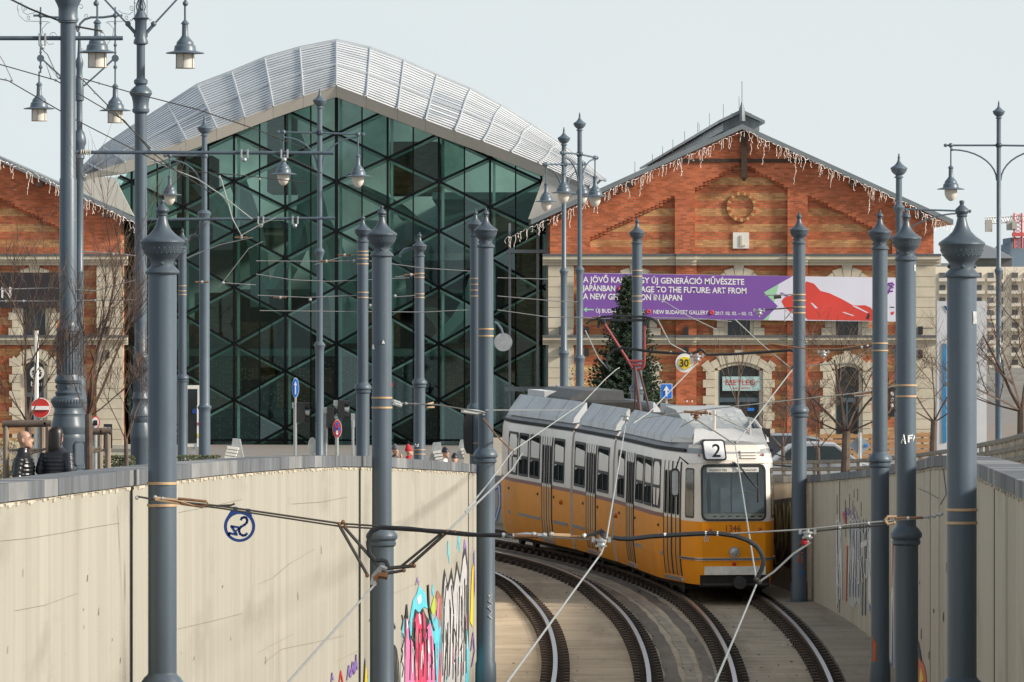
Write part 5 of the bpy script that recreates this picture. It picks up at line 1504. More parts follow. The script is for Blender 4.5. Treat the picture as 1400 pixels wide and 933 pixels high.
def body(sec, ends):
    mb = MB()
    us = [.0] if not ends[0] else []
    side = []
    if ends[0]: side = [(u, v) for u, v in NOSE]
    else: side = [(.0, 1.15)]
    last = side[-1][0]
    endu = sec.L - 3.3 if ends[1] else sec.L
    for u in frange(max(last, .0), endu, 1.2)[1:]: side.append((u, 1.15))
    if ends[1]: side += [(sec.L-u, v) for u, v in NOSE[::-1]][1:]
    for sg in (-1, 1):
        rows = []
        for w in WL_:
            row = []
            for u, v in side:
                uu = u
                nosey = 0
                if ends[0] and u < 1.0: nosey = 1 - u; uu = u + rake(w)*nosey
                if ends[1] and sec.L-u < 1.0: nosey = 1 - (sec.L-u); uu = u - rake(w)*nosey
                kk = kside(w) if w < 1.7 else kside(w)
                row.append(sec.p(uu, sg*v*kk, w))
            rows.append(row)
        def mm(i, j):
            return mat_of((WL_[i]+WL_[i+1])/2, (ends[0] and j < 7) or (ends[1] and j > len(side)-8))
        # leave the windscreen opening out
        b = len(mb.v); n = len(side)
        for r_ in rows: mb.v += r_
        for i in range(len(rows)-1):
            for j in range(n-1):
                wmid = (WL_[i]+WL_[i+1])/2
                if ends[0] and j < 2 and 1.55 < wmid < 2.57: continue
                f = (b+i*n+j, b+i*n+j+1, b+(i+1)*n+j+1, b+(i+1)*n+j)
                mb.f.append(f if sg > 0 else f[::-1]); mb.m.append(mm(i, j)); mb.s.append(True)
        # roof
        top = rows[-1]; q = []
        for t, h in ((1, 0), (.6, .06), (0, .09)):
            q.append([sec.p((p_.xy - sec.a).dot(sec.b), (p_.xy - sec.a).dot(sec.r)*t, 2.95+h) for p_ in top])
        if sg > 0: q = q[::-1]
        mb.grid(q, 3, True)
        if not ends[0] or not ends[1]: pass
    for e, u in ((ends[0], 0.0), (ends[1], sec.L)):
        if not e:
            mb.face([sec.p(u, v*1.15*kside(w), w) for v, w in [(-1, x) for x in WL_] + [(1, x) for x in WL_[::-1]]], 2)
    mb.build("car_body", [MT['orange'], MT['maroon'], MT['tcream'], MT['troof']], parent=tram, sharp=28)
body(S1, (True, False)); body(S2, (False, False)); body(S3, (False, True))
# dark bellows between the bodies, gutters, under-frames
for sa, sb in ((S1, S2), (S2, S3)):
    mb = MB()
    A = [sa.p(sa.L, v, w) for v, w in ((-1.05, .3), (-1.05, 2.8), (1.05, 2.8), (1.05, .3))]; B = [sb.p(0, v, w) for v, w in ((-1.05, .3), (-1.05, 2.8), (1.05, 2.8), (1.05, .3))]
    mb.grid([A, B], 0, False, True); mb.build("bellows", MT['rubber'], parent=tram)
for sec, u0, u1 in ((S1, .75, S1.L), (S2, 0, S2.L), (S3, 0, S3.L-1)):
    mb = MB()
    for sg in (-1, 1): mb.tube([sec.p(u, sg*(hwid(sec, u)*kside(2.83)+.02), 2.835) for u in frange(u0, u1, .7)], .035, 6)
    mb.build("gutter", MT['tdark'], parent=tram)
    uf = MB()
    a, b = (1.2, sec.L-.3) if sec is not S3 else (.3, sec.L-1.2)
    if sec is S2: a, b = .2, sec.L-.2
    uf.hexa([sec.p(u, v, w) for w in (.10, .30) for u, v in ((a, -.8), (a, .8), (b, .8), (b, -.8))]); uf.build("underframe", MT['tdark'], parent=tram)
for sec, u in ((S1, 2.5), (S1, 8.6), (S2, 4.6), (S3, 7.0)):
    bg_ = MB()
    for du in (-.85, .85):
        for v in (-.72, .72):
            c = sec.p(u+du, v, .31); bg_.disc(c - Vector((sec.r.x*.05, sec.r.y*.05, 0)), .31, (sec.r.x, sec.r.y, 0), .1, 18)
        bg_.tube([sec.p(u+du, -.72, .31), sec.p(u+du, .72, .31)], .05, 8)
    for v in (-.86, .86): bg_.hexa([sec.p(u+a, v+b, w) for w in (.22, .36) for a, b in ((-1.1, -.04), (-1.1, .04), (1.1, .04), (1.1, -.04))])
    bg_.build("bogie", MT['tdark'], parent=tram)
def proj(p): return 700 + p.x*F/p.y
def u_of(sec, px, w=2.0):
    lo, hi = .3, sec.L
    for _ in range(40):
        m_ = (lo+hi)/2
        if proj(sec.p(m_, -hwid(sec, m_)*kside(w), w)) > px: lo = m_
        else: hi = m_
    return (lo+hi)/2
def sp_(sec, u, w, off): return sec.p(u, -(hwid(sec, u)*kside(w)+off), w)
def spr(sec, u, w, off): return sec.p(u, (hwid(sec, u)*kside(w)+off), w)
def rrect(u0, u1, w0, w1, r):
    P = []
    for cx, cy, a0 in ((u1-r, w1-r, 0), (u0+r, w1-r, 90), (u0+r, w0+r, 180), (u1-r, w0+r, 270)):
        for k in range(4): a = R_(a0+30*k); P.append((cx + r*math.cos(a), cy + r*math.sin(a)))
    return P
def win(sec, u0, u1, w0=1.63, w1=2.60, side=-1):
    f_ = sp_ if side < 0 else spr
    fr = MB(); a, b = rrect(u0, u1, w0, w1, .07), rrect(u0+.07, u1-.07, w0+.055, w1-.055, .05)
    o1, o0 = .014, .003
    A = [f_(sec, u, w, o1) for u, w in a]; B = [f_(sec, u, w, o1) for u, w in b]; A0 = [f_(sec, u, w, -.01) for u, w in a]
    n = len(A)
    for i in range(n):
        j = (i+1) % n; fr.face([A[i], A[j], B[j], B[i]]); fr.face([A0[i], A0[j], A[j], A[i]])
    wm = (w0*.56+w1*.44)
    fr.hexa([f_(sec, u, w, o) for w in (wm-.03, wm+.03) for u, o in ((u0+.03, .004), (u0+.03, .013), (u1-.03, .013), (u1-.03, .004))])
    um = (u0+u1)/2
    fr.hexa([f_(sec, u, w, o) for w in (w0+.03, wm-.018) for u, o in ((um-.03, .004), (um-.03, .012), (um+.03, .012), (um+.03, .004))])
    w_ = fr.build("window", MT['rubber'], parent=tram)
    MB().face([f_(sec, u, w, o0) for u, w in b]).build("pane", MT['tramwin'], parent=w_)
    return w_
MT['tramwin'] = M("reflecting_tram_window", (.022, .027, .027), .06, 0, .9, 3.2, stretch=(3, 3, .8), dirt=(.07, .07, .065), dscale=4.0, dlo=.60, dhi=.68, spec=.03)
MT['tramwin'].node_tree.nodes['Principled BSDF'].inputs['IOR'].default_value = 1.02
for sec, pxs in ((S1, ((844.5, 854), (869, 879.5), (880.8, 890.8), (892.2, 903))), (S2, ((785.5, 800), (817, 832.5))), (S3, ((695.3, 707.8), (709.6, 722.4), (724.4, 738.2), (757.2, 771.6)))):
    for a, b in pxs:
        u1, u0 = u_of(sec, a), u_of(sec, b); win(sec, u0, u1)
    if sec is S1:
        for u0 in (3.9, 5.1, 6.3, 7.5): win(sec, u0, u0+1, side=1)
# folding doors
WLEV = [.24, .34, .43, .62, .80, 1.2, 1.50, 1.62, 2.0, 2.35, 2.62]
def ribbon(mb, sec, u0, u1, w0, w1, o, m=0, back=-.02):
    ws = [w0] + [w for w in WLEV if w0 + .01 < w < w1 - .01] + [w1]
    mb.grid([[sp_(sec, u0, w, back), sp_(sec, u0, w, o), sp_(sec, u1, w, o), sp_(sec, u1, w, back)] for w in ws], m, False)
    for w in (w0, w1): mb.face([sp_(sec, u0, w, back), sp_(sec, u0, w, o), sp_(sec, u1, w, o), sp_(sec, u1, w, back)], m)
MT['doororange'] = M("door_deep_yellow", (.66, .255, .012), .34, 0, .08, 1.5, coat=.3)
def door(sec, pa, pb, leaves):
    u1, u0 = u_of(sec, pa), u_of(sec, pb)
    d = MB(); n = leaves; wd_ = (u1-u0)/n
    ribbon(d, sec, u0, u1, .36, 1.50, .012, 0); ribbon(d, sec, u0, u1, 1.50, 2.62, .012, 1)
    dr = d.build("door", [MT['doororange'], MT['tcream']], parent=tram)
    for k in range(n+1):
        u = u0 + wd_*k; hw = (.034 if k % 2 == 0 else .014)
        if k == 0: a, b = u - .01, u + hw
        elif k == n: a, b = u - hw, u + .01
        else: a, b = u - hw*.8, u + hw*.8
        g_ = MB(); ribbon(g_, sec, a, b, .37, 2.60, .0175); g_.build("door_seal", MT['rubber'], parent=dr)
        if k < n:
            a, b = u0 + wd_*k + wd_*.24, u0 + wd_*(k+1) - wd_*.24
            pn = MB(); pn.face([sp_(sec, u, w, .016) for u, w in rrect(a, b, 1.56, 2.42, min(.05, (b-a)*.4))]); pn.build("door_pane", MT['tramwin'], parent=dr)
    st = MB(); st.hexa([sp_(sec, u, w, o) for w in (.27, .34) for u, o in ((u0-.03, -.05), (u0-.03, .05), (u1+.03, .05), (u1+.03, -.05))]); st.build("door_step", MT['alum'], parent=dr)
door(S1, 908.5, 931, 4); door(S1, 857.5, 867, 4); door(S2, 802.5, 815, 4); door(S3, 741.8, 755, 4)
# side trim: rub strips, markers, small lamps
for sec, runs in ((S1, ((868, 906),)), (S2, ((781.5, 799), (816, 838))), (S3, ((695, 738), (757, 778)))):
    for a, b in runs:
        u1, u0 = u_of(sec, a, .8), u_of(sec, b, .8)
        tm = MB(); tm.hexa([sp_(sec, u, w, o) for w in (.73, .79) for u, o in ((u0, 0), (u0, .018), (u1, .018), (u1, 0))]); tm.build("rub_strip", MT['troof'], parent=tram)
for sec, pxs in ((S1, (847, 868.5, 900.5)), (S2, (797.5, 817.5)), (S3, (696, 735.5, 757.5))):
    for q in pxs:
        u = u_of(sec, q, 1.25); tm = MB(); tm.ball(sp_(sec, u, 1.30, .0), .035, 6); tm.build("door_button", M("dark_green_button", (.01, .06, .04), .4) if "dark_green_button" not in bpy.data.materials else bpy.data.materials["dark_green_button"], parent=tram)
        tm = MB(); tm.hexa([sp_(sec, u+a, w, o) for w in (1.07, 1.20) for a, o in ((-.012, 0), (-.012, .006), (.012, .006), (.012, 0))]); tm.build("white_marker", MT['offwhite'], parent=tram)
for sec, q in ((S2, 843) , (S3, 768)):
    sec_ = S1 if q == 843 else S3
    u = u_of(sec_, q, 1.2); tm = MB(); tm.ball(sp_(sec_, u, 1.22, .02), .055, 7); tm.build("side_indicator", MT['lensorg'], parent=tram)
# lower hatch lines
for sec, pxs in ((S1, (884,)), (S2, (827,)), (S3, (721, 767))):
    for q in pxs:
        u = u_of(sec, q, .5); tm = MB(); tm.hexa([sp_(sec, u+a, w, o) for w in (.25, .72) for a, o in ((-.006, -.01), (-.006, .004), (.006, .004), (.006, -.01))]); tm.build("hatch_seam", MT['maroon'], parent=tram)
# --- nose
N = lambda v, w, o=0.0: S1.p(rake(w) - o, v, w)
gl = MB(); gl.face([N(v, w, .004) for v, w in rrect(-.60, .60, 1.52, 2.54, .10)])
ws = MB(); a, b = rrect(-.64, .64, 1.48, 2.585, .12), rrect(-.60, .60, 1.52, 2.545, .09)
for i in range(len(a)):
    j = (i+1) % len(a); ws.face([N(*a[i], .016), N(*a[j], .016), N(*b[j], .016), N(*b[i], .016)]); ws.face([N(*a[i], -.01), N(*a[j], -.01), N(*a[j], .016), N(*a[i], .016)])
wsf = ws.build("windscreen_seal", MT['rubber'], parent=tram)
gl.build("windscreen", MT['tglass'], parent=wsf)
cab = MB(); cab.hexa([S1.p(u, v, w) for w in (1.5, 1.62) for u, v in ((.10, -.62), (.10, .62), (.62, .72), (.62, -.72))], 0)
cab.hexa([S1.p(u, v, w) for w in (1.40, 2.75) for u, v in ((1.0, -.85), (1.0, .85), (1.05, .85), (1.05, -.85))], 1)
cab.hexa([S1.p(u, v, w) for w in (2.60, 2.72) for u, v in ((.25, -.66), (.25, .66), (1.0, .8), (1.0, -.8))], 2)
cab.hexa([S1.p(u, v, w) for w in (1.62, 2.1) for u, v in ((.80, -.15), (.80, .35), (.9, .35), (.9, -.15))], 1)
cab.tube([S1.p(.6 + .1*math.sin(t), .30 + .5*math.cos(t)*.9, 1.62 + .42*math.sin(t)) for t in [math.pi*k/12 for k in range(13)]], .02, 6, 3)
cab.tube([S1.p(.3, -.44, 1.62), S1.p(.25, -.46, 2.05), S1.p(.2, -.47, 2.4)], [.03, .045, .012], 6, 4); cab.tube([S1.p(.5, .02, 1.62), S1.p(.5, .02, 2.45)], .012, 6, 4)
cab.build("cab_interior", [M("cab_cream", (.80, .74, .55), .6), M("cab_bulkhead", (.66, .76, .88), .6, 0, .25, 2), M("cab_lining", (.36, .42, .52), .7), MT['offwhite'], MT['black']], parent=tram)
dv = MB()
for k in range(7): dv.face([S1.p(.096, -.40 + k*.15, 1.553), S1.p(.096, -.33 + k*.15, 1.553), S1.p(.096, -.33 + k*.15, 1.578), S1.p(.096, -.40 + k*.15, 1.578)])
dv.build("dash_vents", MT['black'], parent=tram)
dsb = MB(); dsb.face([N(v, w, .008) for v, w in ((-.52, 2.43), (.50, 2.43), (.50, 2.52), (-.52, 2.52))]); dsb.build("destination_strip", MT['offwhite'], parent=tram)
XD = Vector((S1.r.x, S1.r.y, 0))
text_mesh("VIGADÓ TÉR", .062, N(-.48, 2.448, .011), MT['black'], tram, "destination_lettering", xdir=XD, width=.36)
text_mesh("2", .085, N(-.02, 2.442, .011), MT['black'], tram, "destination_lettering", xdir=XD)
text_mesh("KÖZVÁGÓHÍD", .062, N(.12, 2.448, .011), MT['black'], tram, "destination_lettering", xdir=XD, width=.34)
# corner cab windows
for sg in (-1, 1):
    cw = MB(); pts = rrect(.16, .60, 1.53, 2.50, .06)
    f_ = lambda u, w, o: S1.p(u + rake(w)*(1-u), sg*((hwid(S1, u))*kside(w)+o), w)
    pin = [(.16+.03 + (u-.16)*.864, 1.53+.03 + (w-1.53)*.938) for u, w in pts]
    A = [f_(u, w, .012) for u, w in pts]; B = [f_(u, w, .012) for u, w in pin]
    for i in range(len(A)):
        j = (i+1) % len(A); cw.face([A[i], A[j], B[j], B[i]])
    c_ = cw.build("cab_window", MT['rubber'], parent=tram)
    MB().face([f_(u, w, .008) for u, w in pin]).build("pane", M("cab_side_glass", (.10, .085, .06), .08, 0, .6, 4, spec=.7) if "cab_side_glass" not in bpy.data.materials else bpy.data.materials["cab_side_glass"], parent=c_)
# lamps, number, mouldings, bumper, coupler
def ndisc(v, w, r, mat, name, t=.05, mat2=None, dome=True):
    m_ = MB(); c = N(v, w, -.01); d = Vector((-S1.b.x, -S1.b.y, 0))
    m_.disc(c, r, d, t, 20, 0); p = m_.build(name, MT[mat], parent=tram)
    if mat2: q = MB(); q.ball(c + d*t, r*.80, 10, 0, (1, .35, 1)); q.build("lens", MT[mat2], parent=p)
ndisc(0.0, .88, .105, 'chrome', "headlight", .06, 'lens'); ndisc(0.0, .645, .038, 'lensred', "brake_light", .05, 'lensred')
ndisc(-.47, 1.315, .048, 'orange', "turn_signal", .03, 'lensorg'); ndisc(.50, 1.32, .048, 'orange', "turn_signal", .03, 'lensorg')
text_mesh("1346", .185, N(-.155, 1.275, .010), MT['maroon'], tram, "fleet_number", xdir=XD, width=.29)
def wrap(w0, w1, o, mat, name, umax, sgs=(-1, 1), vmin=None):
    m_ = MB()
    outline = [(u, v) for u, v in NOSE if u <= umax]
    full = [(u, -v) for u, v in outline[::-1]] + outline[1:]
    def q(u, v, w, o):
        d = Vector((-1, 0)) if abs(v) < .63 else Vector((-.5, .86 if v > 0 else -.86)) if u < .1 else Vector((-.2, 1 if v > 0 else -1))
        return S1.p(u + rake(w)*max(0, 1-u) + d.x*o, v*kside(w) + d.y*o, w)
    rows = [[q(u, v, w, oo) for u, v in full] for w, oo in ((w0, 0), (w0, o), (w1, o), (w1, 0))]
    m_.grid(rows, 0, False); return m_.build(name, MT[mat], parent=tram)
wrap(.715, .765, .025, 'alum', "nose_moulding", 1.0); wrap(.732, .750, .032, 'rubber', "moulding_insert", 1.0)
wrap(2.60, 2.95, .02, 'tcream', "nose_visor", .62)
bm = MB(); bm.hexa([N(v, w, o) for w in (.435, .60) for v, o in ((-.58, -.02), (.62, -.02), (.62, .06), (-.58, .06))]); bm.build("bumper", M("bumper_cream", (.82, .80, .72), .5), parent=tram)
bm = MB(); bm.hexa([N(v, w, o) for w in (.20, .428) for v, o in ((-.66, -.10), (.69, -.10), (.69, .010), (-.66, .010))]); bm.build("coupler_recess", MT['tdark'], parent=tram)
bm = MB(); d = Vector((-S1.b.x, -S1.b.y, 0)); bm.disc(N(.10, .285, 0), .125, d, .16, 20); bm.disc(N(.10, .285, .16), .045, d, .02, 12); bm.tube([N(-.62, .245, .02), N(.66, .245, .02)], .028, 6); bm.build("coupler", M("coupler_grey", (.06, .06, .06), .6, .3), parent=tram)
# small white emblem stencil on the left cheek
em = MB()
for (v0, w0), (v1, w1) in (((-.62, 1.20), (-.48, 1.19)), ((-.60, 1.23), (-.56, 1.17)), ((-.55, 1.235), (-.52, 1.18)), ((-.58, 1.12), (-.58, 1.08)), ((-.55, 1.12), (-.53, 1.08)), ((-.51, 1.12), (-.51, 1.08)), ((-.60, 1.15), (-.49, 1.145))): em.tube([N(v0, w0, .006), N(v1, w1, .006)], .008, 4)
em.build("cheek_emblem", MT['white'], parent=tram)
# route box
rb_ = MB(); rb_.prism([N(v, w, .14) for v, w in rrect(-.585, -.135, 2.66, 3.06, .06)], Vector((S1.b.x, S1.b.y, 0))*.22); rbo = rb_.build("route_box", MT['black'], parent=tram)
MB().face([N(v, w, .145) for v, w in rrect(-.555, -.165, 2.69, 3.03, .04)]).build("route_panel", MT['white'], parent=rbo)
o_ = text_mesh("2", .36, N(-.425, 2.73, .150), MT['black'], tram, "route_number", xdir=XD, width=.17, bold=.012)
ln = MB()
for k in range(3): ln.hexa([N(v, 2.70+k*.055+h, o) for h in (0, .035) for v, o in ((.16, .0), (.48, .0), (.48, .045), (.16, .045))])
ln.build("nose_louvre", MT['tcream'], parent=tram)
for v in (-.66, .60): ndisc(v, 2.76, .03, 'alum', "marker_lamp", .04, 'lensorg')
wp = MB(); wp.tube([N(-.02, 2.63, .03), N(.16, 2.50, .05), N(.44, 2.14, .05)], .013, 5); wp.tube([N(.02, 2.63, .05), N(.47, 2.12, .05)], .008, 4); wp.tube([N(.48, 2.42, .035), N(.47, 1.84, .035)], .014, 5); wp.build("wiper", MT['black'], parent=tram)
# mirrors
mi = MB(); a0 = S1.p(.42, -.84, 2.58); mi.tube([a0, S1.p(.30, -1.02, 2.72), S1.p(.28, -1.10, 2.50)], .018, 6); c = S1.p(.27, -1.12, 2.18)
mi.prism([S1.p(.26, v, w) for v, w in rrect(-1.20, -1.04, 1.95, 2.50, .06)], Vector((S1.b.x, S1.b.y, 0))*.07); mi.build("mirror", MT['black'], parent=tram)
mf = MB(); mf.face([S1.p(.256, v, w) for v, w in rrect(-1.18, -1.06, 1.98, 2.46, .05)]); mf.build("mirror_glass", M("mirror_grey", (.35, .37, .38), .3), parent=tram)
mi = MB(); mi.tube([S1.p(.5, .85, 2.55), S1.p(.3, 1.25, 2.52), S1.p(.22, 1.38, 2.28)], .016, 6); mi.tube([S1.p(.5, .85, 2.78), S1.p(.3, 1.2, 2.66), S1.p(.22, 1.36, 2.36)], .014, 6)
mi.prism([S1.p(.2, v, w) for v, w in rrect(1.32, 1.46, 1.86, 2.34, .05)], Vector((S1.b.x, S1.b.y, 0))*.08); mi.build("mirror", MT['black'], parent=tram)
# --- roof equipment
def shroud(sec, u0, u1, n):
    for sg in (-1, 1):
        m_ = MB(); du = (u1-u0)/n
        for k in range(n):
            a, b = u0 + du*k + .016, u0 + du*(k+1) - .016
            va, vb = min(1.05, hwid(sec, a)-.06), min(1.05, hwid(sec, b)-.06)
            q = [sec.p(a, sg*va, 2.96), sec.p(b, sg*vb, 2.96), sec.p(b, sg*vb*.97, 3.08), sec.p(a, sg*va*.97, 3.08), sec.p(a, sg*va*.72, 3.42), sec.p(b, sg*vb*.72, 3.42)]
            m_.face([q[0], q[1], q[2], q[3]] if sg < 0 else [q[3], q[2], q[1], q[0]]); m_.face([q[3], q[2], q[5], q[4]] if sg < 0 else [q[4], q[5], q[2], q[3]])
            e = [sec.p(a, sg*va*.70, 3.40), sec.p(b, sg*vb*.70, 3.40), sec.p(b, sg*vb*.70, 3.0), sec.p(a, sg*va*.70, 3.0)]
            m_.face(e); m_.face([q[4], q[5], e[1], e[0]])
            if k == 0: m_.face([q[0], q[3], q[4], e[0], e[3]])
            if k == n-1: m_.face([q[1], q[2], q[5], e[1], e[2]])
        m_.build("roof_shroud", MT['tshroud'], parent=tram)
shroud(S1, 1.9, S1.L-.28, 7); shroud(S2, .2, S2.L-.25, 3); shroud(S3, .22, S3.L-2.2, 4)
fs = MB()   # sloping white front of the roof fairing and its mitred corners
fs.face([S1.p(.55, -.72, 3.0), S1.p(.55, .72, 3.0), S1.p(.80, .66, 3.26), S1.p(.80, -.66, 3.26)])
for sg in (-1, 1):
    fs.face([S1.p(.55, sg*.72, 3.0), S1.p(1.9, sg*.97, 2.96), S1.p(1.9, sg*.95, 3.08), S1.p(.62, sg*.74, 3.08)])
    fs.face([S1.p(.62, sg*.74, 3.08), S1.p(1.9, sg*.95, 3.08), S1.p(1.9, sg*.70, 3.42), S1.p(.80, sg*.66, 3.26)])
fs.face([S1.p(.55, -.74, 2.92), S1.p(.55, .74, 2.92), S1.p(.55, .72, 3.0), S1.p(.55, -.72, 3.0)])
fs.build("roof_front_fairing", M('fairing_white', (.60, .605, .60), .5, 0, .06, 1.5), parent=tram)
lb = MB()
A = [S1.p(u, v, w) for u, v, w in ((.95, -.62, 3.10), (.95, .62, 3.10), (3.6, .66, 3.56), (3.6, -.66, 3.56))]; B = [S1.p(u, v, w) for u, v, w in ((5.2, -.66, 3.60), (5.2, .66, 3.60))]
lb.face(A); lb.face([A[3], A[2], B[1], B[0]])
for sg, i in ((-1, (0, 3)), (1, (1, 2))): lb.face([A[i[0]], A[i[1]], B[0 if sg < 0 else 1], S1.p(5.2, sg*.66, 3.0), S1.p(.95, sg*.62, 3.0)])
lb.face([B[0], B[1], S1.p(5.2, .66, 3), S1.p(5.2, -.66, 3)])
ro = lb.build("louvre_housing", MT['tvent'], parent=tram)
for r_, u in enumerate((1.35, 1.75, 2.15, 2.55, 2.95, 3.3)):
    for c_ in range(6):
        if (r_ == 0 and c_ not in (1, 2, 4)) or (c_ + r_) % 5 == 4: continue
        v = -.52 + c_*.205 
        for j in (0, .13):
            lv = MB()
            uu = u + j; w = 3.10 + (uu-.95)*(.46/2.65)
            lv.hexa([S1.p(uu+a, v+b, w+h) for h in (0, .022) for a, b in ((-.014, 0), (-.014, .13), (.014, .13), (.014, 0))])
            lv.build("louvre", MT['tshroud'], parent=ro)

rw = MB()
for u in frange(1.0, 2.6, .16): rw.hexa([S1.p(u+a, v, w) for w in (3.08, 3.24) for a, v in ((-.02, .64), (-.02, .86), (.02, .84), (.02, .64))])
rw.build("side_grille", MT['tdark'], parent=tram)
def rbox(sec, u0, u1, v0, v1, w0, w1, mat, name):
    MB().hexa([sec.p(u, v, w) for w in (w0, w1) for u, v in ((u0, v0), (u0, v1), (u1, v1), (u1, v0))]).build(name, MT[mat], parent=tram)
rbox(S1, 5.6, 6.4, -.5, .4, 3.0, 3.38, 'tdark', "resistor_box"); rbox(S1, 6.7, 7.6, -.35, .55, 3.0, 3.45, 'tdark', "resistor_box"); rbox(S1, 7.9, 9.0, -.55, .3, 3.0, 3.36, 'tdark', "resistor_box")
for u in (5.7, 6.9, 8.2): rbox(S1, u, u+.25, .55, .8, 3.05, 3.5, 'tvent', "junction_box")
mi = MB(); mi.tube([S1.p(.75, -.28, 3.24), S1.p(.75, -.28, 3.62)], .028, 6); mi.tube([S1.p(.7, .42, 3.1), S1.p(.7, .42, 3.42)], .022, 6); mi.build("aerial", MT['tcream'], parent=tram)
m_ = MB()   # rounded dark equipment hump with pale front on the rear body
A = [[S3.p(u, v, w) for v, w in ((-.66, 3.0), (-.62, 3.46), (-.3, 3.62), (.55, 3.62), (.62, 3.0))] for u in (2.6, 7.0)]
m_.grid(A, 1, False); m_.face(A[1], 0); m_.face(A[0][::-1], 1); m_.build("equipment_hump", [MT['tshroud'], M("hump_dark", (.075, .078, .08), .6)], parent=tram)
m_ = MB(); m_.hexa([S3.p(u, v, w) for w in (3.0, 3.55) for u, v in ((5.2, -.72), (5.2, -.1), (7.2, -.1), (7.2, -.72))]); m_.build("equipment_box", MT['tshroud'], parent=tram)
rbox(S3, .6, 2.8, -.5, .5, 3.0, 3.40, 'tdark', "resistor_box"); rbox(S2, .3, 1.2, -.6, .5, 3.0, 3.3, 'tdark', "resistor_box")
# pantograph (half frame) on the middle body
sP = 64.0
Q = lambda x, y: W(x, y, sP)
pa = MB(); pa.hexa([S2.p(u, v, w) for w in (3.12, 3.24) for u, v in ((1.6, -.55), (1.6, .55), (4.3, .55), (4.3, -.55))]); pbase = pa.build("pantograph_base", MT['tdark'], parent=tram)
bs = S2.p(2.4, -.16, 3.2)
pa = MB(); pa.tube([bs, Q(868, 503)], .04, 8); pa.tube([bs + Vector((.22, .1, 0)), Q(874, 506)], .025, 6); pa.tube([S2.p(3.6, -.1, 3.2), Q(869, 512)], .02, 6); pa.build("lower_arm", M("pantograph_brown", (.08, .035, .03), .5), parent=tram)
pa = MB(); pa.tube([Q(825, 441), Q(836, 458), Q(859, 494), Q(864, 503), Q(870, 505.5), Q(877, 504.5), Q(880.5, 500), Q(881, 492), Q(881, 442)], .030, 8); pa.tube([Q(859, 494), Q(881, 494)], .03, 6); pa.tube([Q(863, 499), Q(880, 500)], .03, 6); pa.build("upper_frame", MT['panto'], parent=tram)
pa = MB(); pa.tube([Q(818, 436), Q(822, 433.5), Q(848, 432), Q(882, 433.5), Q(892, 436), Q(900, 443)], .025, 6); pa.tube([Q(820, 438), Q(888, 438)], .03, 6)
for x in (818.5, 886): pa.tube([Q(x, 434), Q(x, 449)], .03, 6)
pa.tube([Q(824, 437), Q(826, 443)], .06, 6); pa.tube([Q(884, 437), Q(882, 444)], .06, 6); pa.tube([Q(818, 436), Q(808, 438), Q(801, 443)], .022, 6)
pa.build("collector_head", MT['black'], parent=tram)
# ---------------------------------------------------------------- overhead wires and their fittings
WG = "overhead tram wires and their fittings"
def wires(name, label, s, items, cat="overhead wire"):
    """items: (part name, material, [px, py(, s)] points, radius) or ('ball'|'cup', ...)"""
    p0 = items[0][2][0]; r = thing(name, label, cat, W(p0[0], p0[1], p0[2] if len(p0) > 2 else s), WG)
    for it in items:
        nm, mat, pts, rad = it[:4]
        P = [W(p[0], p[1], p[2] if len(p) > 2 else s) for p in pts]
        mb = MB()
        if nm == 'insulator':
            c = P[0]; k = rad
            mb.lathe((c.x, c.y), [(k*.5, c.z+k*1.2), (k*.5, c.z+k*.6), (k*1.5, c.z+k*.5), (k*1.5, c.z+k*.1), (k*.9, c.z), (k*1.0, c.z-k*.7), (k*1.4, c.z-k*.8), (k*1.3, c.z-k*1.2), (k*.4, c.z-k*1.3), (k*.35, c.z-k*2.2)], 14)
            mb.box(c + Vector((-k*1.9, 0, k*.5)), (k*.7, k, k*1.3)); mb.box(c + Vector((k*1.9, 0, k*.5)), (k*.7, k, k*1.3))
        elif nm == 'clamp':
            for c in P: MB().ball(c, rad*.8, 7).build(nm, MT[mat], parent=r)
            continue
        else: mb.tube(P, rad, 7)
        mb.build(nm, MT[mat], parent=r)
    return r
def sag(a, b, d=3, n=8):
    return [(a[0]+(b[0]-a[0])*k/n, a[1]+(b[1]-a[1])*k/n + d*4*(k/n)*(1-k/n)) for k in range(n+1)]
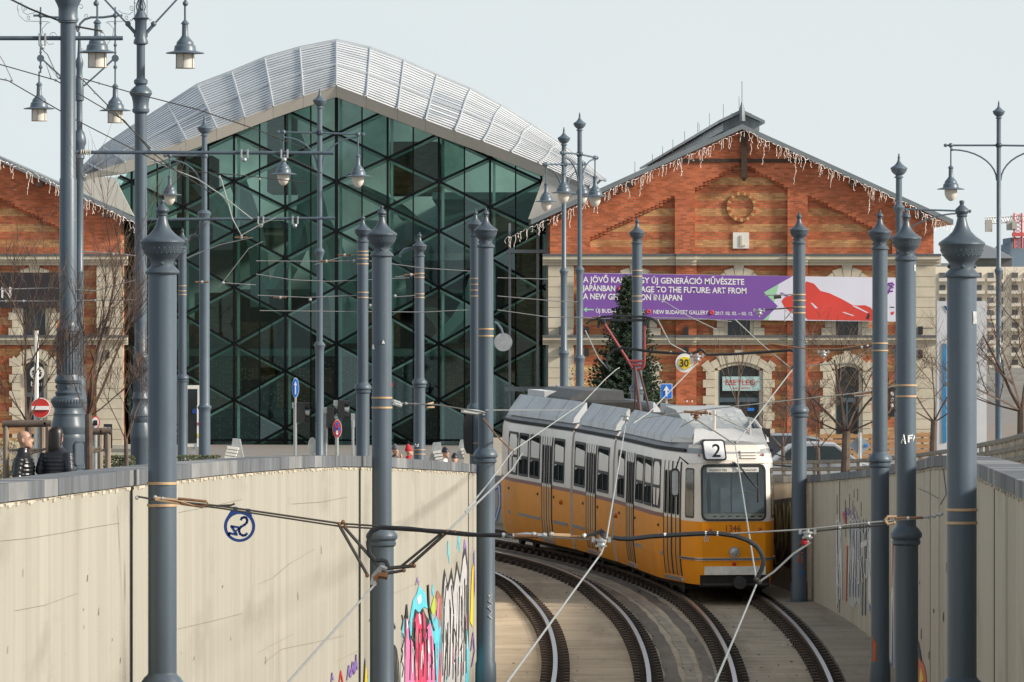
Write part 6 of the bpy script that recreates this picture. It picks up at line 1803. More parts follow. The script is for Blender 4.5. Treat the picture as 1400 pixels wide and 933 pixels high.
wires("span_wire", "double span wire with black cable loops strung between the two nearest posts", 166, [
    ("wire", 'wire', [(187, 679), (210, 683), (300, 692), (465, 716), (612, 726), (660, 731)], .0085),
    ("wire", 'wire', [(243, 688), (300, 695), (465, 720), (612, 729), (700, 733)], .0075),
    ("link", 'band', [(212, 681), (240, 684), (268, 692), (240, 688), (212, 683)], .012), ("link", 'rust', [(243, 682), (282, 686), (286, 690), (276, 693), (248, 689)], .012), ("clamp", 'steel', [(212, 680), (222, 682), (187, 681)], .022),
    ("hook", 'wire', [(296, 692), (316, 691), (321, 689)], .009),
    ("cable", 'cable', [(531, 776), (528, 768), (522, 766), (513, 767), (505, 757), (503, 742), (508, 727), (520, 721), (560, 723), (595, 727), (640, 731), (700, 732.5)], .019),
    ("hanger", 'wire', [(464, 719), (502, 786)], .014), ("hanger", 'wire', [(469, 719), (517, 774)], .014),
    ("hanger", 'wire', [(611, 728), (562, 772)], .014), ("hanger", 'wire', [(604, 729), (547, 776)], .012), ("rod", 'wire', [(522, 778), (566, 774)], .016), ("rod", 'wire', [(525, 785), (553, 780)], .013),
    ("clamp", 'rust', [(464, 717), (469, 714), (472, 720), (502, 787), (562, 772), (566, 774), (611, 727), (605, 730), (635, 731), (552, 780), (622, 728)], .024),
    ("contact_clamp", 'steel', [(510, 800), (512, 788), (522, 776), (529, 779)], .028), ("contact_clamp", 'rust', [(512, 792), (518, 786), (530, 788)], .034),
    ("rod", 'rust', [(700, 733), (735, 733)], .022), ("rod", 'steel', [(688, 732), (700, 733), (720, 731), (748, 733)], .018), ("rod", 'band', [(752, 732), (780, 733)], .018), ("clamp", 'steel', [(688, 732), (702, 733), (730, 731), (744, 732), (754, 731)], .03), ("rod", 'rust', [(780, 734), (812, 735)], .014),
    ("insulator", 'steel', [(822, 741)], .035),
    ("cable", 'cable', [(824, 736), (823, 729), (826, 726)], .02), ("cable", 'cable', [(797, 735), (812, 731), (824, 725)], .016),
    ("cable", 'cable', [(838, 735), (848, 737), (864, 737), (888, 734), (925, 731.5), (965, 729.5), (984, 730), (1005, 733), (1022, 739), (1034, 747), (1041, 757), (1044, 768), (1041, 779), (1036, 789)], .020),
    ("clamp", 'offwhite', [(909, 732), (965, 729.5), (981, 730), (799, 733)], .027),
    ("wire", 'wiregrey', [(700, 733), (822, 738), (982, 731), (1103, 724), (1187, 715), (1265, 708), (1290, 703)], .008), ("wire", 'wire', [(1110, 727), (1155, 722), (1187, 720), (1213, 717)], .009),
    ("insulator", 'steel', [(1104, 730)], .032), ("clamp", 'redcloth', [(1100, 741)], .036), ("link", 'band', [(1210, 712), (1214, 707), (1225, 707), (1223, 715), (1214, 717), (1210, 712)], .014), ("rod", 'rust', [(1226, 709), (1262, 708)], .012), ("clamp", 'steel', [(1241, 709), (1277, 706), (1285, 704), (1187, 716), (1148, 722)], .022),
    ("wire", 'wirepale', [(1108, 742), (1085, 757), (1058, 782), (1036, 797)], .009),
], "span wire")
wires("contact_wire", "grey wire from the bottom edge under the blue sign up past the tram's rear", 163, [
    ("wire", 'wiregrey', [(390, 938, 230), (512, 800, 166)], .0085), ("wire", 'wiregrey', [(611, 728, 160), (700, 642, 100), (714, 620, 90)], .0115),
    ("wire", 'wirepale', [(636, 700, 120), (668, 661, 105), (700.5, 617, 84), (797, 551, 72), (827, 519, 67), (843, 505, 64), (847, 503, 63)], .010), ("clamp", 'rust', [(700.5, 617, 84), (827, 520, 67)], .035)])
wires("contact_wire", "pale wire from the bottom edge through the middle insulator to the 30 sign", 163, [
    ("wire", 'wirepale', [(690, 938, 230), (822, 757, 166), (829, 738, 160), (855, 582, 95)], .0075), ("insulator", 'steel', [(856, 570, 93)], .045), ("wire", 'wirepale', [(866, 579, 92), (888, 564, 84), (953, 497, 70)], .010)])
wires("contact_wire", "pale wire from the bottom edge rising across the tram's windscreen", 163, [
    ("wire", 'wirepale', [(976, 938, 230), (1034, 800, 166)], .0075), ("wire", 'wirepale', [(1034, 792, 166), (1005, 608, 90)], .0075), ("wire", 'wirepale', [(1005, 608, 90), (1083, 506, 72)], .011),
    ("wire", 'wiregrey', [(1005, 608, 90), (990, 598, 92), (953, 574, 95)], .012), ("wire", 'wiregrey', [(1023, 588, 88), (972, 565, 92)], .009), ("wire", 'wiregrey', [(952, 572, 94), (930, 584, 92)], .008), ("insulator", 'rust', [(952, 568, 94)], .038), ("wire", 'rust', [(935, 563, 95), (968, 565, 95)], .02), ("clamp", 'wire', [(1005, 606, 90), (1034, 792, 166), (1038, 796, 166), (1083, 505, 72)], .03), ("clamp", 'rust', [(965, 563, 95), (971, 566, 95)], .03)])
wires("span_wire", "taut link chain wire between the rust streaked post and the wall's end post", 100, [
    ("wire", 'wire', [(536, 551, 112), (600, 554, 100), (660, 564, 90)], .010), ("rod", 'steel', [(537, 548, 112), (546, 551, 111), (548, 555, 111), (538, 552, 112)], .02), ("link", 'band', [(584, 553, 102), (592, 551, 101), (593, 557, 101), (584, 557, 102)], .013),
    ("bracket", 'steel', [(632, 561, 92), (652, 562, 90), (664, 564, 88), (652, 566, 90), (632, 563, 92)], .022), ("clamp", 'steel', [(548, 553, 111), (555, 552, 109), (568, 553, 105), (661, 567, 88)], .026),
    ("wire", 'rust', [(660, 572, 88), (678, 595, 88), (700, 617, 84)], .013), ("wire", 'wiregrey', [(664, 561, 88), (696, 561, 80), (790, 561, 70)], .008)], "span wire")
wires("span_wire", "black looping feeder cable beside the conifer, reaching right above the arched shop window", 70, [
    ("cable", 'cable', [(834, 506), (829, 498), (831, 486), (840, 478), (852, 476), (870, 478), (890, 481), (930, 483.5), (945, 484), (953, 481), (958, 477.5), (962, 480), (966, 485), (1000, 484.5), (1040, 482), (1080, 479), (1089, 482), (1091, 490), (1087, 498), (1083, 505)], .028),
    ("clamp", 'offwhite', [(868, 478), (889, 481), (917, 482), (966, 485), (996, 484.5), (1036, 482.5)], .03), ("insulator", 'steel', [(953, 488.5)], .06), ("wire", 'wiregrey', [(1083, 505), (1105, 500), (1160, 497), (1192, 475)], .010), ("wire", 'wirepale', [(938, 482), (916, 470), (899, 437)], .014),
    ("wire", 'wirepale', [(1005, 437), (1040, 470), (1083, 505)], .011), ("wire", 'wirepale', [(800, 452), (818, 490), (834, 507)], .013), ("wire", 'wirepale', [(888, 400), (940, 432), (980, 451)], .009)], "span wire")
wires("span_wire", "thin wire crossing the bare trees towards the orange patched post", 80, [
    ("wire", 'wiregrey', [(870, 573), (965, 560), (1050, 551), (1085, 547), (1160, 539), (1192, 535), (1228, 527)], .010), ("rod", 'rust', [(1165, 540), (1192, 537), (1214, 535)], .016), ("link", 'steel', [(1168, 538), (1178, 536.5), (1179, 541), (1168, 542), (1168, 538)], .012), ("clamp", 'wire', [(1152, 541), (1193, 536)], .03)], "span wire")
wires("span_wire", "thin brown span wire over the purple banner's red figure to the orange patched post", 78, [
    ("wire", 'rust', [(1050, 470), (1110, 478), (1150, 477), (1191, 470)], .012), ("insulator", 'steel', [(1126, 483)], .045), ("wire", 'wire', [(1126, 479), (1150, 479), (1192, 473)], .016), ("clamp", 'steel', [(1178, 475), (1186, 473)], .035), ("wire", 'wiregrey', [(1045, 404), (1086, 403)], .012), ("rod", 'wire', [(1058, 407), (1068, 406)], .03), ("insulator", 'steel', [(1038, 426)], .045), ("wire", 'wire', [(1042, 424), (1086, 421)], .013), ("wire", 'wiregrey', [(1073, 440), (1073, 424), (1084, 436), (1074, 436), (1084, 424)], .012)], "span wire")
# thin background wires before the glass front
bgw = [
    ([(350, 357), (420, 357.5), (490, 357)], [(446, 357.5), (484, 357)]), ([(430, 362), (470, 351), (488, 348)], [(471, 349)]), ([(352, 404), (420, 407), (490, 404)], [(383, 407), (424, 410)]), ([(505, 408), (560, 405), (568, 404)], [(506, 418), (540, 405)]),
    ([(305, 387), (350, 390)], [(276, 386), (305, 387)]), ([(505, 357), (580, 367), (643, 371)], []), ([(540, 379), (567, 376)], [(562, 376)]), ([(355, 425), (450, 426), (580, 427), (640, 424)], []), ([(350, 375), (400, 383), (450, 385), (500, 383), (560, 380)], []),
    ([(680, 380), (750, 382)], []), ([(680, 405), (760, 412), (790, 413)], []), ([(680, 424), (750, 434), (800, 434)], []), ([(795, 435), (840, 433), (870, 434), (960, 436), (1000, 440)], [(820, 434)]), ([(300, 392), (340, 340), (360, 330)], [(330, 325)]), ([(250, 355), (300, 335), (345, 325)], []),
]
for k, (pts, cl) in enumerate(bgw):
    lab = ["nearly level thin wire meeting the five strapped post above its straps", "short slanting wire left of the five strapped post's top", "level thin wire running left from the five strapped post at mid height", "short wire between the rust streaked post and the hooked post", "short insulated wire left of the tall two lantern lamp", "thin wire descending right from the rust streaked post's neck", "short rusty wire reaching the hooked post's upper straps", "long level wire lowest across the middle of the glass front", "long sagging wire across the middle of the glass front",
           "highest thin wire in the dark gap beside the purple banner", "middle thin wire in the dark gap beside the purple banner", "lowest thin wire in the dark gap beside the purple banner", "thin wire passing the pantograph head along the purple banner's lower edge", "steep thin wire on the left part of the glass front", "slanting thin wire near the nearest left post's urn head"][k]
    its = [("wire", 'wiregrey', pts, .010)]
    if cl: its.append(("clamp", 'steel', cl, .05)); its.append(("strap", 'rust', [(cl[0][0]-9, cl[0][1]), (cl[0][0]+9, cl[0][1])], .02))
    wires("thin_wire", lab, 62, its)
# diagonals at upper left
for lab, pts, sc_, rad, mat, cl in (
    ("dark cable from the top left corner to the end of the upper overhead bar", [(12, -2), (40, 12), (96, 35), (140, 43)], 85, .016, 'wire', [(140, 44)]),
    ("long dark wire descending from the left edge to the glass front's left part", [(-5, 87), (76, 110), (170, 165), (207, 208), (240, 233), (290, 265)], 85, .009, 'wire', [(76, 110), (82, 107)]),
    ("lower dark wire descending from the left edge behind the massive post", [(-5, 107), (12, 111), (105, 165), (207, 217), (240, 233)], 85, .009, 'wire', [(8, 109), (16, 110)]),
    ("long thin wire from the massive post over the silver roof to the right", [(101, 104), (135, 114), (180, 127), (270, 150), (350, 177), (420, 205)], 85, .009, 'wire', [(101, 104), (112, 108), (136, 114)]),
    ("wire crossing down from the massive post to the lower overhead bar", [(112, 108), (130, 127), (207, 204)], 85, .010, 'wire', [(130, 127), (206, 205)]),
    ("thin drop wire pair hanging from the upper overhead bar's left insulator", [(58, 68), (65, 75), (80, 108), (62, 85), (70, 108)], 85, .008, 'wiregrey', []),
    ("short thin drop wire at the far left edge", [(-3, 72), (5, 85), (16, 108)], 85, .008, 'wiregrey', []),
    ("pale wire running along the lower overhead bar's underside to the glass front", [(205, 220), (218, 224), (270, 245), (300, 265), (345, 300)], 75, .012, 'wirepale', [(214, 220), (222, 224)]),
    ("pale wire hanging in a loop below the lower overhead bar's right end", [(300, 240), (303, 247), (318, 300), (330, 322), (360, 305), (377, 298)], 75, .012, 'wirepale', [(300, 243), (330, 323), (358, 308), (355, 245)]),
    ("wire slanting right over the upper glass front from the left ornate lamp", [(240, 233), (330, 240), (420, 250)], 75, .009, 'wire', []),
    ("dark wire slanting from the lower overhead bar to the tall two lantern lamp", [(345, 200), (400, 218), (440, 237)], 75, .009, 'wire', []),
    ("thin wire across the left hall's cornice to the left ornate lamp", [(112, 344), (160, 347), (186, 350)], 85, .010, 'wiregrey', [(155, 348), (160, 347)]),
    ("insulated wire across the left hall's corner pier, the upper of two", [(0, 396), (70, 394), (130, 398), (186, 383)], 85, .010, 'wiregrey', [(135, 384), (168, 384)]),
    ("insulated wire across the left hall's corner pier, the lower of two", [(0, 412), (60, 412), (130, 411), (186, 410)], 85, .010, 'wiregrey', [(8, 412), (32, 412), (130, 411)]),
):
    its = [("wire", mat, pts, rad)]
    if cl: its.append(("clamp", 'steel', cl, .03))
    wires("thin_wire", lab, sc_, its)
# blue round cut-out sign on the near span wire (seen from behind: figures mirrored)
sg = thing("hanging_sign", "blue round cut out sign with mirrored figures before the beige wall", "sign", W(327, 692, 165))
yq = -.02
Qs = lambda x, y, o=0.0: W(x, y, 165) + Vector((0, yq - o, 0))
def zp(x, y): return (290 + x*80/933, 670 + y*80/933)
ring = MB(); n = 30; cx_, cy_ = zp(438, 585)
outer = []; inner = []
for k in range(n):
    a = 2*math.pi*k/n; ro, ri = 251, 200
    X, Y = 438 + ro*math.cos(a), 580 - ro*math.sin(a)
    deg = math.degrees(a)
    outer.append((X, Y)); inner.append((438 + ri*math.cos(a), 585 - ri*math.sin(a)*1.0))
outer[int(n*.155)] = (628, 370); outer[int(n*.19)] = (610, 362); outer[int(n*.37)] = (305, 318); outer[int(n*.34)] = (330, 318)
for k in range(int(n*.155)+1, int(n*.34)):
    t = (k - n*.155)/(n*.185); outer[k] = (628 + (305-628)*t, 368 + (318-368)*t)
for k in range(n):
    j = (k+1) % n
    ring.prism([Qs(*zp(*outer[k])), Qs(*zp(*outer[j])), Qs(*zp(*inner[j])), Qs(*zp(*inner[k]))], (0, .012, 0))
ring.build("sign_ring", MT['dkblue'], parent=sg)
fg = MB()
def band_(pts, w, mb=fg):
    for (ax, ay), (bx, by) in zip(pts[:-1], pts[1:]):
        L = math.hypot(bx-ax, by-ay); nx, ny = -(by-ay)/L*w/2, (bx-ax)/L*w/2; ex, ey = (bx-ax)/L*w*.25, (by-ay)/L*w*.25
        mb.prism([Qs(*zp(ax+nx-ex, ay+ny-ey)), Qs(*zp(bx+nx+ex, by+ny+ey)), Qs(*zp(bx-nx+ex, by-ny+ey)), Qs(*zp(ax-nx-ex, ay-ny-ey))], (0, .012, 0))
band_([(460, 478), (475, 448), (510, 435), (545, 445), (562, 480), (555, 520), (520, 555), (460, 590), (435, 625), (432, 665), (450, 705), (490, 728), (530, 722), (558, 695)], 40)
band_([(425, 598), (300, 578)], 36); band_([(315, 590), (380, 690)], 44); band_([(385, 655), (430, 610)], 26); band_([(400, 715), (275, 690), (265, 720)], 40)
fg.build("sign_figures", MT['dkblue'], parent=sg)
cl = MB()
for x, y in ((370, 292), (575, 322)):
    cl.prism([Qs(*zp(x-34, y-25)), Qs(*zp(x+34, y-18)), Qs(*zp(x+34, y+30)), Qs(*zp(x-34, y+25))], (0, .03, 0))
cl.build("sign_clips", MT['dkblue'], parent=sg)

# round 30 sign, blank disc, road signs and signals
def disc_sign(name, label, px, py, s, r, layers, post=None, group="road signs"):
    o = thing(name, label, "sign", W(px, py, s) if not post else Vector(((px-700)/s, F/s, gz(F/s))), group)
    c = W(px, py, s); y = 0
    for k, (nm, mat, rad, sx) in enumerate(layers):
        m_ = MB(); m_.prism([c + Vector((rad/s*sx*math.cos(a), -.012*k - .03, rad/s*math.sin(a))) for a in [2*math.pi*i/28 for i in range(28)]], (0, .012 if k else .02, 0)); m_.build(nm, MT[mat], parent=o)
    if post:
        m_ = MB(); m_.tube([W(px, py-r, s) + Vector((0, .02, 0)), Vector((c.x, c.y+.02, gz(c.y)))], .03, 8); m_.build("sign_pole", MT['steel'], parent=o)
    return o, c
o, c = disc_sign("speed_sign", "round white sign with a yellow centre and black 30, hung from the black cable", 936, 496.5, 70, 12.5, [("sign_disc", 'white', 13, .97), ("yellow_centre", 'yellow', 8.6, .97)])
text_mesh("30", .205, c + Vector((-.012, -.07, -.072)), MT['black'], o, "sign_number", align='CENTER', width=12.5/70, bold=.025)
MB().tube([c + Vector((-.03, 0, .16)), W(934, 483, 70)], .012, 5).build("sign_hanger", MT['steel'], parent=o)
o, c = disc_sign("blank_sign", "plain grey round sign turned away, beside the post at the wall's end", 688, 468, 60, 12, [("sign_disc", 'steel', 12.5, 1)])
MB().tube([W(676, 441, 60), W(680, 443, 60), W(685, 450, 60), W(687, 457, 60)], .035, 7).build("sign_arm", MT['lampgrey'], parent=o)
o, c = disc_sign("no_entry_sign", "red no entry sign with white bar on a pole behind the bald man", 55.5, 558, 88, 13.5, [("sign_disc", 'white', 14, .97), ("red_field", 'red', 13, .97)], True)
m_ = MB(); m_.box(c + Vector((0, -.06, 0)), (24/88, .02, 5.2/88)); m_.build("white_bar", MT['white'], parent=o)
MB().tube([c + Vector((-.07, .05, 1.2)), c + Vector((-.07, .05, -1.6))], .035, 6).build("sign_pole", MT['offwhite'], parent=o)
o, c = disc_sign("arrow_sign", "blue oval sign with white upward arrow on a thin pole before the glass front", 404, 530.5, 50, 13, [("sign_disc", 'white', 13.8, .36), ("blue_field", 'blue', 13, .35)], True)
m_ = MB(); m_.prism([c + Vector((a/50, -.07, b/50)) for a, b in ((-.7, -9), (.7, -9), (.7, 4), (2.2, 3), (0, 9), (-2.2, 3), (-.7, 4))], (0, .015, 0)); m_.build("white_arrow", MT['white'], parent=o)
o, c = disc_sign("no_stopping_sign", "blue and red no stopping sign on a thin pole right of the lamp", 461, 586.5, 50, 12, [("sign_disc", 'white', 12.6, .5), ("red_ring", 'red', 12, .49), ("blue_field", 'blue', 9.2, .47)], True)
for sx in (-1, 1):
    m_ = MB(); m_.prism([c + Vector((a/50*sx, -.085, b/50)) for a, b in ((-3.7, 7), (-2.3, 8), (3.7, -7), (2.3, -8))], (0, .012 if sx > 0 else .014, 0)); m_.build("red_stroke", MT['red'], parent=o)
m_ = MB(); m_.prism([c + Vector((a/50, -.09, b/50)) for a, b in ((-1, -2.5), (1, -2.5), (1, -6), (2, -5.5), (0, -9), (-2, -5.5), (-1, -6))], (0, .012, 0)); m_.build("white_arrow", MT['white'], parent=o)
o, c = disc_sign("round_sign_back", "grey back of a round sign low at the tall two lantern lamp's foot", 427, 610, 50, 11, [("sign_disc", 'steel', 12, .5)], True)
o, c = disc_sign("vehicle_ban_sign", "small white sign with red ring and black vehicle symbol by the right tree guard", 130.5, 578, 80, 8, [("sign_disc", 'red', 9, .7), ("white_field", 'white', 7.3, .66)], True)
m_ = MB(); m_.box(c + Vector((0, -.06, .005)), (.07, .012, .07)); m_.box(c + Vector((-.01, -.06, -.035)), (.10, .012, .03)); m_.build("black_symbol", MT['black'], parent=o)
o = thing("square_arrow_sign", "square blue sign with a white upward arrow above the tram roof", "sign", Vector(((911-700)/56, F/56, gz(F/56))), "road signs")
c = W(911, 535, 56)
m_ = MB(); m_.prism([c + Vector((a/56, -.03, b/56)) for a, b in ((-8.2, -10.2), (8.2, -10.2), (8.2, 10.2), (-8.2, 10.2))], (0, .02, 0)); m_.build("white_edge", MT['white'], parent=o)
m_ = MB(); m_.prism([c + Vector((a/56, -.045, b/56)) for a, b in ((-7.5, -9.5), (7.5, -9.5), (7.5, 9.5), (-7.5, 9.5))], (0, .012, 0)); m_.build("blue_field", MT['blue'], parent=o)
m_ = MB(); m_.prism([c + Vector((a/56, -.06, b/56)) for a, b in ((-1.4, -7.2), (1.4, -7.2), (1.4, 1), (4.4, .2), (0, 7.6), (-4.4, .2), (-1.4, 1))], (0, .012, 0)); m_.build("white_arrow", MT['white'], parent=o)
m_ = MB(); m_.tube([c + Vector((0, .03, .15)), Vector((c.x, c.y+.03, gz(c.y)))], .03, 8); m_.build("sign_pole", MT['steel'], parent=o)
o = thing("small_blue_sign", "small blue triangular topped sign just above the tram's rear roof", "sign", Vector(((760.5-700)/50, F/50, gz(F/50))), "road signs"); c = W(760.5, 534, 50)
m_ = MB(); m_.prism([c + Vector((a/50, -.03, b/50)) for a, b in ((-6, -8), (-2.5, 5), (0, 7.5), (2.5, 5), (6, -8))], (0, .02, 0)); m_.build("blue_field", MT['blue'], parent=o)
m_ = MB(); m_.prism([c + Vector((a/50, -.045, b/50)) for a, b in ((-2.5, -8), (0, 2), (2.5, -8))], (0, .012, 0)); m_.build("white_symbol", MT['white'], parent=o)
MB().tube([c + Vector((0, .03, 0)), Vector((c.x, c.y+.03, gz(c.y)))], .03, 8).build("sign_pole", MT['steel'], parent=o)
o = thing("diamond_sign", "diamond sign seen from its grey back by the bare tree right of the tram", "sign", Vector(((1175.5-700)/66, F/66, gz(F/66))), "road signs"); c = W(1175.5, 609, 66)
m_ = MB(); m_.prism([c + Vector((a/66, 0, b/66)) for a, b in ((-15, 0), (0, -15), (15, 0), (0, 15))], (0, .02, 0)); m_.build("sign_plate", M("sign_back_grey", (.27, .33, .38), .5, .3), parent=o)
m_ = MB(); m_.tube([c + Vector((0, -.04, .26)), Vector((c.x, c.y-.04, gz(c.y)))], .04, 8); m_.build("sign_pole", MT['steel'], parent=o); m_ = MB(); m_.box(c + Vector((.13, -.01, -.01)), (.06, .012, .05)); m_.build("sticker", MT['blue'], parent=o)
o = thing("give_way_sign", "edge of a red give way sign peeping out behind the rust streaked post", "sign", Vector(((533-700)/56, F/56, gz(F/56))), "road signs"); c = W(532, 529, 56)
m_ = MB(); m_.prism([c + Vector((a/56, 0, b/56)) for a, b in ((-10, 5), (0, -8), (6, 4), (5, 5))], (0, .02, 0)); m_.build("sign_plate", MT['red'], parent=o); MB().tube([c + Vector((-.03, .05, .05)), Vector((c.x-.03, c.y+.05, gz(c.y)))], .03, 6).build("sign_pole", MT['steel'], parent=o)
def signal(px, py, h, w, s, label, arms=0, post=True):
    o = thing("traffic_light", label, "traffic light", Vector(((px-700)/s, F/s, gz(F/s))), "traffic lights seen from behind and the side"); c = W(px, py, s)
    m_ = MB(); m_.prism([c + Vector((x/s, 0, z/s)) for x, z in ((-w/2, -h/2), (w/2, -h/2), (w/2, h/2), (-w/2, h/2))], (0, .28, 0)); m_.build("housing", MT['black'], parent=o)
    for k in range(3):
        m_ = MB(); q = c + Vector((w/2/s, .12, (h/2 - h*(k+.5)/3)/s)); m_.tube([q, q + Vector((.12, 0, -.02))], [.09, .10], 10, cap=False); m_.build("hood", MT['black' if k != 1 else 'steel'], parent=o)
    m_ = MB(); m_.box(c + Vector((-(w/2+3)/s, .1, (h/2-4)/s)), (6/s, .14, 8/s)); m_.build("terminal_box", MT['steel'], parent=o)
    m_ = MB(); m_.tube([Vector((c.x-(w/2+1.5)/s, c.y+.1, gz(c.y))), c + Vector((-(w/2+1.5)/s, .1, h/2/s))], .05, 8); m_.build("signal_pole", MT['steel'], parent=o)
    return o
signal(411, 564, 27, 12, 50, "black traffic light just under the blue oval arrow sign")
signal(452, 571, 28, 10, 50, "black traffic light close to the tall two lantern lamp's right side")
signal(466.5, 560, 25, 9, 50, "black traffic light furthest right, higher than its neighbour")
o = thing("sign_back", "narrow grey sign board on a pole seen edge on, left of the five strapped post", "sign", Vector(((482-700)/52, F/52, gz(F/52))), "road signs"); c = W(482.5, 575, 52)
m_ = MB(); m_.prism([c + Vector((a/52, 0, b/52)) for a, b in ((-2.5, -10), (3, -9), (3, 9), (-2.5, 10))], (0, .05, 0)); m_.build("sign_plate", MT['steel'], parent=o); MB().tube([c, Vector((c.x, c.y+.02, gz(c.y)))], .035, 6).build("sign_pole", MT['steel'], parent=o)

# ---------------------------------------------------------------- trees
def branch(mb, p, d, L, r, lvl, rr, spread, up, minr=.004):
    n = 4; pts = [p]; q = p.copy(); dd = d.copy()
    for k in range(n):
        dd = (dd + Vector((rr.uniform(-1, 1), rr.uniform(-1, 1), rr.uniform(-.6, 1)*up))*.13).normalized(); q = q + dd*L/n; pts.append(q.copy())
    rs = [r*(1-.55*k/n) for k in range(n+1)]
    mb.tube(pts, rs, 6 if r > .03 else 3, cap=False)
    if lvl == 0: return
    m = rr.randint(3, 5) if lvl > 1 else rr.randint(5, 8)
    for k in range(m):
        t = rr.uniform(.28, 1.0); i = min(n-1, int(t*n)); b = pts[i].lerp(pts[i+1], t*n-i)
        a = rr.uniform(0, 6.28); side = Vector((math.cos(a), math.sin(a), 0)); nd_ = (dd*(1-spread) + side*spread + Vector((0, 0, up*.35))).normalized()
        branch(mb, b, nd_, L*rr.uniform(.5, .72), max(minr, r*(1-.5*t)*.58), lvl-1, rr, spread, up, minr)
def bare_tree(label, px, base_y, s, trunk_h, r, seed, stems, lvl=3, spread=.55, up=.5, limb=1.6, tw='twig', minr=.0035):
    rr = random.Random(seed); p = W(px, base_y, s); p.z = gz(p.y) if base_y is None else p.z
    g0 = Vector((p.x, p.y, gz(p.y)))
    o = thing("bare_tree", label, "tree", g0, "leafless trees around the square"); top = Vector((p.x, p.y, zpx(trunk_h, s)))
    m_ = MB(); mid_ = g0.lerp(top, .5) + Vector((rr.uniform(-.05, .05), 0, 0)); m_.tube([g0, g0 + Vector((0, 0, .2)), mid_, top], [r*1.35, r*1.05, r, r*.8], 9); m_.build("trunk", MT['tree'], parent=o)
    c = MB()
    for (dx, dz, L, rs_) in stems:
        branch(c, top - Vector((0, 0, .05)), Vector((dx, rr.uniform(-.35, .35), dz)).normalized(), L, r*rs_*.52, lvl, rr, spread, up, minr)
    c.build("crown", MT[tw], parent=o)
    return o
bare_tree("leafless tree standing in the left wooden guard behind the bald man", 38, 650, 95, 575, .06, 2, [(.02, 1, 1.7, .9), (-.4, .8, .9, .5), (.35, .9, 1.0, .5), (-.9, .5, .7, .4), (.15, 1, 1.4, .6), (-.2, 1, 1.2, .6)], spread=.40, up=.6)
bare_tree("leafless tree with two main stems in the right wooden guard, left of the ornate lamp", 121, 650, 95, 566, .065, 5, [(0, 1, 2.1, .9), (.40, .95, 1.9, .8), (.15, 1, 1.4, .5), (-.35, .9, .9, .4), (.7, .55, .9, .4), (-.15, 1, 1.6, .6), (.28, 1, 1.7, .6)], spread=.38, up=.6)
bare_tree("leafless spreading tree beside the diamond sign right of the tram", 1157, 655, 70, 590, .10, 8, [(0, 1, 1.6, .7), (-.7, .7, 1.5, .6), (.6, .8, 1.4, .6), (-.25, 1, 1.5, .5), (.9, .35, 1.2, .5), (-.95, .35, 1.3, .45), (.3, 1, 1.4, .5)])
bare_tree("leafless thin stemmed young tree before the arched shop window", 1008, 640, 58, 548, .05, 11, [(0, 1, 1.3, .8), (-.35, 1, 1.4, .6), (.3, 1, 1.4, .6), (-.15, 1, 1.3, .5)], lvl=1, spread=.3, up=.8)
bare_tree("leafless bushy tree between the white scrawled post and the thickest post", 1277, 640, 62, 575, .09, 14, [(0, 1, 1.5, .6), (-.6, .8, 1.4, .5), (.5, .9, 1.4, .5), (-.9, .5, 1.2, .45), (.9, .5, 1.2, .45)])
bare_tree("leafless tree cut off by the right edge below the tall lone lamp", 1397, 640, 70, 560, .11, 17, [(0, 1, 1.6, .6), (-.5, .9, 1.7, .6), (-.85, .5, 1.5, .5), (.5, .8, 1.4, .5), (-.95, .25, 1.3, .45), (-.3, 1, 1.8, .5)], lvl=3)
bare_tree("small leafless shrub behind the post beside the tram's front", 1070, 640, 64, 610, .05, 20, [(0, 1, .9, .7), (-.6, .8, .9, .6), (.7, .7, 1.0, .6), (.3, 1, 1.0, .5), (-.9, .4, .8, .5)])
bare_tree("small leafless shrub right of the silver car", 1118, 640, 66, 612, .05, 23, [(0, 1, .9, .7), (-.7, .7, .9, .6), (.6, .8, .9, .6), (-.2, 1, 1.1, .5)])
bare_tree("reddish leafless shrub in front of the left ornate lamp", 172, 645, 70, 600, .05, 26, [(0, 1, 1.4, .6), (.5, .9, 1.2, .5), (-.4, .9, 1.3, .5), (.2, 1, 1.5, .5)], up=.7)
# the conifer
ct = thing("christmas_tree", "dark green conifer standing behind the tram's pantograph", "tree", Vector(((858-700)/52, F/52, gz(F/52))))
xc, yc = (858-700)/52, F/52
m_ = MB(); m_.tube([(xc, yc, gz(yc)), (xc, yc, zpx(385, 52))], [.12, .02], 8); m_.build("trunk", MT['tree'], parent=ct)
lf = MB(); rr = random.Random(40); ztop_, zbot_ = zpx(380, 52), zpx(560, 52)
z = zbot_
while z < ztop_ - .05:
    t = (ztop_ - z)/(ztop_ - zbot_); R0 = .05 + 1.15*t**.85
    for k in range(int(12 + 20*t)):
        a = rr.uniform(0, 6.283); L = R0*rr.uniform(.55, 1.08); d = Vector((math.cos(a), math.sin(a), 0)); b = Vector((xc, yc, z + rr.uniform(-.08, .08)))
        n = max(3, int(L/.10)); tip = rr.uniform(.0, .22)
        for j in range(n):
            q = (j+.8)/n; p = b + d*L*q + Vector((0, 0, -.28*L*q + (.25*L + tip*L)*q*q))
            for e in range(5):
                w = (d*rr.uniform(.3, 1.0) + d.cross(Vector((0, 0, 1)))*rr.uniform(-1, 1) + Vector((0, 0, rr.uniform(-.5, .7)))).normalized()
                l_ = rr.uniform(.08, .17)*(.6+.6*(1-q)); sd = w.orthogonal().normalized()*rr.uniform(.02, .036)
                lf.face([p + sd, p - sd, p + w*l_ - sd*.2, p + w*l_ + sd*.2])
    z += .085
lf.build("needles", MT['pine'], parent=ct)
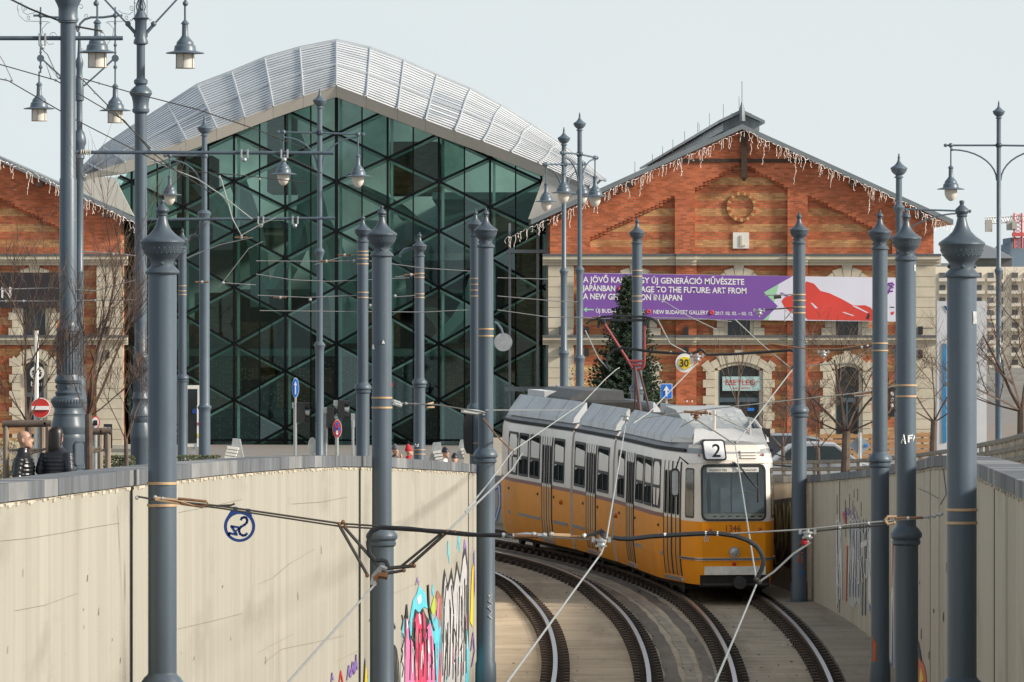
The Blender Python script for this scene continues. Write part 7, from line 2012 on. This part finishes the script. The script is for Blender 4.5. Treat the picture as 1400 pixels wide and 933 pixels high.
# hedges and dry planting
def leafbox(name, label, cat, x0, x1, ytop, s, depth, mat, seed, n, hgt=.7, lsz=.06, kind=None):
    rr = random.Random(seed); a, b = W(x0, ytop, s), W(x1, ytop, s); zb = gz(a.y); mb = MB()
    for _ in range(n):
        p = Vector((rr.uniform(a.x, b.x), a.y + rr.uniform(0, depth), zb + (a.z-zb)*min(1, rr.uniform(0, 1.08))))
        w = Vector((rr.uniform(-1, 1), rr.uniform(-1, 1), rr.uniform(-.4, 1))).normalized(); sd = w.orthogonal().normalized()*lsz*.45
        mb.face([p, p + w*lsz*.5 + sd, p + w*lsz, p + w*lsz*.5 - sd])
    return mb.build(name, MT[mat], org=Vector(((a.x+b.x)/2, a.y, zb)), label=label, cat=cat, kind=kind)
leafbox("hedge", "clipped low hedge behind the right tree guard and the ornate lamp", "hedge", 140, 182, 626, 64, .9, 'hedge', 1, 2600)
leafbox("hedge", "clipped low hedge between the nearest left post and the parked car", "hedge", 243, 300, 625, 56, .9, 'hedge', 2, 2600)
leafbox("dry_shrubs", "dry straw coloured planting on the left pavement behind the bald man", "shrub", -20, 70, 604, 66, 1.2, 'drygrass', 3, 2200)
leafbox("dry_shrubs", "dry straw coloured planting at the foot of the right brick hall's corner", "shrub", 780, 842, 505, 36, 1.0, 'drygrass', 4, 1500, lsz=.09)

# ---------------------------------------------------------------- pavement furniture
def guard(label, posts, rails, s, low):
    o = thing("tree_guard", label, "tree guard", W(posts[0][0], 660, s), "wooden tree guards")
    for k, (x, y) in enumerate(posts):
        p = W(x, y, s*(1 if k % 2 == 0 else .985)); m_ = MB(); m_.tube([Vector((p.x, p.y, gz(p.y))), p], .042, 8); m_.build("stake", MT['stake'], parent=o)
    for (a, b) in rails:
        m_ = MB(); m_.tube([W(a[0], a[1], s), W(b[0], b[1], s)], .052, 10); m_.build("top_rail", MT['tree'], parent=o)
    for (a, b) in low:
        m_ = MB(); m_.tube([W(a[0], a[1], s), W(b[0], b[1], s)], .018, 6); m_.build("tie", MT['stake'], parent=o)
guard("round timber guard frame behind the bald man", [(8, 582), (58, 582), (66, 580)], [((3, 580), (63, 579)), ((60, 579), (70, 580))], 97, [((8, 616), (58, 615)), ((36, 622), (62, 614))])
guard("round timber guard frame right of the massive ornate post", [(121, 589), (137, 589), (147.5, 591)], [((116, 590), (139, 590)), ((137, 590), (152, 590))], 92, [((117, 619), (138, 612)), ((118, 620), (150, 614))])
o = thing("sandwich_board", "black chalk board with white script on the left hall's steps", "sign", W(147.5, 620, 50)); c = W(147.5, 595, 50)
m_ = MB(); m_.prism([c + Vector((x/50, 0, z/50)) for x, z in ((-6, -18), (6, -18), (5.8, 15), (-5.8, 15))], (0, .05, 0)); m_.build("board", MT['black'], parent=o); m_ = MB(); m_.tube([c + Vector((-.1, .02, -.3)), c + Vector((-.1, .5, -.5))], .02, 5); m_.build("back_leg", MT['black'], parent=o)
text_mesh("Mokka", .10, c + Vector((-.09, -.01, .16)), MT['white'], o, "chalk_lettering", width=.18)
o = thing("bench", "orange brown wooden bench and terrace box at the left hall", "bench", W(25, 612, 42)); 
for y in (581, 586, 591): m_ = MB(); m_.box(W(30, y, 42), (2.6, .06, .11)); m_.build("slat", MT['wood'], parent=o)
m_ = MB(); m_.box(W(30, 600, 42) + Vector((0, -.25, 0)), (2.6, .5, .06)); m_.build("seat", MT['wood'], parent=o)
for x in (-20, 80): m_ = MB(); m_.box(W(x, 606, 42), (.08, .5, .5)); m_.build("leg", MT['wood'], parent=o)
o = thing("advertising_display", "tall white framed advertising display beside the glass front's left foot", "advertising display", W(262, 620, 44)); c = W(264, 569, 44)
m_ = MB(); m_.box(c, (18/44, .14, 84/44)); m_.build("frame", MT['offwhite'], parent=o); m_ = MB(); m_.box(c + Vector((-.01, -.08, 0)), (13/44, .02, 74/44)); m_.build("poster_glass", MT['dglass'], parent=o)
m_ = MB(); m_.disc(c + Vector((.05, -.095, .15)), .08, (0, -1, 0), .01, 18); m_.build("poster_ring", MT['dkblue'], parent=o); m_ = MB(); m_.box(c + Vector((0, 0, -1.25)), (.12, .12, .6)); m_.build("leg", MT['steel'], parent=o)
o = thing("newspaper_rack", "slim white rack with yellow and red stickers between two posts at left", "rack", W(272, 620, 44)); c = W(272.5, 583, 44)
m_ = MB(); m_.box(c, (6/44, .2, 56/44)); m_.build("rack_body", MT['white'], parent=o); m_ = MB(); m_.box(c + Vector((0, -.11, -.28)), (5/44, .02, .10)); m_.build("yellow_sticker", MT['yellow'], parent=o); m_ = MB(); m_.box(c + Vector((0, -.11, .08)), (5/44, .02, .08)); m_.build("red_sticker", MT['red'], parent=o)
def lounge(label, px, py, s, w, flip=1):
    o = thing("lounge_bench", label, "bench", W(px, py, s), "angular pale benches before the glass front")
    P_ = lambda x, y, d: W(px + flip*x, py + y, s) + Vector((0, d, 0))
    m_ = MB(); m_.prism([P_(-w*.5, 0, 0), P_(-w*.32, -26, 0), P_(0, -27, 0), P_(w*.12, -2, 0), P_(w*.1, 0, 0)], (0, .8, 0)); m_.build("backrest", MT['steel'], parent=o)
    for k in range(4):
        m_ = MB(); m_.prism([P_(-w*.3 + k*1.5, -15 + k*4.3, -.5), P_(w*.22 + k*1.2, -17 + k*4.3, -.5), P_(w*.22 + k*1.2, -13.7 + k*4.3, -.5), P_(-w*.3 + k*1.5, -11.7 + k*4.3, -.5)], (0, .45, 0)); m_.build("slat", MT['offwhite'], parent=o)
lounge("angular pale slatted bench right of the parked car", 318, 627, 40, 30, -1); lounge("angular pale slatted bench right of the hooked post's foot", 602, 632, 40, 32); lounge("angular pale bench half hidden by the black signal board", 640, 628, 40, 34)
st = thing("steps", "wide pale stone steps left of the tram's rear", "steps", W(680, 660, 46))
for k in range(9):
    m_ = MB(); a = W(636, 660 - k*6.6, 46); b = W(704, 660 - k*6.6, 46); m_.box(((a.x+b.x)/2 + .1, a.y + k*.35 + .5, a.z + .05), (b.x-a.x+.3, 1.0, .14)); m_.build("tread", MT['pstep'], parent=st)
st = thing("steps", "short flight of pale steps at the left hall's corner pier", "steps", W(165, 630, 46))
for k in range(5):
    m_ = MB(); a = W(150, 632 - k*5, 46); b = W(186, 632 - k*5, 46); m_.box(((a.x+b.x)/2, a.y + k*.35, a.z), (b.x-a.x, .8, .12)); m_.build("tread", MT['pstep'], parent=st)
MT['dkblue2'] = M('teal_blue_strip', (.03, .20, .40), .6)
# white advertising wall with blue edge behind the thickest post
o = thing("advertising_wall", "tall white panel with a bright blue edge strip behind the thickest right post", "advertising board", W(1315, 640, 50)); 
m_ = MB(); a, b = W(1281, 640, 50), W(1349, 412, 50); m_.box(((a.x+b.x)/2, a.y+.15, (a.z+b.z)/2), (b.x-a.x, .3, b.z-a.z)); m_.build("panel", M("panel_grey_white", (.55, .56, .58), .6, 0, .1, .6), parent=o)
m_ = MB(); a, b = W(1288.5, 605, 50), W(1294, 470, 50); m_.box(((a.x+b.x)/2, a.y-.01, (a.z+b.z)/2), (b.x-a.x, .03, b.z-a.z)); m_.build("blue_strip", MT['dkblue2'], parent=o)
m_ = MB(); m_.prism([W(1290, 418, 50) + Vector((0, -.02, 0)), W(1296, 428, 50) + Vector((0, -.02, 0)), W(1294, 419, 50) + Vector((0, -.02, 0))], (0, .01, 0)); m_.build("blue_mark", MT['dkblue'], parent=o)
# timber terrace fences at the right hall
def slatfence(label, x0, x1, y0, y1, s, n):
    o = thing("timber_fence", label, "fence", W(x0, y1, s), "low timber terrace fences"); h = (y1-y0)/n
    for k in range(n):
        a, b = W(x0, y0 + k*h + h*.78, s), W(x1, y0 + k*h, s); m_ = MB(); m_.box(((a.x+b.x)/2, a.y, (a.z+b.z)/2), (b.x-a.x, .05, b.z-a.z)); m_.build("slat", MT['wood'], parent=o)
    m_ = MB()
    xs_ = frange(x0, x1, 12)
    for x in xs_:
        m_ = MB(); p = W(x, y0-1, s); m_.box((p.x, p.y+.06, (p.z+gz(p.y))/2), (.09, .07, p.z-gz(p.y))); m_.build("fence_post", MT['wood'], parent=o)
slatfence("orange timber terrace fence left of the white scrawled post", 1104, 1226, 594, 630, 38, 5)
slatfence("orange timber terrace fence right of the white scrawled post", 1250, 1283, 592, 622, 40, 4)

# ---------------------------------------------------------------- vehicles
def car(name, label, cat, px, s, L, H, Wd, paint, van=False, rz=0.0, zfix=None):
    x, Z = (px-700)/s, F/s; zb = gz(Z) + .004 if zfix is None else zfix
    o = thing(name, label, cat, (x, Z, zb))
    cs, sn = math.cos(rz), math.sin(rz)
    T = lambda u, v, w: Vector((x + u*cs - v*sn, Z + u*sn + v*cs, zb + w))
    if van: st = [(-L/2, .45, .9), (-L/2+.05, H*.55, .95), (-L/2+.12, H*.93, .86), (-L/2+.4, H, .84), (L*.12, H, .84), (L*.30, H*.93, .84), (L*.40, H*.58, .92), (L*.48, H*.50, .90), (L/2, H*.40, .85), (L/2, .40, .8)]
    else: st = [(-L/2, .45, .85), (-L/2+.03, H*.55, .9), (-L/2+.2, H*.62, .94), (-L*.40, H*.66, .95), (-L*.26, H*.95, .74), (-L*.12, H, .72), (L*.06, H*.985, .72), (L*.24, H*.66, .93), (L*.40, H*.56, .92), (L/2-.05, H*.46, .86), (L/2, .42, .8)]
    rows = []
    for u, h, k in st: rows.append([T(u, v*Wd/2, w) for v, w in ((-.92, .28), (-1.0, .55), (-.98*min(1, k+.06), h*.62 if h > .9 else h*.8), (-k, h*.97), (-k*.6, h), (k*.6, h), (k, h*.97), (.98*min(1, k+.06), h*.62 if h > .9 else h*.8), (1.0, .55), (.92, .28))])
    mb = MB(); mb.grid(rows, 0, True); mb.face(rows[0], 0); mb.face(rows[-1][::-1], 0); mb.build("body", MT[paint], parent=o, sharp=50)
    def quadglass(pts):
        m_ = MB(); m_.face([T(*p) for p in pts]); m_.build("window", MT['dglass'], parent=o)
    for sd in (-1, 1):
        k = Wd/2*sd
        if van:
            quadglass([(L*.10, k*.90, H*.60), (L*.36, k*.94, H*.60), (L*.29, k*.87, H*.86), (L*.10, k*.86, H*.88)])
        else:
            quadglass([(-L*.33, k*.965, H*.70), (-L*.06, k*.965, H*.69), (-L*.06, k*.79, H*.93), (-L*.24, k*.80, H*.91)]); quadglass([(-L*.05, k*.965, H*.69), (L*.19, k*.965, H*.68), (L*.06, k*.79, H*.92), (-L*.05, k*.79, H*.93)])
        for u in (-L*.31, L*.31):
            m_ = MB(); m_.disc(T(u, sd*(Wd/2-.16), .31), .31, (-sn*sd, cs*sd, 0), .18, 18); w_ = m_.build("wheel", MT['rubber'], parent=o)
            m_ = MB(); m_.disc(T(u, sd*(Wd/2+.021), .31), .19, (-sn*sd, cs*sd, 0), .012, 14); m_.build("rim", MT['steel'], parent=w_)
    for v in (-.65, .65):
        m_ = MB(); m_.ball(T(L/2-.05, v*Wd/2, .62), .10, 8, 0, (.5, 1, .7)); m_.build("headlight", MT['lens'], parent=o); m_ = MB(); m_.ball(T(-L/2+.03, v*Wd/2*1.2, .72), .09, 8, 0, (.4, 1, .8)); m_.build("tail_light", MT['lensred'], parent=o)
    return o
car("parked_car", "dark car whose roof shows above the left wall beside the hedge", "car", 333, 56, 4.3, 1.55, 1.75, 'carblack')
car("parked_van", "dark blue van behind the post beside the tram's front", "van", 1058, 44, 4.6, 1.9, 1.9, 'carblack', True)
car("parked_car", "silver car behind bare branches between the tram's post and the orange patched post", "car", 1128, 46, 4.2, 1.75, 1.8, 'carsilver')

# ---------------------------------------------------------------- people
def person(label, px, head_y, s, yaw, skin='skin', jacket='jacket', legs='jeans', hair=None, hat=None, height=1.75, scale=1.0, quilt=True, arm='down', bag=None, glasses=False):
    x, Z = (px-700)/s, F/s; zt = zpx(head_y, s); zb = zt - height
    r = thing("person", label, "person", (x, Z, zb), None)
    k = height/1.75; cs, sn = math.cos(yaw), math.sin(yaw)     # yaw: facing direction, 0 = +x
    T = lambda f, l, h: Vector((x + (f*cs - l*sn)*k, Z + (f*sn + l*cs)*k, zb + h*k))
    def ell(mb, h0h1, rows, n=18, wob=0):
        R = []
        for (h, f, a, b) in rows:
            R.append([T(f + a*math.cos(2*math.pi*j/n), b*math.sin(2*math.pi*j/n), h) for j in range(n)])
        mb.grid(R, 0, True, True); mb.face(R[0][::-1]); mb.face(R[-1])
    def limb(mb, pts, rs, n=10): mb.tube([T(*p) for p in pts], [q*k for q in rs], n)
    def remesh(o, v=.014):
        md = o.modifiers.new("one_surface", 'REMESH'); md.mode = 'VOXEL'; md.voxel_size = v*k; md.use_smooth_shade = True
        sm = o.modifiers.new("soften", 'SMOOTH'); sm.factor = .5; sm.iterations = 2
    # body: head with face, neck, hands, legs as one surface
    b = MB()
    ell(b, 0, [(1.515, .01, .045, .04), (1.53, .03, .075, .06), (1.56, .025, .092, .068), (1.60, .012, .098, .074), (1.65, .0, .102, .078), (1.70, -.008, .095, .074), (1.735, -.01, .07, .056), (1.75, -.01, .025, .02)])
    ell(b, 0, [(1.40, -.02, .06, .065), (1.47, -.012, .055, .056), (1.56, .0, .055, .055)])
    ell(b, 0, [(.84, 0, .10, .14), (1.1, -.01, .10, .14), (1.3, -.01, .11, .16), (1.40, -.015, .07, .10), (1.44, -.015, .05, .06)])
    b.ball(T(.112, 0, 1.605), .022*k, 8, 0, (1.1, .8, 1.3)); b.ball(T(.098, 0, 1.562), .03*k, 8, 0, (.5, .9, .4)); b.ball(T(.088, 0, 1.53), .032*k, 8)
    for sd in (-1, 1):
        b.ball(T(-.005, sd*.082, 1.615), .030*k, 8, 0, (.6, .5, 1.1)); b.ball(T(.085, sd*.033, 1.645), .022*k, 6)
        limb(b, [(0, sd*.09, .92), (.02, sd*.10, .50), (-.02, sd*.10, .12), (-.01, sd*.10, .06)], [.085, .06, .045, .05])
        b.ball(T(.05, sd*.10, .045), .055*k, 8, 0, (2.0, .8, .8))
        hx = (.10, sd*.25, .84) if arm == 'down' else ((.22, sd*.12, 1.02) if arm == 'pocket' else (.20, sd*.06, 1.50))
        limb(b, [(-.01, sd*.14, 1.33), (-.03, sd*.22, 1.14) if arm != 'up' else (.06, sd*.24, 1.16), hx], [.05, .045, .032])
        b.ball(T(*hx), .042*k, 8, 0, (.9, .6, 1.2))
        for q in range(4): limb(b, [(hx[0]+.01*(q-1.5)*2, hx[1], hx[2]-.02), (hx[0]+.012*(q-1.5)*2+.015, hx[1]-sd*.01, hx[2]-.075), (hx[0]+.02+.012*(q-1.5)*2, hx[1]-sd*.02, hx[2]-.10+.004*abs(q-1))], [.011, .010, .008], 6)
        limb(b, [(hx[0]+.03, hx[1]-sd*.01, hx[2]+.01), (hx[0]+.06, hx[1]-sd*.025, hx[2]-.03)], [.012, .010], 6)
    bo = b.build("body", MT[skin], parent=r); remesh(bo, .011)
    # face details
    fd = MB()
    for sd in (-1, 1): fd.ball(T(.0985, sd*.033, 1.643), .0085*k, 6); fd.tube([T(.103, sd*.018, 1.668), T(.096, sd*.052, 1.664)], .006*k, 5)
    fd.build("eyes_and_brows", MT['hair'], parent=r)
    # trousers
    t = MB(); ell(t, 0, [(.78, .0, .12, .16), (.90, .0, .13, .175), (1.0, 0, .12, .165)])
    for sd in (-1, 1): limb(t, [(0, sd*.09, .90), (.02, sd*.10, .50), (-.01, sd*.10, .09)], [.115, .085, .068])
    to = t.build("trousers", MT[legs], parent=r); remesh(to, .016)
    # jacket with quilted rows
    j = MB(); rows = []; n = 26
    prof = [(.80, .145, .20), (.95, .15, .20), (1.10, .15, .195), (1.25, .155, .215), (1.36, .13, .205), (1.42, .09, .13), (1.48, .075, .085), (1.515, .078, .085)]
    for i in range(64):
        h = .80 + .715*i/63
        for (h0, a0, b0), (h1, a1, b1) in zip(prof[:-1], prof[1:]):
            if h0 <= h <= h1 + 1e-6: q = (h-h0)/(h1-h0); a, bb = a0+(a1-a0)*q, b0+(b1-b0)*q; break
        z_ = 1 + (.075*abs(math.sin(h*math.pi/.058)) if quilt else 0); rows.append((h, -.01, a*z_, bb*z_))
    ell(j, 0, rows, n)
    for sd in (-1, 1):
        if arm == 'down': P_ = [(-.01, sd*.20, 1.36), (-.03, sd*.26, 1.12), (.07, sd*.25, .89)]
        elif arm == 'pocket': P_ = [(-.01, sd*.20, 1.36), (-.07, sd*.27, 1.10), (.18, sd*.16, 1.02)]
        else: P_ = [(-.01, sd*.19, 1.36), (.06, sd*.27, 1.16), (.18, sd*.09, 1.44)]
        pts = []; rs = []
        for q in range(29):
            u = q/28*2; i = min(1, int(u)); f_ = u-i; pts.append(tuple(P_[i][c]+(P_[i+1][c]-P_[i][c])*f_ for c in range(3))); rs.append((.078-.014*u)*(1 + (.11*abs(math.sin(q*.9)) if quilt else 0)))
        limb(j, pts, rs, 12)
    jo = j.build("jacket", MT[jacket], parent=r); remesh(jo, .010)
    if hair:
        h = MB()
        if hair == 'long':
            ell(h, 0, [(1.36, -.075, .045, .09), (1.45, -.07, .06, .105), (1.55, -.045, .085, .105), (1.62, -.03, .098, .103), (1.68, -.02, .105, .098), (1.73, -.015, .088, .08), (1.768, -.015, .03, .03)])
        else: ell(h, 0, [(1.60, -.045, .075, .086), (1.66, -.022, .098, .088), (1.71, -.015, .098, .082), (1.75, -.012, .06, .055), (1.762, -.012, .02, .02)])
        ho = h.build("hair", MT['hair'], parent=r); remesh(ho, .014)
    if hat:
        h = MB(); tall = .12 if hat == 'redcloth' else .06
        ell(h, 0, [(1.655, -.005, .112, .092), (1.69, -.008, .115, .095), (1.73, -.012, .098, .082), (1.75+tall*.5, -.02, .06, .05), (1.75+tall, -.03, .02, .02)])
        ho = h.build("hat", MT[hat], parent=r)
    if bag:
        g_ = MB(); g_.hexa([T(f, l, h) for h in (1.02, 1.38) for f, l in ((-.30, -.15), (-.30, .15), (-.16, .17), (-.16, -.17))]); bg = g_.build("backpack", MT[bag], org=T(-.22, 0, 1.02)); tag(bg, "blue backpack on the back of the child in the red hat", "backpack")
    return r
person("bald man in a black quilted jacket facing right above the left wall", 33, 589.5, 97, R_(-12), jacket='jacket', arm='down')
person("woman with long black hair in a dark quilted jacket seen from behind", 78, 584.5, 97, R_(60), jacket='jacket2', hair='long', arm='pocket', height=1.66)
person("person in a grey hood raising hands to the face above the left wall", 540.5, 610, 56, R_(-60), jacket='greycloth', hat='greycloth', height=1.62, arm='up', quilt=False)
person("child in a red pointed hat and red jacket with a blue backpack", 559, 612.5, 56, R_(10), jacket='redcloth', hat='redcloth', height=1.45, arm='down', quilt=False, bag='bluecloth')
person("person in a black cap near the angular benches, face turned down", 609, 614, 56, R_(-40), jacket='offwhite', hat='jacket2', height=1.6, quilt=False)
person("person in a round black hat right of the one in the cap", 621.5, 622, 56, R_(-90), jacket='timber', hat='black', height=1.55, quilt=False)
